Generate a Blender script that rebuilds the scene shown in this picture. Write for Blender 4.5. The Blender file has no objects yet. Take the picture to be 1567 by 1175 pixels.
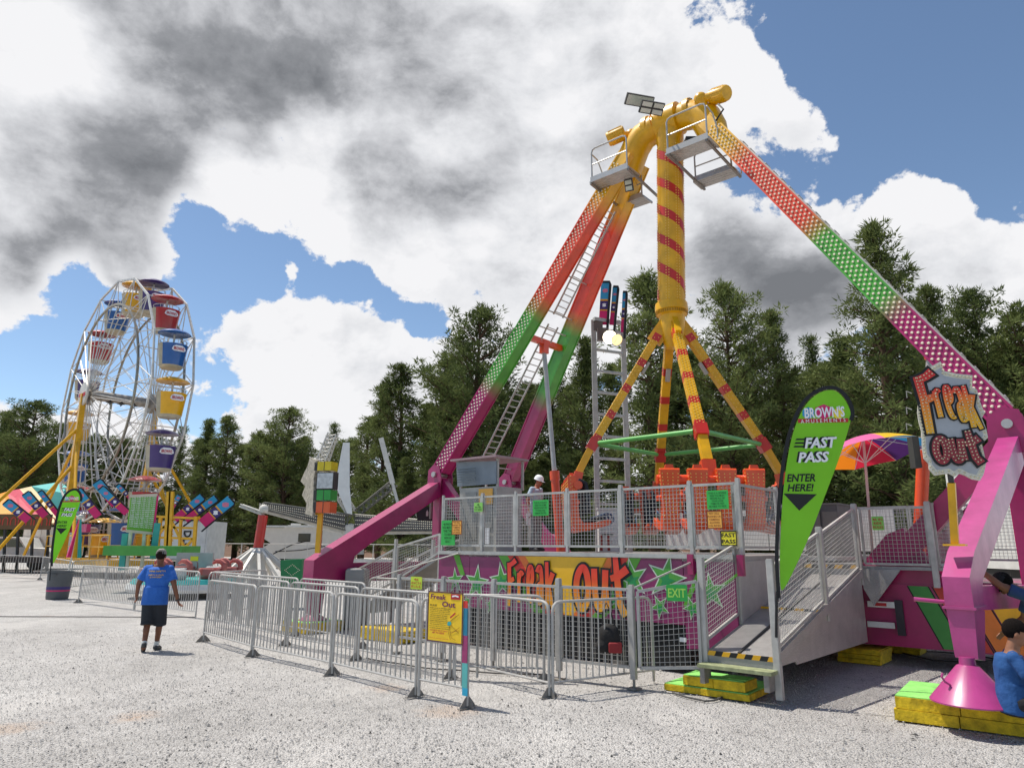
import bpy, math, random
from mathutils import Vector, Matrix, Quaternion
random.seed(7)
scene=bpy.context.scene
col=scene.collection
V=Vector
R=math.radians
PI=math.pi
# ---------------------------------------------------------------- camera
F=1060.0; CX,CY=783.5,587.5; PITCH=.2285; ROLL=.006; CAMH=1.75
fwd=V((0,math.cos(PITCH),math.sin(PITCH))); up0=V((0,-math.sin(PITCH),math.cos(PITCH))); r0=V((1,0,0))
cr=r0*math.cos(ROLL)+up0*math.sin(ROLL); cu=-r0*math.sin(ROLL)+up0*math.cos(ROLL)
CAM=V((0,0,CAMH))
cd=bpy.data.cameras.new('camera'); cam=bpy.data.objects.new('camera',cd); col.objects.link(cam)
cd.sensor_width=36; cd.lens=36*F/1567; cd.clip_end=2000; cd.clip_start=.1
cam.matrix_world=Matrix(((cr.x,cu.x,-fwd.x,CAM.x),(cr.y,cu.y,-fwd.y,CAM.y),(cr.z,cu.z,-fwd.z,CAM.z),(0,0,0,1)))
scene.camera=cam
def ray(px,py): return fwd+cr*((px-CX)/F)+cu*((CY-py)/F)
def PY(px,py,Y):
    r=ray(px,py); return CAM+r*(Y/r.y)
def PZ(px,py,z):
    r=ray(px,py); return CAM+r*((z-CAMH)/r.z)
def G(px,py): return PZ(px,py,0)
def GX(px,Y):            # ground point under image column px at depth Y
    p=PY(px,860,Y); return V((p.x,p.y,0))
class Plane:             # an upright board: point + horizontal facing direction
    def __init__(s,P,yaw):
        s.P=V(P); s.n=V((math.sin(yaw),-math.cos(yaw),0)); s.x=V((math.cos(yaw),math.sin(yaw),0)); s.y=V((0,0,1))
    def hit(s,px,py):
        r=ray(px,py); t=(s.P-CAM).dot(s.n)/r.dot(s.n); return CAM+r*t
    def uv(s,px,py):
        d=s.hit(px,py)-s.P; return (d.dot(s.x),d.z)
    def pt(s,a,b,c=0): return s.P+s.x*a+s.y*b+s.n*c
# ---------------------------------------------------------------- materials
def lin(h):
    h=h.lstrip('#'); o=[]
    for i in (0,2,4):
        c=int(h[i:i+2],16)/255; o.append(c/12.92 if c<=.04045 else ((c+.055)/1.055)**2.4)
    return tuple(o)
_M={}
def mat(name,c,rough=.5,metal=0,vary=.12,scale=3,bump=0,bscale=60,coat=0,spec=None,trans=0):
    if name in _M: return _M[name]
    m=bpy.data.materials.new(name); m.use_nodes=True; nt=m.node_tree; b=nt.nodes['Principled BSDF']
    if isinstance(c,str): c=lin(c)
    b.inputs['Roughness'].default_value=rough; b.inputs['Metallic'].default_value=metal
    if coat: b.inputs['Coat Weight'].default_value=coat; b.inputs['Coat Roughness'].default_value=.15
    if spec is not None: b.inputs['Specular IOR Level'].default_value=spec
    tc=nt.nodes.new('ShaderNodeTexCoord')
    if vary:
        n=nt.nodes.new('ShaderNodeTexNoise'); n.inputs['Scale'].default_value=scale; n.inputs['Detail'].default_value=6; n.inputs['Roughness'].default_value=.65
        nt.links.new(tc.outputs['Object'],n.inputs['Vector'])
        mr=nt.nodes.new('ShaderNodeMapRange'); mr.inputs[1].default_value=.3; mr.inputs[2].default_value=.72; mr.inputs[3].default_value=1-vary*1.6; mr.inputs[4].default_value=1+vary*.5
        nt.links.new(n.outputs['Fac'],mr.inputs[0])
        vm=nt.nodes.new('ShaderNodeVectorMath'); vm.operation='SCALE'; vm.inputs[0].default_value=c[:3]
        nt.links.new(mr.outputs[0],vm.inputs['Scale']); nt.links.new(vm.outputs[0],b.inputs['Base Color'])
        mr2=nt.nodes.new('ShaderNodeMapRange'); mr2.inputs[3].default_value=min(1,rough+.12); mr2.inputs[4].default_value=max(.05,rough-.08)
        nt.links.new(n.outputs['Fac'],mr2.inputs[0]); nt.links.new(mr2.outputs[0],b.inputs['Roughness'])
    else: b.inputs['Base Color'].default_value=(*c[:3],1)
    if bump:
        n2=nt.nodes.new('ShaderNodeTexNoise'); n2.inputs['Scale'].default_value=bscale; n2.inputs['Detail'].default_value=4
        nt.links.new(tc.outputs['Object'],n2.inputs['Vector'])
        bp=nt.nodes.new('ShaderNodeBump'); bp.inputs['Strength'].default_value=bump; bp.inputs['Distance'].default_value=.02 if bscale>20 else .035
        nt.links.new(n2.outputs['Fac'],bp.inputs['Height']); nt.links.new(bp.outputs[0],b.inputs['Normal'])
    if trans:
        t=nt.nodes.new('ShaderNodeBsdfTranslucent'); t.inputs['Color'].default_value=(*c[:3],1)
        mx=nt.nodes.new('ShaderNodeMixShader'); mx.inputs[0].default_value=trans
        nt.links.new(b.outputs[0],mx.inputs[1]); nt.links.new(t.outputs[0],mx.inputs[2]); nt.links.new(mx.outputs[0],nt.nodes['Material Output'].inputs['Surface'])
    _M[name]=m; return m
def ramp_mat(name,stops,rough=.38,coat=.14,noise=.02,trans=0):   # paint that changes colour along attribute t
    if name in _M: return _M[name]
    m=bpy.data.materials.new(name); m.use_nodes=True; nt=m.node_tree; b=nt.nodes['Principled BSDF']
    a=nt.nodes.new('ShaderNodeAttribute'); a.attribute_name='t'
    n=nt.nodes.new('ShaderNodeTexNoise'); n.inputs['Scale'].default_value=3; n.inputs['Detail'].default_value=5
    tc=nt.nodes.new('ShaderNodeTexCoord'); nt.links.new(tc.outputs['Object'],n.inputs['Vector'])
    ma=nt.nodes.new('ShaderNodeMath'); ma.operation='MULTIPLY_ADD'; ma.inputs[1].default_value=noise; nt.links.new(n.outputs['Fac'],ma.inputs[0]); nt.links.new(a.outputs['Fac'],ma.inputs[2])
    r=nt.nodes.new('ShaderNodeValToRGB'); e=r.color_ramp.elements
    while len(e)<len(stops): e.new(.5)
    for i,(p,c) in enumerate(stops): e[i].position=p
    for i,(p,c) in enumerate(stops): e[i].color=(*lin(c),1)
    nt.links.new(ma.outputs[0],r.inputs[0])
    mr=nt.nodes.new('ShaderNodeMapRange'); mr.inputs[1].default_value=.3; mr.inputs[2].default_value=.7; mr.inputs[3].default_value=.74; mr.inputs[4].default_value=1.06
    nt.links.new(n.outputs['Fac'],mr.inputs[0])
    vm=nt.nodes.new('ShaderNodeVectorMath'); vm.operation='SCALE'; nt.links.new(r.outputs[0],vm.inputs[0]); nt.links.new(mr.outputs[0],vm.inputs['Scale'])
    nt.links.new(vm.outputs[0],b.inputs['Base Color']); b.inputs['Roughness'].default_value=rough; b.inputs['Coat Weight'].default_value=coat; b.inputs['Coat Roughness'].default_value=.2
    _M[name]=m; return m
def emit(name,c,s):
    m=bpy.data.materials.new(name); m.use_nodes=True; b=m.node_tree.nodes['Principled BSDF']
    b.inputs['Base Color'].default_value=(*lin(c),1); b.inputs['Emission Color'].default_value=(*lin(c),1); b.inputs['Emission Strength'].default_value=s
    return m
YEL=mat('yellow_paint','#e6ac04',.36,coat=.12,vary=.18); ORG=mat('orange_paint','#e8501c',.35,coat=.3); RED=mat('red_paint','#c8281a',.35,coat=.3)
MAG=mat('magenta_paint','#a31a5e',.36,coat=.25,vary=.2,scale=1.6); PNK=mat('pink_paint','#b23e80',.32,coat=.3,vary=.16)
SEAT=mat('orange_fibreglass','#e2501a',.3,coat=.3,vary=.08)
GRN=mat('green_paint','#5fae52',.4); ALU=mat('aluminium','#b9b6b2',.42,.55,vary=.12,scale=5); GALV=mat('galvanised_steel','#b9b6b1',.5,.25,vary=.16,scale=6)
GALD=mat('dull_galvanised_steel','#8f8a84',.55,.3,vary=.2,scale=8); PLATE=mat('tread_plate','#a8a5a3',.4,.5,vary=.18,scale=3,bump=.5,bscale=90)
DK=mat('dark_steel','#3a3836',.6); BLK=mat('black_rubber','#17171a',.6); BLKP=mat('black_print','#121214',.6,vary=0); WHT=mat('white_paint','#dcdcd8',.4); WPR=mat('white_print','#e8e8ec',.6,vary=0)
BULB=mat('lamp_bulb','#f5ead2',.15,vary=0,coat=.6); GREY=mat('grey_plastic','#5a5c5e',.55); LGREY=mat('light_grey_panel','#b0aca6',.5)
LIME=mat('lime_fabric','#a4e645',.7,vary=.10,trans=.5,scale=2); SGRN=mat('green_sign','#30b04a',.5,vary=.03); SLIM=mat('pale_green_sign','#86c85c',.5,vary=.03); SORG=mat('orange_sign','#f0b04c',.5,vary=.03); SYEL=mat('yellow_sign','#f2e02e',.5,vary=.03)
PADY=mat('yellow_timber','#e6c21a',.75,vary=.35,scale=9,bump=.4,bscale=25); PADG=mat('lime_timber','#8fdc70',.7,vary=.22,scale=7,bump=.3,bscale=30)
RPR=mat('red_print','#b82a2e',.6,vary=0); PURP=mat('purple_print','#3c2a6e',.6,vary=0); CYA=mat('cyan_print','#2f98c6',.6,vary=0); PKP=mat('pink_print','#d0206a',.6,vary=0); TEAL=mat('teal_paint','#38a8a4',.45); STR=mat('stripe_yellow','#e8a818',.6,vary=.1)
# ---------------------------------------------------------------- mesh building
W={}
class MB:
    def __init__(s): s.v=[]; s.f=[]; s.m=[]; s.t=[]; s.cm=0; s.ct=0.
    def add(s,vs,fs,ts=None):
        n=len(s.v); s.v+= [tuple(p) for p in vs]; s.f+=[tuple(i+n for i in f) for f in fs]; s.m+=[s.cm]*len(fs)
        s.t+= ts if ts is not None else [s.ct]*len(vs)
        return s
    def box(s,c,size,ax=None):
        c=V(c); hx,hy,hz=[k/2 for k in size]
        X,Y,Z=ax if ax else (V((1,0,0)),V((0,1,0)),V((0,0,1)))
        vs=[c+X*(hx*i)+Y*(hy*j)+Z*(hz*k) for k in (-1,1) for i,j in ((-1,-1),(1,-1),(1,1),(-1,1))]
        return s.add(vs,[(3,2,1,0),(4,5,6,7),(0,1,5,4),(1,2,6,5),(2,3,7,6),(3,0,4,7)])
    def beam(s,p,q,w,h,side=None,t0=0,t1=1,w2=None,h2=None,bev=0):   # rectangular section; side = direction of the width
        p,q=V(p),V(q); d=(q-p).normalized()
        side=V(side) if side is not None else d.cross(V((0,0,1)))
        if side.length<1e-4: side=V((1,0,0))
        X=(side-d*side.dot(d)).normalized(); Y=d.cross(X)
        w2=w2 or w; h2=h2 or h
        if bev: cs=[(-1+bev,-1),(1-bev,-1),(1,-1+bev),(1,1-bev),(1-bev,1),(-1+bev,1),(-1,1-bev),(-1,-1+bev)]
        else: cs=[(-1,-1),(1,-1),(1,1),(-1,1)]
        n=len(cs)
        a=[p+X*(w/2*i)+Y*(h/2*j) for i,j in cs]+[q+X*(w2/2*i)+Y*(h2/2*j) for i,j in cs]
        fs=[tuple(range(n-1,-1,-1)),tuple(range(n,2*n))]+[(i,(i+1)%n,n+(i+1)%n,n+i) for i in range(n)]
        return s.add(a,fs,[t0]*n+[t1]*n)
    def tube(s,p,q,r,n=8,r2=None,cap=True,t0=0,t1=1):
        p,q=V(p),V(q); d=(q-p); 
        if d.length<1e-6: return s
        d.normalize(); a=V((0,0,1)) if abs(d.z)<.9 else V((1,0,0)); X=d.cross(a).normalized(); Y=d.cross(X); r2=r if r2 is None else r2
        vs=[p+(X*math.cos(2*PI*i/n)+Y*math.sin(2*PI*i/n))*r for i in range(n)]+[q+(X*math.cos(2*PI*i/n)+Y*math.sin(2*PI*i/n))*r2 for i in range(n)]
        fs=[(i,(i+1)%n,n+(i+1)%n,n+i) for i in range(n)]
        if cap: fs+=[tuple(range(n-1,-1,-1)),tuple(range(n,2*n))]
        return s.add(vs,fs,[t0]*n+[t1]*n)
    def path(s,pts,r,n=6,closed=False,rs=None):
        pts=[V(p) for p in pts]; m=len(pts); vs=[]; X=None
        for i,p in enumerate(pts):
            a=pts[i-1] if (i>0 or closed) else p; b=pts[(i+1)%m] if (i<m-1 or closed) else p
            d=(b-a).normalized()
            if X is None:
                k=V((0,0,1)) if abs(d.z)<.9 else V((1,0,0)); X=d.cross(k).normalized()
            else: X=(X-d*X.dot(d)).normalized()
            Y=d.cross(X); rr=rs[i] if rs else r
            vs+=[p+(X*math.cos(2*PI*j/n)+Y*math.sin(2*PI*j/n))*rr for j in range(n)]
        fs=[]
        for i in range(m if closed else m-1):
            k=(i+1)%m
            fs+=[(i*n+j,i*n+(j+1)%n,k*n+(j+1)%n,k*n+j) for j in range(n)]
        if not closed: fs+=[tuple(range(n-1,-1,-1)),tuple((m-1)*n+j for j in range(n))]
        return s.add(vs,fs)
    def lathe(s,prof,c,n=16,axis=(0,0,1),cap=True,ell=None):     # prof = [(r,h)]
        c=V(c); A=V(axis).normalized(); k=V((0,0,1)) if abs(A.z)<.9 else V((1,0,0)); X=A.cross(k).normalized(); Y=A.cross(X)
        if abs(A.z)>.99: X,Y=V((1,0,0)),V((0,1,0))
        ex,ey=ell or (1,1); vs=[]; 
        for r,h in prof: vs+=[c+A*h+X*(r*ex*math.cos(2*PI*i/n))+Y*(r*ey*math.sin(2*PI*i/n)) for i in range(n)]
        fs=[]
        for k in range(len(prof)-1): fs+=[(k*n+i,k*n+(i+1)%n,(k+1)*n+(i+1)%n,(k+1)*n+i) for i in range(n)]
        if cap: fs+=[tuple(range(n-1,-1,-1)),tuple((len(prof)-1)*n+i for i in range(n))]
        return s.add(vs,fs)
    def ball(s,c,r,n=12,m=8,sc=(1,1,1),ax=None):
        c=V(c); X,Y,Z=ax if ax else (V((1,0,0)),V((0,1,0)),V((0,0,1))); vs=[]
        for j in range(1,m):
            th=PI*j/m
            vs+=[c+X*(r*sc[0]*math.sin(th)*math.cos(2*PI*i/n))+Y*(r*sc[1]*math.sin(th)*math.sin(2*PI*i/n))+Z*(r*sc[2]*math.cos(th)) for i in range(n)]
        vs+=[c+Z*r*sc[2],c-Z*r*sc[2]]; T=len(vs)-2; fs=[]
        for j in range(m-2): fs+=[(j*n+i,(j+1)*n+i,(j+1)*n+(i+1)%n,j*n+(i+1)%n) for i in range(n)]
        fs+=[(T,i,(i+1)%n) for i in range(n)]+[(T+1,(m-2)*n+(i+1)%n,(m-2)*n+i) for i in range(n)]
        return s.add(vs,fs)
    def prism(s,pts,o,X,Y,th,off=0,tf=None):      # 2-D outline in frame (o,X,Y), front face at off, depth th behind it
        o,X,Y=V(o),V(X),V(Y); N=X.cross(Y).normalized(); n=len(pts)
        ar=sum(pts[i][0]*pts[(i+1)%n][1]-pts[(i+1)%n][0]*pts[i][1] for i in range(n))
        if ar<0: pts=pts[::-1]
        fr=[o+X*a+Y*b+N*off for a,b in pts]; ts=[tf(a,b) for a,b in pts]*2 if tf else None
        if th<=0: return s.add(fr,[tuple(range(n))],ts[:n] if ts else None)
        bk=[p-N*th for p in fr]
        return s.add(fr+bk,[tuple(range(n)),tuple(range(2*n-1,n-1,-1))]+[((i+1)%n,i,n+i,n+(i+1)%n) for i in range(n)],ts)
    def ribbon(s,pts,w,o,X,Y,off,th=.002,closed=False,tf=None):   # flat stroke along 2-D points
        n=len(pts); L=[];Rr=[]
        for i in range(n):
            a=V(pts[i-1][:2]) if (i>0 or closed) else V(pts[i][:2]); b=V(pts[(i+1)%n][:2]) if (i<n-1 or closed) else V(pts[i][:2])
            d=(b-a).normalized(); nn=V((-d.y,d.x)); e=0
            if not closed and i==0: e=-w*.5
            if not closed and i==n-1: e=w*.5
            ww=w*(pts[i][2] if len(pts[i])>2 else 1)/2
            p=V(pts[i][:2])+d*e*0
            L.append(p+nn*ww); Rr.append(p-nn*ww)
        for i in range(n if closed else n-1):
            k=(i+1)%n
            q=[L[i],Rr[i],Rr[k],L[k]]
            s.prism([(p.x,p.y) for p in q],o,X,Y,th,off,tf)
        return s
    def dots(s,o,X,Y,pts,r,h=None):
        o,X,Y=V(o),V(X),V(Y); N=X.cross(Y).normalized(); h=h or r*.7; n=6
        for a,b in pts:
            c=o+X*a+Y*b
            s.add([c+X*(r*math.cos(2*PI*i/n))+Y*(r*math.sin(2*PI*i/n)) for i in range(n)]+[c+X*(r*.6*math.cos(2*PI*i/n))+Y*(r*.6*math.sin(2*PI*i/n))+N*h for i in range(n)],
              [(i,(i+1)%n,n+(i+1)%n,n+i) for i in range(n)]+[tuple(range(n,2*n))])
        return s
    def build(s,name,mats,parent=None,origin=None,smooth=False,label=None,cat=None,group=None,kind=None):
        me=bpy.data.meshes.new(name)
        if parent is not None: M=W[parent].inverted(); vs=[M@V(p) for p in s.v]
        elif origin is not None:
            o=V(origin); vs=[V(p)-o for p in s.v]
        else: vs=s.v
        me.from_pydata(vs,[],s.f)
        if not isinstance(mats,(list,tuple)): mats=[mats]
        for m in mats: me.materials.append(m)
        me.polygons.foreach_set('material_index',s.m)
        if any(s.t):
            at=me.attributes.new('t','FLOAT','POINT'); at.data.foreach_set('value',s.t)
        if smooth:
            me.polygons.foreach_set('use_smooth',[True]*len(s.f)); me.set_sharp_from_angle(angle=R(38))
        me.update()
        ob=bpy.data.objects.new(name,me); col.objects.link(ob)
        if parent is not None: ob.parent=parent; W[ob]=W[parent]
        else:
            if origin is not None: ob.location=origin
            W[ob]=Matrix.Translation(V(origin) if origin is not None else V((0,0,0)))
        if label: ob['label']=label
        if cat: ob['category']=cat
        if group: ob['group']=group
        if kind: ob['kind']=kind
        return ob
def thing(name,label,cat,loc=(0,0,0),group=None,rz=0):
    o=bpy.data.objects.new(name,None); col.objects.link(o); o.empty_display_size=.2; o.location=loc; o.rotation_euler=(0,0,rz)
    W[o]=Matrix.Translation(V(loc))@Matrix.Rotation(rz,4,'Z'); o['label']=label; o['category']=cat
    if group: o['group']=group
    return o
def tree_copy(o,loc=None,rz=None,label=None,group=None,scale=None,parent=None):
    c=o.copy(); col.objects.link(c); c.parent=parent
    if loc is not None: c.location=loc
    if rz is not None: c.rotation_euler=(0,0,rz)
    if scale is not None: c.scale=(scale,scale,scale) if not hasattr(scale,'__len__') else scale
    if label: c['label']=label
    if group: c['group']=group
    for ch in list(o.children): tree_copy(ch,parent=c)
    return c
_T={}
def text_geo(txt,shear=0,bold=0):
    k=(txt,shear,bold)
    if k in _T: return _T[k]
    cu_=bpy.data.curves.new('t','FONT'); cu_.body=txt; cu_.size=1; cu_.shear=shear; cu_.offset=bold; cu_.resolution_u=2; cu_.align_x='LEFT'
    ob=bpy.data.objects.new('t',cu_); col.objects.link(ob); dg=bpy.context.evaluated_depsgraph_get()
    me=bpy.data.meshes.new_from_object(ob.evaluated_get(dg)); vs=[(v.co.x,v.co.y) for v in me.vertices]; fs=[tuple(p.vertices) for p in me.polygons]
    bpy.data.objects.remove(ob); bpy.data.meshes.remove(me); bpy.data.curves.remove(cu_)
    xs=[a for a,b in vs]; ys=[b for a,b in vs]
    if not xs: return [],[]
    x0,x1,y0,y1=min(xs),max(xs),min(ys),max(ys)
    vs=[((a-x0)/(x1-x0),(b-y0)/(y1-y0)) for a,b in vs]; _T[k]=(vs,fs); return _T[k]
def put_text(mb,txt,o,X,Y,x,y,w,h,off=.004,shear=0,bold=0,tf=None):   # text stretched to the box (x,y,w,h) of the frame
    vs,fs=text_geo(txt,shear,bold); o,X,Y=V(o),V(X),V(Y); N=X.cross(Y).normalized()
    mb.add([o+X*(x+a*w)+Y*(y+b*h)+N*off for a,b in vs],fs,[tf(b) for a,b in vs] if tf else None)
def lines_of_text(mb,lines,o,X,Y,x,y,w,h,off=.004,bold=.01,gap=.35,seed=0):
    n=len(lines); lh=h/n; mx=max(len(l) for l in lines)
    for i,l in enumerate(lines):
        ww=w*max(.3,min(1,len(l)/mx*1.0)); put_text(mb,l,o,X,Y,x+(w-ww)/2,y+h-(i+1)*lh+lh*gap/2,ww,lh*(1-gap),off,0,bold)
# ================================================================ SKY, SUN
w=bpy.data.worlds.new('World'); scene.world=w; w.use_nodes=True
SUN_EL=R(65); sun_h=V((-.93,.37,0)).normalized(); sun_dir=V((sun_h.x*math.cos(SUN_EL),sun_h.y*math.cos(SUN_EL),math.sin(SUN_EL)))
nt=w.node_tree; N=nt.nodes; Lk=nt.links; bg=N['Background']
sky=N.new('ShaderNodeTexSky'); sky.sky_type='NISHITA'; sky.sun_disc=False; sky.sun_elevation=SUN_EL; sky.sun_rotation=math.atan2(sun_h.x,sun_h.y); sky.altitude=2000; sky.air_density=1.0; sky.dust_density=.6; sky.ozone_density=1.5
tc=N.new('ShaderNodeTexCoord')
def math_(op,a,b=None,c=None,clamp=False):
    n=N.new('ShaderNodeMath'); n.operation=op; n.use_clamp=clamp
    for i,k in enumerate((a,b,c)):
        if k is None: continue
        if isinstance(k,(int,float)): n.inputs[i].default_value=k
        else: Lk.new(k,n.inputs[i])
    return n.outputs[0]
def noise_(vec,scale,detail=8,rough=.55,off=(0,0,0),st=(1,1,1.5)):
    mp=N.new('ShaderNodeMapping'); mp.inputs['Location'].default_value=off; mp.inputs['Scale'].default_value=st; Lk.new(vec,mp.inputs['Vector'])
    n=N.new('ShaderNodeTexNoise'); n.inputs['Scale'].default_value=scale; n.inputs['Detail'].default_value=detail; n.inputs['Roughness'].default_value=rough
    Lk.new(mp.outputs[0],n.inputs['Vector']); return n
gen=tc.outputs['Generated']
def blobs(lst,vec):
    acc=None
    for px,py,r,wt in lst:
        d=ray(px,py).normalized()
        vd=N.new('ShaderNodeVectorMath'); vd.operation='DISTANCE'; Lk.new(vec,vd.inputs[0]); vd.inputs[1].default_value=d
        mr=N.new('ShaderNodeMapRange'); mr.interpolation_type='SMOOTHSTEP'; mr.inputs[1].default_value=0; mr.inputs[2].default_value=r/F; mr.inputs[3].default_value=wt; mr.inputs[4].default_value=0
        Lk.new(vd.outputs['Value'],mr.inputs[0])
        acc=mr.outputs[0] if acc is None else math_('ADD',acc,mr.outputs[0])
    return acc
# warp the direction a little so that the masses have billowed outlines
wn=noise_(gen,3.2,3,.5,(5,2,1),(1,1,1))
sub=N.new('ShaderNodeVectorMath'); sub.operation='SUBTRACT'; Lk.new(wn.outputs['Color'],sub.inputs[0]); sub.inputs[1].default_value=(.5,.5,.5)
sc=N.new('ShaderNodeVectorMath'); sc.operation='SCALE'; sc.inputs['Scale'].default_value=.075; Lk.new(sub.outputs[0],sc.inputs[0])
ad=N.new('ShaderNodeVectorMath'); ad.operation='ADD'; Lk.new(gen,ad.inputs[0]); Lk.new(sc.outputs[0],ad.inputs[1])
wv=ad.outputs[0]
COV=[(330,405,105,-1.1),(430,415,100,-1.1),(540,440,95,-1.0),(630,490,75,-1.0),(290,330,50,-.6),(620,560,45,-.7),(660,510,60,-.7),(380,560,75,-.35),
 (150,520,130,-.8),(330,620,110,-.6),(60,560,90,-.7),(20,600,100,-.7),(95,425,55,-.8),(25,470,50,-.3),(170,480,60,-.7),
 (1560,60,330,-1.5),(1400,60,190,-1.0),(1250,10,130,-1.1),(1540,200,150,-1.0),(1400,190,70,-.8),(1530,330,60,-.7),(1340,130,60,-.5),(1567,560,120,-.4),
 (385,170,75,-.55),(440,205,45,-.5),(325,200,50,-.45),
 (450,530,130,.75),(540,500,90,.5),(560,600,75,.6),(480,620,70,.5),(650,560,60,.6),(60,440,70,.5),(180,420,60,.4),(100,540,40,.4),(130,570,50,.4),(1420,290,130,.7),(1500,400,120,.7),(1250,170,90,.5),(1150,100,90,.6),(1290,100,35,.3),(1562,312,28,.9),
 (437,408,26,.7),(300,60,380,.35),(640,240,260,.3),(40,240,240,.3),(850,120,300,.3)]
n1=noise_(wv,5.5,12,.6); 
cov=blobs(COV,wv)
n3=noise_(wv,17,8,.62,(1,4,2),(1,1,1.2))
d0=math_('ADD',math_('MULTIPLY_ADD',n1.outputs['Fac'],3.0,-1.5),math_('MULTIPLY_ADD',n3.outputs['Fac'],1.5,-.75))
vdn=N.new('ShaderNodeVectorMath'); vdn.operation='DISTANCE'; Lk.new(gen,vdn.inputs[0]); vdn.inputs[1].default_value=fwd
far=N.new('ShaderNodeMapRange'); far.interpolation_type='SMOOTHSTEP'; far.inputs[1].default_value=.80; far.inputs[2].default_value=1.2; far.inputs[3].default_value=0; far.inputs[4].default_value=-.85; Lk.new(vdn.outputs['Value'],far.inputs[0])
cov=math_('ADD',cov,far.outputs[0])
den=math_('ADD',math_('ADD',d0,cov),.50)
alpha=N.new('ShaderNodeMapRange'); alpha.interpolation_type='SMOOTHSTEP'; alpha.inputs[1].default_value=-.02; alpha.inputs[2].default_value=.16; Lk.new(den,alpha.inputs[0])
# shade: the thick bases are grey, the edges bright
DRK=[(190,30,220,.42),(350,50,240,.36),(500,60,240,.33),(660,80,230,.38),(740,150,150,.2),(430,140,140,.25),(60,300,240,.34),(160,350,170,.28),(20,380,130,.15),(230,270,130,.18),(250,200,140,.25),(620,270,160,.26),(700,330,150,.22),(540,320,110,.18),(760,260,120,.25),(1180,430,190,.75),(1100,350,150,.35),(1270,470,150,.5),(1000,180,200,.12),(900,60,220,.12),(820,420,120,.2),(1450,430,90,.25),(1150,250,110,.2),
 (90,110,110,-.45),(470,230,90,-.4),(340,290,90,-.4),(480,340,90,-.35),(820,130,110,-.25),(1180,110,100,-.4),(1420,280,110,-.3),(450,530,120,-.3),(20,60,90,-.2)]
drk=blobs(DRK,wv)
n2=noise_(wv,2.2,4,.45,(3,7,2))
mp2=N.new('ShaderNodeVectorMath'); mp2.operation='ADD'; Lk.new(wv,mp2.inputs[0]); mp2.inputs[1].default_value=sun_dir*.035+V((0,0,.012))
n1b=noise_(mp2.outputs[0],5.5,8,.6); n1c=noise_(wv,5.5,8,.6)
rel=math_('SUBTRACT',n1c.outputs['Fac'],n1b.outputs['Fac'])     # higher where the side turned to the sun faces out
sh=math_('ADD',drk,math_('MULTIPLY_ADD',n2.outputs['Fac'],.40,-.17))
sh=math_('ADD',sh,math_('MULTIPLY',rel,-1.7))
n5=noise_(wv,5.5,3,.5); dsm=math_('ADD',math_('MULTIPLY_ADD',n5.outputs['Fac'],2.2,-1.1),math_('ADD',cov,.5)); thick=N.new('ShaderNodeMapRange'); thick.interpolation_type='SMOOTHSTEP'; thick.inputs[1].default_value=.0; thick.inputs[2].default_value=.62; Lk.new(dsm,thick.inputs[0])
sh=math_('MULTIPLY',sh,math_('MULTIPLY_ADD',thick.outputs[0],.85,.15))
cr_=N.new('ShaderNodeValToRGB'); e=cr_.color_ramp.elements
for _ in range(3): e.new(.5)
for i,(p,c) in enumerate([(0,(.98,.98,1.0)),(.22,(.84,.85,.88)),(.48,(.60,.61,.64)),(.72,(.34,.35,.375)),(1,(.21,.22,.24))]):
    e[i].position=p
for i,(p,c) in enumerate([(0,(.98,.98,1.0)),(.22,(.84,.85,.88)),(.48,(.60,.61,.64)),(.72,(.34,.35,.375)),(1,(.21,.22,.24))]):
    e[i].color=(*c,1)
Lk.new(sh,cr_.inputs[0])
STR_=.1
cs=N.new('ShaderNodeVectorMath'); cs.operation='SCALE'; cs.inputs['Scale'].default_value=.87/STR_; Lk.new(cr_.outputs[0],cs.inputs[0])
sks=N.new('ShaderNodeVectorMath'); sks.operation='MULTIPLY'; sks.inputs[1].default_value=(1.5,1.5,1.42); Lk.new(sky.outputs[0],sks.inputs[0])
mx=N.new('ShaderNodeMix'); mx.data_type='RGBA'; Lk.new(alpha.outputs[0],mx.inputs[0]); Lk.new(sks.outputs[0],mx.inputs[6]); Lk.new(cs.outputs[0],mx.inputs[7])
Lk.new(mx.outputs[2],bg.inputs['Color']); bg.inputs['Strength'].default_value=STR_
sl=bpy.data.lights.new('sun','SUN'); sl.energy=5.0; sl.angle=R(.5); sl.color=(1,.94,.84)
so=bpy.data.objects.new('sun',sl); col.objects.link(so); so.rotation_euler=sun_dir.to_track_quat('Z','Y').to_euler(); so.location=(0,0,30)
scene.view_settings.view_transform='Standard'; scene.view_settings.look='None'; scene.view_settings.exposure=.1; scene.view_settings.gamma=1
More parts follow.
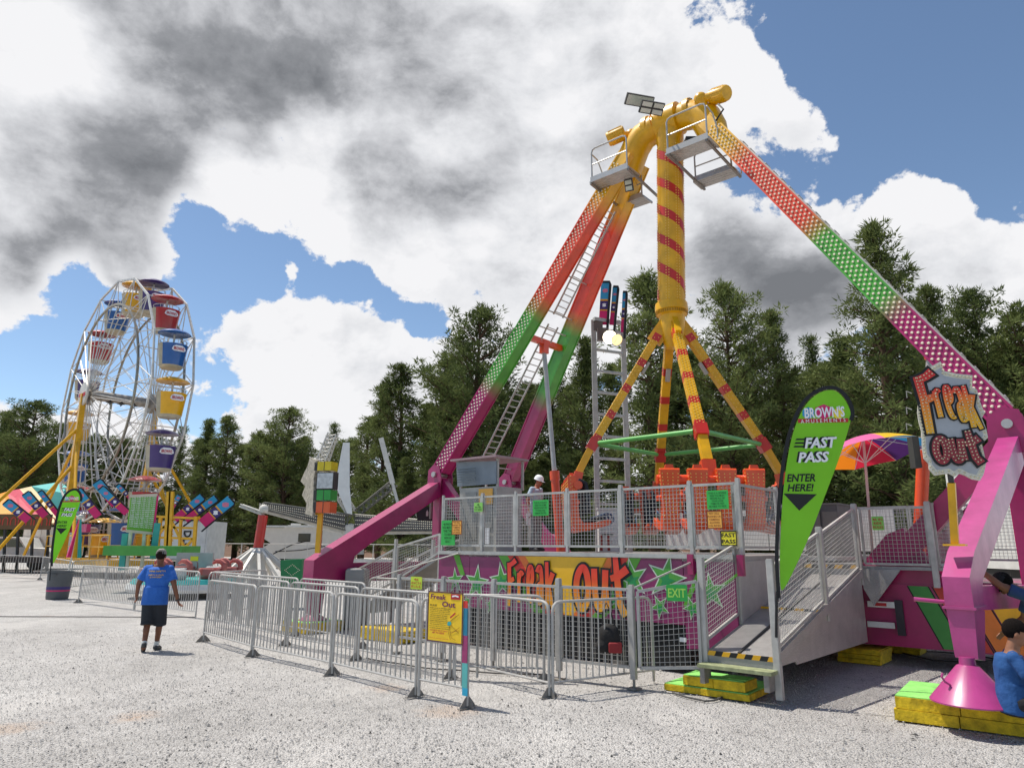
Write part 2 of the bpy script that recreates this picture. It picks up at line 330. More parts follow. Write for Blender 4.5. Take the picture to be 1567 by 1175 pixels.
# ================================================================ GROUND
def ground_mat():
    m=bpy.data.materials.new('gravel'); m.use_nodes=True; nt=m.node_tree; N=nt.nodes; L=nt.links; b=N['Principled BSDF']; b.inputs['Roughness'].default_value=.95; b.inputs['Specular IOR Level'].default_value=.2
    g=N.new('ShaderNodeNewGeometry'); pos=g.outputs['Position']
    def nz(s,d=6,r=.6,st=(1,1,1)):
        mp=N.new('ShaderNodeMapping'); mp.inputs['Scale'].default_value=st; L.new(pos,mp.inputs[0])
        n=N.new('ShaderNodeTexNoise'); n.inputs['Scale'].default_value=s; n.inputs['Detail'].default_value=d; n.inputs['Roughness'].default_value=r; L.new(mp.outputs[0],n.inputs['Vector']); return n.outputs['Fac']
    def vor(s):
        n=N.new('ShaderNodeTexVoronoi'); n.inputs['Scale'].default_value=s; L.new(pos,n.inputs['Vector']); return n
    def rmp(x,st):
        r=N.new('ShaderNodeValToRGB'); e=r.color_ramp.elements
        while len(e)<len(st): e.new(.5)
        for i,(p,c) in enumerate(st): e[i].position=p
        for i,(p,c) in enumerate(st): e[i].color=(*c,1)
        L.new(x,r.inputs[0]); return r.outputs[0]
    def mix(a,b_,f,mode='MIX'):
        n=N.new('ShaderNodeMix'); n.data_type='RGBA'; n.blend_type=mode
        for i,k in ((0,f),(6,a),(7,b_)):
            if isinstance(k,(int,float)): n.inputs[i].default_value=k
            elif isinstance(k,tuple): n.inputs[i].default_value=(*k,1)
            else: L.new(k,n.inputs[i])
        return n.outputs[2]
    v1=vor(52); v2=vor(125)
    stone=rmp(v1.outputs['Color'],[(0,(.12,.115,.115)),(.25,(.33,.32,.315)),(.7,(.49,.478,.47)),(1,(.62,.61,.60))])
    fine=rmp(v2.outputs['Color'],[(0,(.24,.23,.225)),(.3,(.42,.41,.40)),(1,(.58,.57,.555))])
    c=mix(stone,fine,.5)
    gap=rmp(v1.outputs['Distance'],[(0,(1,1,1)),(.55,(1,1,1)),(.8,(.62,.6,.58))])
    c=mix(c,gap,.6,'MULTIPLY')
    big=rmp(nz(.35,5,.6,(1,.55,1)),[(.3,(.80,.79,.78)),(.5,(.96,.95,.945)),(.68,(1.1,1.095,1.09))])
    c=mix(c,big,1,'MULTIPLY')
    mid=rmp(nz(2.2,6,.7),[(.3,(.82,.82,.82)),(.6,(1.05,1.05,1.05))]); c=mix(c,mid,.8,'MULTIPLY')
    dust=rmp(nz(.8,4,.6,(1,.5,1)),[(.55,(0,0,0)),(.72,(.65,.65,.65))]); c=mix(c,(.52,.5,.48),dust)
    trk=rmp(nz(.7,5,.7,(.3,1.0,1)),[(.40,(.95,.95,.95)),(.5,(1,1,1)),(.66,(1.02,1.02,1.02))]); c=mix(c,trk,1,'MULTIPLY'); c=mix(c,(1.16,1.16,1.15),1,'MULTIPLY'); clay=rmp(nz(1.1,4,.6),[(.70,(0,0,0)),(.76,(.55,.55,.55))]); c=mix(c,(.50,.33,.22),clay)
    for (gx_,gy_,rr) in [(*G(690,1086).xy,.42),(*G(208,1094).xy,.3),(*G(12,1112).xy,.35),(*G(590,1050).xy,.3)]:
        vd=N.new('ShaderNodeVectorMath'); vd.operation='DISTANCE'; L.new(pos,vd.inputs[0]); vd.inputs[1].default_value=(gx_,gy_,0)
        ad=N.new('ShaderNodeMath'); ad.operation='MULTIPLY_ADD'; ad.inputs[1].default_value=.5; L.new(nz(6,4,.6),ad.inputs[0]); L.new(vd.outputs['Value'],ad.inputs[2])
        mrr=N.new('ShaderNodeMapRange'); mrr.inputs[1].default_value=rr*.5+.2; mrr.inputs[2].default_value=rr+.25; mrr.inputs[3].default_value=.42; mrr.inputs[4].default_value=0; L.new(ad.outputs[0],mrr.inputs[0]); c=mix(c,(.50,.36,.26),mrr.outputs[0])
    L.new(c,b.inputs['Base Color'])
    bp=N.new('ShaderNodeBump'); bp.inputs['Strength'].default_value=.85; bp.inputs['Distance'].default_value=.024; bp.invert=True; L.new(v1.outputs['Distance'],bp.inputs['Height'])
    bp2=N.new('ShaderNodeBump'); bp2.inputs['Strength'].default_value=.5; bp2.inputs['Distance'].default_value=.03; L.new(nz(14,5,.7),bp2.inputs['Height']); L.new(bp.outputs[0],bp2.inputs['Normal'])
    L.new(bp2.outputs[0],b.inputs['Normal']); return m
GM=ground_mat()
g=MB(); 
NX,NY=150,120
def gy(i): return -12+ (i/NY)**2.2*900
def gx(j): 
    s=(j/NX*2-1); return (abs(s)**2.2)*700*(1 if s>0 else -1)
from mathutils import noise as mn
vs=[]
for i in range(NY+1):
    for j in range(NX+1):
        x,y=gx(j),gy(i); z=mn.noise(V((x*.5,y*.5,0)))*.02*(1 if abs(x)<60 and y<80 else 0)-.012
        vs.append((x,y,min(z,-.001)))
g.add(vs,[(i*(NX+1)+j,i*(NX+1)+j+1,(i+1)*(NX+1)+j+1,(i+1)*(NX+1)+j) for i in range(NY) for j in range(NX)])
g.build('ground',GM,kind='structure')
# loose stones lying on the gravel near the camera
rs=random.Random(3); st=MB()
octv=[(1,0,0),(0,1,0),(-1,0,0),(0,-1,0),(0,0,1)]; octf=[(0,1,4),(1,2,4),(2,3,4),(3,0,4)]
mats_st=[mat('pale_stone','#b4b0ac',.9,vary=.2,scale=30),mat('mid_stone','#85827f',.9,vary=.2,scale=30),mat('dark_stone','#4a4846',.9,vary=.2,scale=30)]
for k in range(60000):
    y=3.2+12*rs.random()**1.7; x=(rs.random()*2-1)*(y*.82+.5)
    s=rs.uniform(.0048,.0115)*(2.0 if rs.random()<.02 else 1)
    a=rs.random()*6.28; ca,sa=math.cos(a),math.sin(a); e1,e2,e3=s*rs.uniform(.7,1.5),s*rs.uniform(.6,1.1),s*rs.uniform(.5,1.0)
    st.cm=0 if rs.random()<.62 else (1 if rs.random()<.84 else 2)
    st.add([(x+p[0]*e1*ca-p[1]*e2*sa,y+p[0]*e1*sa+p[1]*e2*ca,p[2]*e3-.003) for p in octv],octf)
st.build('loose_gravel',mats_st,kind='stuff',label='pale loose gravel stones scattered over the fairground lot',cat='gravel')
for i,(p,q,r_) in enumerate([(G(-60,944),G(300,945),.012)]):
    m=MB(); pts=[p.lerp(q,k/24)+V((0,rs.uniform(-.02,.02),.018)) for k in range(25)]; m.path(pts,r_,6)
    m.build('ground_cable',mat('dusty_rubber','#4a4846',.8),origin=pts[0],label='black power cable lying across the gravel behind the walking man',cat='cable')
# ================================================================ PINES
BARK=mat('pine_bark','#5a4334',.9,vary=.3,scale=4,bump=.6,bscale=12)
def needle_mat(name,c1,c2):
    m=bpy.data.materials.new(name); m.use_nodes=True; nt=m.node_tree; b=nt.nodes['Principled BSDF']; b.inputs['Roughness'].default_value=.85; b.inputs['Specular IOR Level'].default_value=.1
    a=nt.nodes.new('ShaderNodeAttribute'); a.attribute_name='t'; oi=nt.nodes.new('ShaderNodeObjectInfo')
    ma=nt.nodes.new('ShaderNodeMath'); ma.operation='MULTIPLY_ADD'; ma.inputs[1].default_value=.45; nt.links.new(oi.outputs['Random'],ma.inputs[0]); 
    m2=nt.nodes.new('ShaderNodeMath'); m2.operation='MULTIPLY'; m2.inputs[1].default_value=.6; nt.links.new(a.outputs['Fac'],m2.inputs[0]); nt.links.new(m2.outputs[0],ma.inputs[2])
    r=nt.nodes.new('ShaderNodeValToRGB'); r.color_ramp.elements[0].color=(*c1,1); r.color_ramp.elements[1].color=(*c2,1); nt.links.new(ma.outputs[0],r.inputs[0]); nt.links.new(r.outputs[0],b.inputs['Base Color'])
    t=nt.nodes.new('ShaderNodeBsdfTranslucent'); nt.links.new(r.outputs[0],t.inputs['Color']); mx=nt.nodes.new('ShaderNodeMixShader'); mx.inputs[0].default_value=.25
    nt.links.new(b.outputs[0],mx.inputs[1]); nt.links.new(t.outputs[0],mx.inputs[2]); nt.links.new(mx.outputs[0],nt.nodes['Material Output'].inputs['Surface']); return m
NEED=needle_mat('pine_needles',(.066,.092,.030),(.20,.235,.080))
def pine(seed,H,Rm,shape,base=.18,dens=1.0):
    rn=random.Random(seed); root=thing('pine_tree','pine','tree',(0,0,0))
    tr=MB(); lean=rn.uniform(-.02,.02)
    tp=[V((lean*z+.12*math.sin(z*.5+seed),.1*math.sin(z*.4+seed*2),z)) for z in [H*k/12 for k in range(13)]]
    tr.path(tp,.2,7,rs=[max(.03,.30*(H/18)*(1-k/12.5)**.8) for k in range(13)])
    cr=MB()
    def tpos(z): 
        k=min(11.999,z/H*12); i=int(k); return tp[i].lerp(tp[i+1],k-i)
    z=H*base; lobes=[(rn.uniform(0,6.28),rn.uniform(.65,1.25)) for _ in range(6)]
    def blade(c,d,l,wd,t):
        a=V((rn.uniform(-1,1),rn.uniform(-1,1),rn.uniform(-1,1))).cross(d)
        if a.length<.01: return
        a=a.normalized()*wd; cr.add([c-a,c+a,c+d*l],[(0,1,2)],[t,t,t+.05])
    def clump(c,r,n):
        tt=rn.random()
        for _ in range(n):
            d=V((rn.gauss(0,1),rn.gauss(0,1),rn.gauss(0,.8)+.35)).normalized()
            rr=r*rn.random()**.5; blade(c+d*rr*.75,(d+V((rn.uniform(-.5,.5),rn.uniform(-.5,.5),rn.uniform(-.1,.6)))).normalized(),rn.uniform(.2,.4),rn.uniform(.028,.055),tt*.6+rn.random()*.12+.1)
    while z<H*.985:
        f=(z/H-base)/(1-base)
        if shape=='cone': prof=(1-f)**.75*.95+.05
        elif shape=='round': prof=math.sin(PI*min(1,f*.86+.16))**.7*(1 if f<.75 else 1)+.02
        else: prof=(1-f**2.2)*(.55+.45*math.sin(f*9+seed))+.08
        if f<.08: prof*=.5+f*6
        nb=rn.randint(4,6)
        for b in range(nb):
            a=rn.uniform(0,6.28); k=1
            for la,lw in lobes: k+=(lw-1)*max(0,math.cos(a-la+z*.25))
            Lb=Rm*prof*k*rn.uniform(.6,1.12)
            if rn.random()<.06: Lb*=1.3
            if Lb<.25: Lb=.25
            p0=tpos(z); el=rn.uniform(-.05,.4)+f*.5
            d=V((math.cos(a)*math.cos(el),math.sin(a)*math.cos(el),math.sin(el)))
            pts=[p0+d*(Lb*q)+V((0,0,Lb*.16*q*q)) for q in (0,.35,.7,1)]
            tr.path(pts,.04,4,rs=[.05+.012*Lb,.04,.025,.012])
            nc=max(2,int(Lb*1.75*dens))
            for c in range(nc):
                q=1-(c/nc)**1.0*.75 if nc>1 else 1
                pc=p0+d*(Lb*q)+V((0,0,Lb*.16*q*q))+V((rn.gauss(0,.22),rn.gauss(0,.22),rn.gauss(0,.12)+.05))*(.5+q*.6)
                clump(pc,rn.uniform(.36,.70),int(rn.uniform(32,54)*dens))
        z+=rn.uniform(.34,.62)*(H/18)**.5
    clump(tpos(H*.99)+V((0,0,.1)),.35,50)
    tr.build('trunk',BARK,root,smooth=True); c=cr.build('crown',NEED,root)
    return root
PROTO=[pine(1,19,3.6,'open',.08),pine(2,18,3.9,'round',.12),pine(5,20,3.5,'cone',.06),pine(9,17,3.3,'open',.12),pine(14,16,4.0,'round',.03),pine(21,19,1.6,'cone',.45,.6)]
PH=[19,18,20,17,16,19]
used=[False]*6
def plant(px,pytop,Y,k,label,sx=1.0,group=None):
    top=PY(px,pytop,Y); s=top.z/PH[k]; loc=V((top.x,Y,0)); rz=random.uniform(0,6.28)
    if used[k]: o=tree_copy(PROTO[k],loc,rz)
    else: o=PROTO[k]; o.location=loc; o.rotation_euler=(0,0,rz); used[k]=True
    o.scale=(s*sx,s*sx,s); o['label']=label
    if group: o['group']=group
    elif 'group' in o: del o['group']
MAIN=[(735,473,50,1,'broad round-topped pine left of the rainbow ride legs',1.15),(1330,343,44,2,'tallest pine, rising behind the striped right ride leg',1.15),
(985,420,46,0,'tall pine directly behind the yellow pendulum tube',1.25),(1102,440,48,1,'rounded pine just right of the yellow pendulum tube',.95),(1183,476,50,2,'pointed pine between the pendulum and the green feather flag',1.0),
(1233,520,62,5,'thin sparse pine with bare gaps above the green feather flag',1.0),(1422,442,48,0,'pine behind the middle of the magenta studded leg',1.0),(1492,447,50,1,'pine crossing behind the lower studded leg',1.0),
(1560,470,46,4,'pine at the right edge of the picture',1.1),(893,520,50,3,'pine between the rear rainbow leg and the light tower',1.1),(620,560,56,0,'pine left of the broad round pine with a drooping outline',1.3),
(590,590,60,3,'shorter pine above the white blade of the star ride',1.1),(446,626,76,1,'round pine above the back of the coloured light boxes',1.2),(350,637,80,0,'pine right of the ferris wheel rim',1.2),
(322,644,82,3,'left one of the pines just right of the ferris wheel',1.1),(400,662,78,4,'low pine between the wheel side pines and the light boxes',1.2),(509,650,82,5,'slim pine tip behind the lattice arm of the star ride',1.1),
(283,655,90,5,'bare thin pine seen through the right rim of the ferris wheel',1.0),(62,616,70,1,'big pine left of the ferris wheel',1.35),(12,632,72,3,'pine at the left edge of the picture',1.2),
(100,650,80,4,'low pine whose top meets the left rim of the ferris wheel',1.2),(690,545,58,4,'pine low down left of the broad round pine',1.2),(845,560,60,0,'pine behind the operator in the white helmet',1.2)]
for px,py,Y,k,lb,sx in MAIN: plant(px,py,Y,k,lb,sx)
fr=random.Random(11)
for i,(px,py,Y) in enumerate([(150,668,88),(190,672,90),(235,668,88),(305,672,86),(375,682,84),(425,672,84),(470,668,86),(535,672,80),(565,640,74),(655,620,70),(705,600,70),(770,600,66),(810,590,66),(870,590,64),(930,560,64),(1020,560,62),(1065,540,60),(1140,560,62),(1210,570,66),(1265,560,60),(1290,520,58),(1375,470,58),(1455,520,62),(1525,530,60),(1600,520,56),(30,672,86),(75,680,88),(-30,650,76),
  (620,700,52),(665,690,50),(880,690,50),(830,700,54),(1000,690,56),(1150,680,54),(1230,660,50),(1300,680,48),(1390,640,50),(1470,640,50),(1550,650,48),(1345,700,46),(760,700,54),(340,735,76),(300,725,78),(480,720,78),(560,710,68),(945,655,52),(1090,650,54)]):
    plant(px,py,Y,fr.choice([0,1,4,4,0,3,2]),'dark pine filling the wood behind the taller pines',fr.uniform(1.3,1.7),'pines filling the wood')
# forest floor bank behind the lot
hm=MB(); 
for i in range(60):
    x0=-150+i*5; hh=2.2+.9*mn.noise(V((i*.37,0,0)))
    hm.add([(x0,96,-.2),(x0+5.02,96,-.2),(x0+5.02,112,hh),(x0,112,hh)],[(0,1,2,3)])
hm.build('hill',mat('forest_soil','#6b4f3c',.95,vary=.3,scale=.3),kind='structure')
# ================================================================ THE RIDE (local frame u along the axle, v away from the camera)
TH=-.714; C0=V((3.64,15.05,0)); U=V((math.cos(TH),math.sin(TH),0)); VV=V((-math.sin(TH),math.cos(TH),0)); ZZ=V((0,0,1))
def L(u,v,z): return C0+U*u+VV*v+ZZ*z
RAIN=ramp_mat('rainbow_paint',[(.02,'#eab00a'),(.13,'#eab00a'),(.21,'#e2421c'),(.45,'#e2421c'),(.52,'#4a9e2e'),(.71,'#4a9e2e'),(.77,'#a31a5e'),(1,'#a31a5e')])
ride=thing('pendulum_ride','tall pendulum ride with rainbow painted legs, yellow striped swinging tube and orange seats','fairground ride',L(0,0,0))
HT=11.3
HS=V((.16,0,0))
def LT(u,v,z): return L(u,v,z)+HS*min(1,max(0,(z-7)/4.3))
def tilt(mb): mb.v=[(x+HS.x*min(1.1,max(0,(z-7)/4.3)),y,z) for x,y,z in mb.v]
def stud_pts(wid,length,rows,pitch,marg=.05,skip=0):
    out=[]
    n=int((length-skip)/pitch)
    for i in range(n):
        for r in range(rows):
            out.append((-wid/2+marg+(wid-2*marg)*r/(rows-1),skip+(i+(.5 if r%2 else 0))*pitch+.05))
    return out
def leg(su,sv):
    top=L(su*(1.0 if su<0 else 1.12),sv*.28,HT-.1)+HS; bot=L(su*6.0,sv*1.37,3.62); d=(bot-top); ln=d.length; dn=d.normalized()
    side=VV.copy(); N_=side.cross(dn).normalized()
    mb=MB(); mb.beam(top,bot,.34,.34,side,0,1)
    # raised edge flanges
    X=(side-dn*side.dot(dn)).normalized(); Yv=dn.cross(X)
    for a in (-1,1): 
        for b in (-1,1): mb.beam(top+X*(a*.17)+Yv*(b*.17),bot+X*(a*.17)+Yv*(b*.17),.035,.035,side,0,1)
    lg=mb.build('support_leg',RAIN,ride,label='rainbow painted leg fading from yellow to magenta')
    if sv<0:
        s=MB(); o=top-X*.1735; Yd=Yv*1
        Xd=Yv if (Yv.cross(dn)).dot(-X)>0 else -Yv
        s.dots(o,Xd,dn,stud_pts(.34,ln,5,.125,.04,.3),.0255,.015)
        s.build('bulb_rows',BULB,lg)
    return top,bot,X,Yv,dn
LG={}
for su in (-1,1):
    for sv in (-1,1): LG[(su,sv)]=leg(su,sv)
# cable tray on the outer face of the right leg and ladder between the left legs
t_,b_,X,Yv,dn=LG[(1,-1)]
oy=Yv if Yv.dot(U)>0 else -Yv
m=MB(); m.beam(t_+oy*.2+dn*1.2,b_+oy*.2-dn*.1,.2,.035,VV); 
for k in range(26):
    p=t_+oy*.225+dn*(1.3+k*.3); m.beam(p-X*.11,p+X*.11,.03,.02,dn)
m.build('cable_tray',GALV,ride)
def lerp(a,b,t): return a+(b-a)*t
for su in (-1,):
    t1,b1=LG[(su,-1)][0],LG[(su,-1)][1]; t2,b2=LG[(su,1)][0],LG[(su,1)][1]
    for (f0,f1,nm) in ((.14,.47,18),(.5,.97,24)):
        m=MB(); 
        def lp(f,s): return lerp(lerp(t1,t2,.5),lerp(b1,b2,.5),f)+VV*(s*.2)+ZZ*(-.05)
        for s in (-1,1): m.tube(lp(f0,s),lp(f1,s),.025,8)
        for k in range(nm):
            f=f0+(f1-f0)*(k+.5)/nm; m.tube(lp(f,-1),lp(f,1),.014,6)
        m.build('ladder',ALU,ride,smooth=True)
    m=MB()
    for f in (.2,.36,.47,.52,.97): m.tube(lerp(t1,b1,f),lerp(t2,b2,f),.018,6)
    m.build('ladder_brace',GALV,ride)
# spreader and erecting cylinders
for su in (-1,1):
    t1,b1=LG[(su,-1)][0],LG[(su,-1)][1]; t2,b2=LG[(su,1)][0],LG[(su,1)][1]
    ff_=.56 if su<0 else .78; a,b=lerp(t1,b1,ff_),lerp(t2,b2,ff_); m=MB(); m.beam(a,b,.14,.14,ZZ); mid=(a+b)/2; m.beam(mid+ZZ*.05,mid-ZZ*.3,.2,.16,VV); m.build('spreader_bar',ORG,ride)
    foot=L(-3.2 if su<0 else 4.35,0,1.3); k=lerp(mid,foot,.62 if su<0 else .5)
    m=MB(); m.tube(mid-ZZ*.25,k,.06,12); m.build('cylinder_rod',ALU,ride,smooth=True)
    m=MB(); m.tube(k,foot,.105,14); m.tube(k+(mid-k).normalized()*.1,k-(mid-k).normalized()*.12,.125,14); m.build('cylinder',ORG,ride,smooth=True)
# hinges, lower posts and outriggers
for su in (-1,1):
    for sv in (-1,1):
        b=LG[(su,sv)][1]; hp=L(su*6.05,sv*1.37,3.5)
        m=MB()
        for s in (-1,1): m.prism([(-.22,-.42),(.2,-.42),(.24,-.1),(.16,.2),(-.05,.26),(-.24,.12),(-.26,-.2)],hp+VV*(s*.2),U,ZZ,.03,.015)
        m.beam(L(su*6.05,sv*1.37,3.2),L(su*6.05,sv*1.37,1.0),.26,.26,VV,bev=.1)
        # brace from the hinge down to the chassis
        m.beam(L(su*6.0,sv*1.37,3.3),L(su*4.05,sv*1.3,1.25),.2,.3,VV)
        m.prism([(-.5,0),(.9,0),(.25,.75),(.0,.85)] if su<0 else [(-.9,0),(.5,0),(.0,.85),(-.25,.75)],L(su*4.5,sv*1.3-.1,1.2),U,ZZ,.2)
        m.build('leg_post',MAG,ride)
        m=MB(); m.tube(hp-VV*.27,hp+VV*.27,.07,14); m.build('hinge_pin',ALU,ride,smooth=True)
        h2=L(su*6.3,sv*1.45,3.3); m=MB(); m.tube(h2,h2-ZZ*.9,.03,8); m.build('lock_rod',GALD,ride)
# outriggers to the front: measured from the photo
def outrigger(hp,elb_top,foot,mt,nm,wd):
    d=(elb_top-hp); hd=V((d.x,d.y,0)).normalized(); sd=V((-hd.y,hd.x,0))
    m=MB(); m.beam(hp,elb_top-ZZ*.0,wd,wd*1.12,sd)
    ob=m.build(nm,mt,ride); return hd,sd
FP=V((0,0,0))
FRf=PY(1484,1040,7.35); FRf=V((FRf.x,FRf.y,0))
FLf=GX(485,15.2)
for su,ff,mt in ((-1,FLf,MAG),(1,FRf,PNK)):
    hp=L(su*6.05,-1.5,3.15); hd=V((hp.x-ff.x,hp.y-ff.y,0)); dist=hd.length; hd.normalize(); sd=V((-hd.y,hd.x,0))
    # profile drawn in the vertical plane through foot and hinge: distance s from the foot, height z
    o=V((ff.x,ff.y,0))
    if sd.dot(V((0,-1,0)))<0: sd=-sd
    hw=.18 if su<0 else .125
    X=hd; Nn=X.cross(ZZ)
    off=hw
    if su<0: prof=[(-.2,.95),(-.2,1.42),(dist-.1,3.3),(dist-.02,2.95),(1.25,1.75),(.85,1.5),(.8,1.3),(.85,1.02),(.1,1.0),(.1,.95)]
    else: prof=[(-.02,1.3),(-.02,1.46),(.3,1.71),(dist-.16,3.3),(dist-.02,2.93),(.5,1.43),(.40,1.3)]
    m=MB(); m.prism(prof,o,X,ZZ,2*off,off)
    if su<0:
        m.prism([(.5,.95),(dist,.95),(dist,1.35),(.5,1.35)],o,X,ZZ,2*off-.1,off-.05)
        m.beam(o+ZZ*.95,o+ZZ*.34,.3,.3,X,w2=.24,h2=.24)
    else:
        m.prism([(.39,1.12),(dist,.98),(dist,1.26),(.39,1.36)],o,X,ZZ,.2,.1)
    m.build('outrigger',mt,ride,label='magenta outrigger arm reaching down to the front foot' if su<0 else 'bright pink outrigger arm')
    if su>0:
        m=MB(); m.beam(o+X*.19+ZZ*1.302,o+X*.19+ZZ*1.17,.42,.256,X); m.beam(o+X*.19+ZZ*1.17,o+X*.19+ZZ*1.145,.47,.30,X)
        m.beam(o+X*.19+ZZ*1.145,o+X*.12+ZZ*.66,.41,.25,X,w2=.26,h2=.2); m.build('outrigger_foot_box',PNK,ride)
        m=MB(); c=V((o.x,o.y,.27)); m.lathe([(.37,0),(.37,.012),(.10,.34),(.075,.35),(.07,.42),(.0,.42)],c,36); m.build('foot_cone',PNK,ride,smooth=True)
        for a in (PI+.25,-.25):
            q=c+V((math.cos(a)*.245,math.sin(a)*.245,.17)); sx_=math.cos(a); k=MB(); k.path([q,q+V((sx_*.05,0,.03)),q+V((sx_*.075,0,.075)),q+V((sx_*.06,0,.11))],.011,7); k.build('cone_handle',PNK,ride)
        m=MB(); m.tube(o+X*.1+V((-.1,.1,1.2)),o+V((-.28,.32,1.22)),.022,10); m.build('brace_tube',PNK,ride)
        FP=o+X*.13
    else:
        m=MB(); m.lathe([(.3,0),(.3,.02),(.12,.12),(.1,.3),(.0,.3)],V((o.x,o.y,.2)),24); m.build('foot_cone',MAG,ride,smooth=True)
# head of the ride: axle, elbows, motors
m=MB()
for su in (-1,1):
    pts=[L(su*1.16,0,HT-.42),L(su*1.08,0,HT-.12),L(su*.95,0,HT+.2),L(su*.72,0,HT+.44),L(su*.35,0,HT+.54)]
    m.path(pts,.3,18,rs=[.31,.35,.36,.35,.34])
tilt(m); m.build('crown_elbow',YEL,ride,smooth=True)
m=MB(); m.lathe([(.0,-.62),(.36,-.62),(.36,-.5),(.30,-.48),(.30,-.3),(.40,-.28),(.40,.28),(.30,.3),(.30,.48),(.36,.5),(.36,.62),(0,.62)],L(0,0,HT+.54),28,axis=U); tilt(m); m.build('axle_housing',YEL,ride,smooth=True)
m=MB()
for su in (-1,1):
    for a in range(14):
        an=a*2*PI/14; m.tube(L(su*.62,math.cos(an)*.33,HT+.54+math.sin(an)*.33),L(su*.65,math.cos(an)*.33,HT+.54+math.sin(an)*.33),.018,6)
tilt(m); m.build('flange_bolts',GALD,ride)
for su,base,pos in ((-1,PY(966,207,15.9),PY(944,208,15.75)),(1,PY(1072,152,14.2),PY(1100,146,14.0))):
    d=U if su>0 else -U
    d=(d*.9+ZZ*(-.3 if su>0 else -.25)+VV*(-.3)).normalized()
    m=MB(); m.lathe([(.0,-.22),(.15,-.22),(.18,-.19),(.18,.22),(.16,.25),(0,.25)],pos,18,axis=d); 
    for k in range(12):
        an=k*2*PI/12; k0=d.cross(ZZ).normalized(); k1=d.cross(k0); q=pos+(k0*math.cos(an)+k1*math.sin(an))*.18; m.beam(q-d*.18,q+d*.18,.012,.02,k0)
    m.build('drive_motor',YEL,ride,smooth=True)
    m=MB(); m.tube(base,pos,.1,12); m.ball(base,.16); m.tube(base,L(su*1.15,0,HT+.1),.12,12); m.build('gearbox',YEL,ride,smooth=True)
# flood lights hung on the head
def lamp_panel(c,ax,w_,h_,nx,ny,lit=None):
    X,Y=ax; Nn=X.cross(Y).normalized()
    m=MB(); m.prism([(-w_/2,-h_/2),(w_/2,-h_/2),(w_/2,h_/2),(-w_/2,h_/2)],c,X,Y,.06); f=m.build('floodlight',DK,ride)
    for i in range(nx):
        for j in range(ny):
            a0=-w_/2+w_*i/nx+.02; b0=-h_/2+h_*j/ny+.02; a1=a0+w_/nx-.04; b1=b0+h_/ny-.04
            q=MB(); q.prism([(a0,b0),(a1,b0),(a1,b1),(a0,b1)],c,X,Y,.004,.006); q.build('lens',mat('lamp_glass','#c8ccc0',.12,vary=.15,coat=.6),f)
def tilt_ax(yaw,pit):
    X=V((math.cos(yaw),math.sin(yaw),0)); n=V((math.sin(yaw)*math.cos(pit),-math.cos(yaw)*math.cos(pit),-math.sin(pit))); Y=n.cross(X); return X,Y
ax=tilt_ax(.25,R(50)); P1=PY(979,155,13.0); lamp_panel(P1,ax,.62,.24,1,1); P2=PY(1002,170,12.9); lamp_panel(PY(998,166,12.85),ax,.52,.26,2,2)
m=MB(); m.path([P1+ZZ*.05,P1+V((.15,.3,.25)),L(-.2,-.2,HT+.7)],.02,6); m.path([PY(998,166,12.9)+ZZ*.05,L(0,-.3,HT+.62)],.02,6); m.build('light_bracket',YEL,ride)
ax=tilt_ax(-.5,R(20)); lamp_panel(L(-.75,-.45,HT-1.0),ax,.2,.42,1,3)
# service walkways hung from the legs
def walkway(u0,u1,z,v0,v1,rail_h,post):
    m=MB(); a,b=L(u0,v0,z),L(u1,v0,z)
    for k in range(5):
        vv=v0+(v1-v0)*(k+.5)/5; m.beam(L(u0,vv,z),L(u1,vv,z),abs(v1-v0)/5*.86,.05,VV)
    m.beam(L(u0,v0,z+.02),L(u1,v0,z+.02),.02,.14,VV); m.beam(L(u0-.01,v0,z-.03),L(u0-.01,v1,z-.03),.04,.05,U); m.beam(L(u1+.01,v0,z-.03),L(u1+.01,v1,z-.03),.04,.05,U)
    d=m.build('walkway',ALU,ride)
    m=MB(); vv=v0+.02
    m.path([L(u0+.03,vv,z),L(u0+.03,vv,z+rail_h-.1),L(u0+.06,vv,z+rail_h-.03),L(u0+.14,vv,z+rail_h),L(u1-.14,vv,z+rail_h),L(u1-.06,vv,z+rail_h-.03),L(u1-.03,vv,z+rail_h-.1),L(u1-.03,vv,z)],.02,8)
    m.tube(L(u0+.03,vv,z+rail_h*.5),L(u1-.03,vv,z+rail_h*.5),.016,8)
    ue=u0 if post<0 else u1
    m.path([L(ue,vv,z+rail_h-.1),L(ue,vv+.3,z+rail_h-.14),L(ue,vv+.5,z+rail_h-.4),L(ue,vv+.5,z+.05)],.018,8)
    m.build('guard_rail',ALU,d,smooth=True)
walkway(-1.5,-.45,HT-.9,-.95,-.45,.85,-1); walkway(-1.55,-.85,HT-.95,.4,.85,.7,-1)
walkway(.55,1.55,HT-.95,-.95,-.45,.85,1); walkway(.55,1.5,HT-1.05,.4,.85,.7,1)
m=MB()
for u0 in (-1.5,-.45): m.beam(L(u0,-.95,HT-.97),L(u0-.1,.85,HT-1.02),.05,.05,U)
for u0 in (.6,1.5): m.beam(L(u0,-.95,HT-1.02),L(u0,.85,HT-1.12),.05,.05,U)
m.build('walkway_bearer',GALD,ride)
m=MB(); m.path([L(.9,-.3,HT-.45),L(.75,-.35,HT-.6),L(.7,-.3,HT-.75)],.05,8); m.box(L(.85,-.3,HT-.55),(.3,.3,.22)); m.path([L(1.6,-.4,HT+.1),L(1.75,-.5,HT-.15),L(1.5,-.4,HT-.3)],.02,6); m.build('hydraulic_unit',BLK,ride)
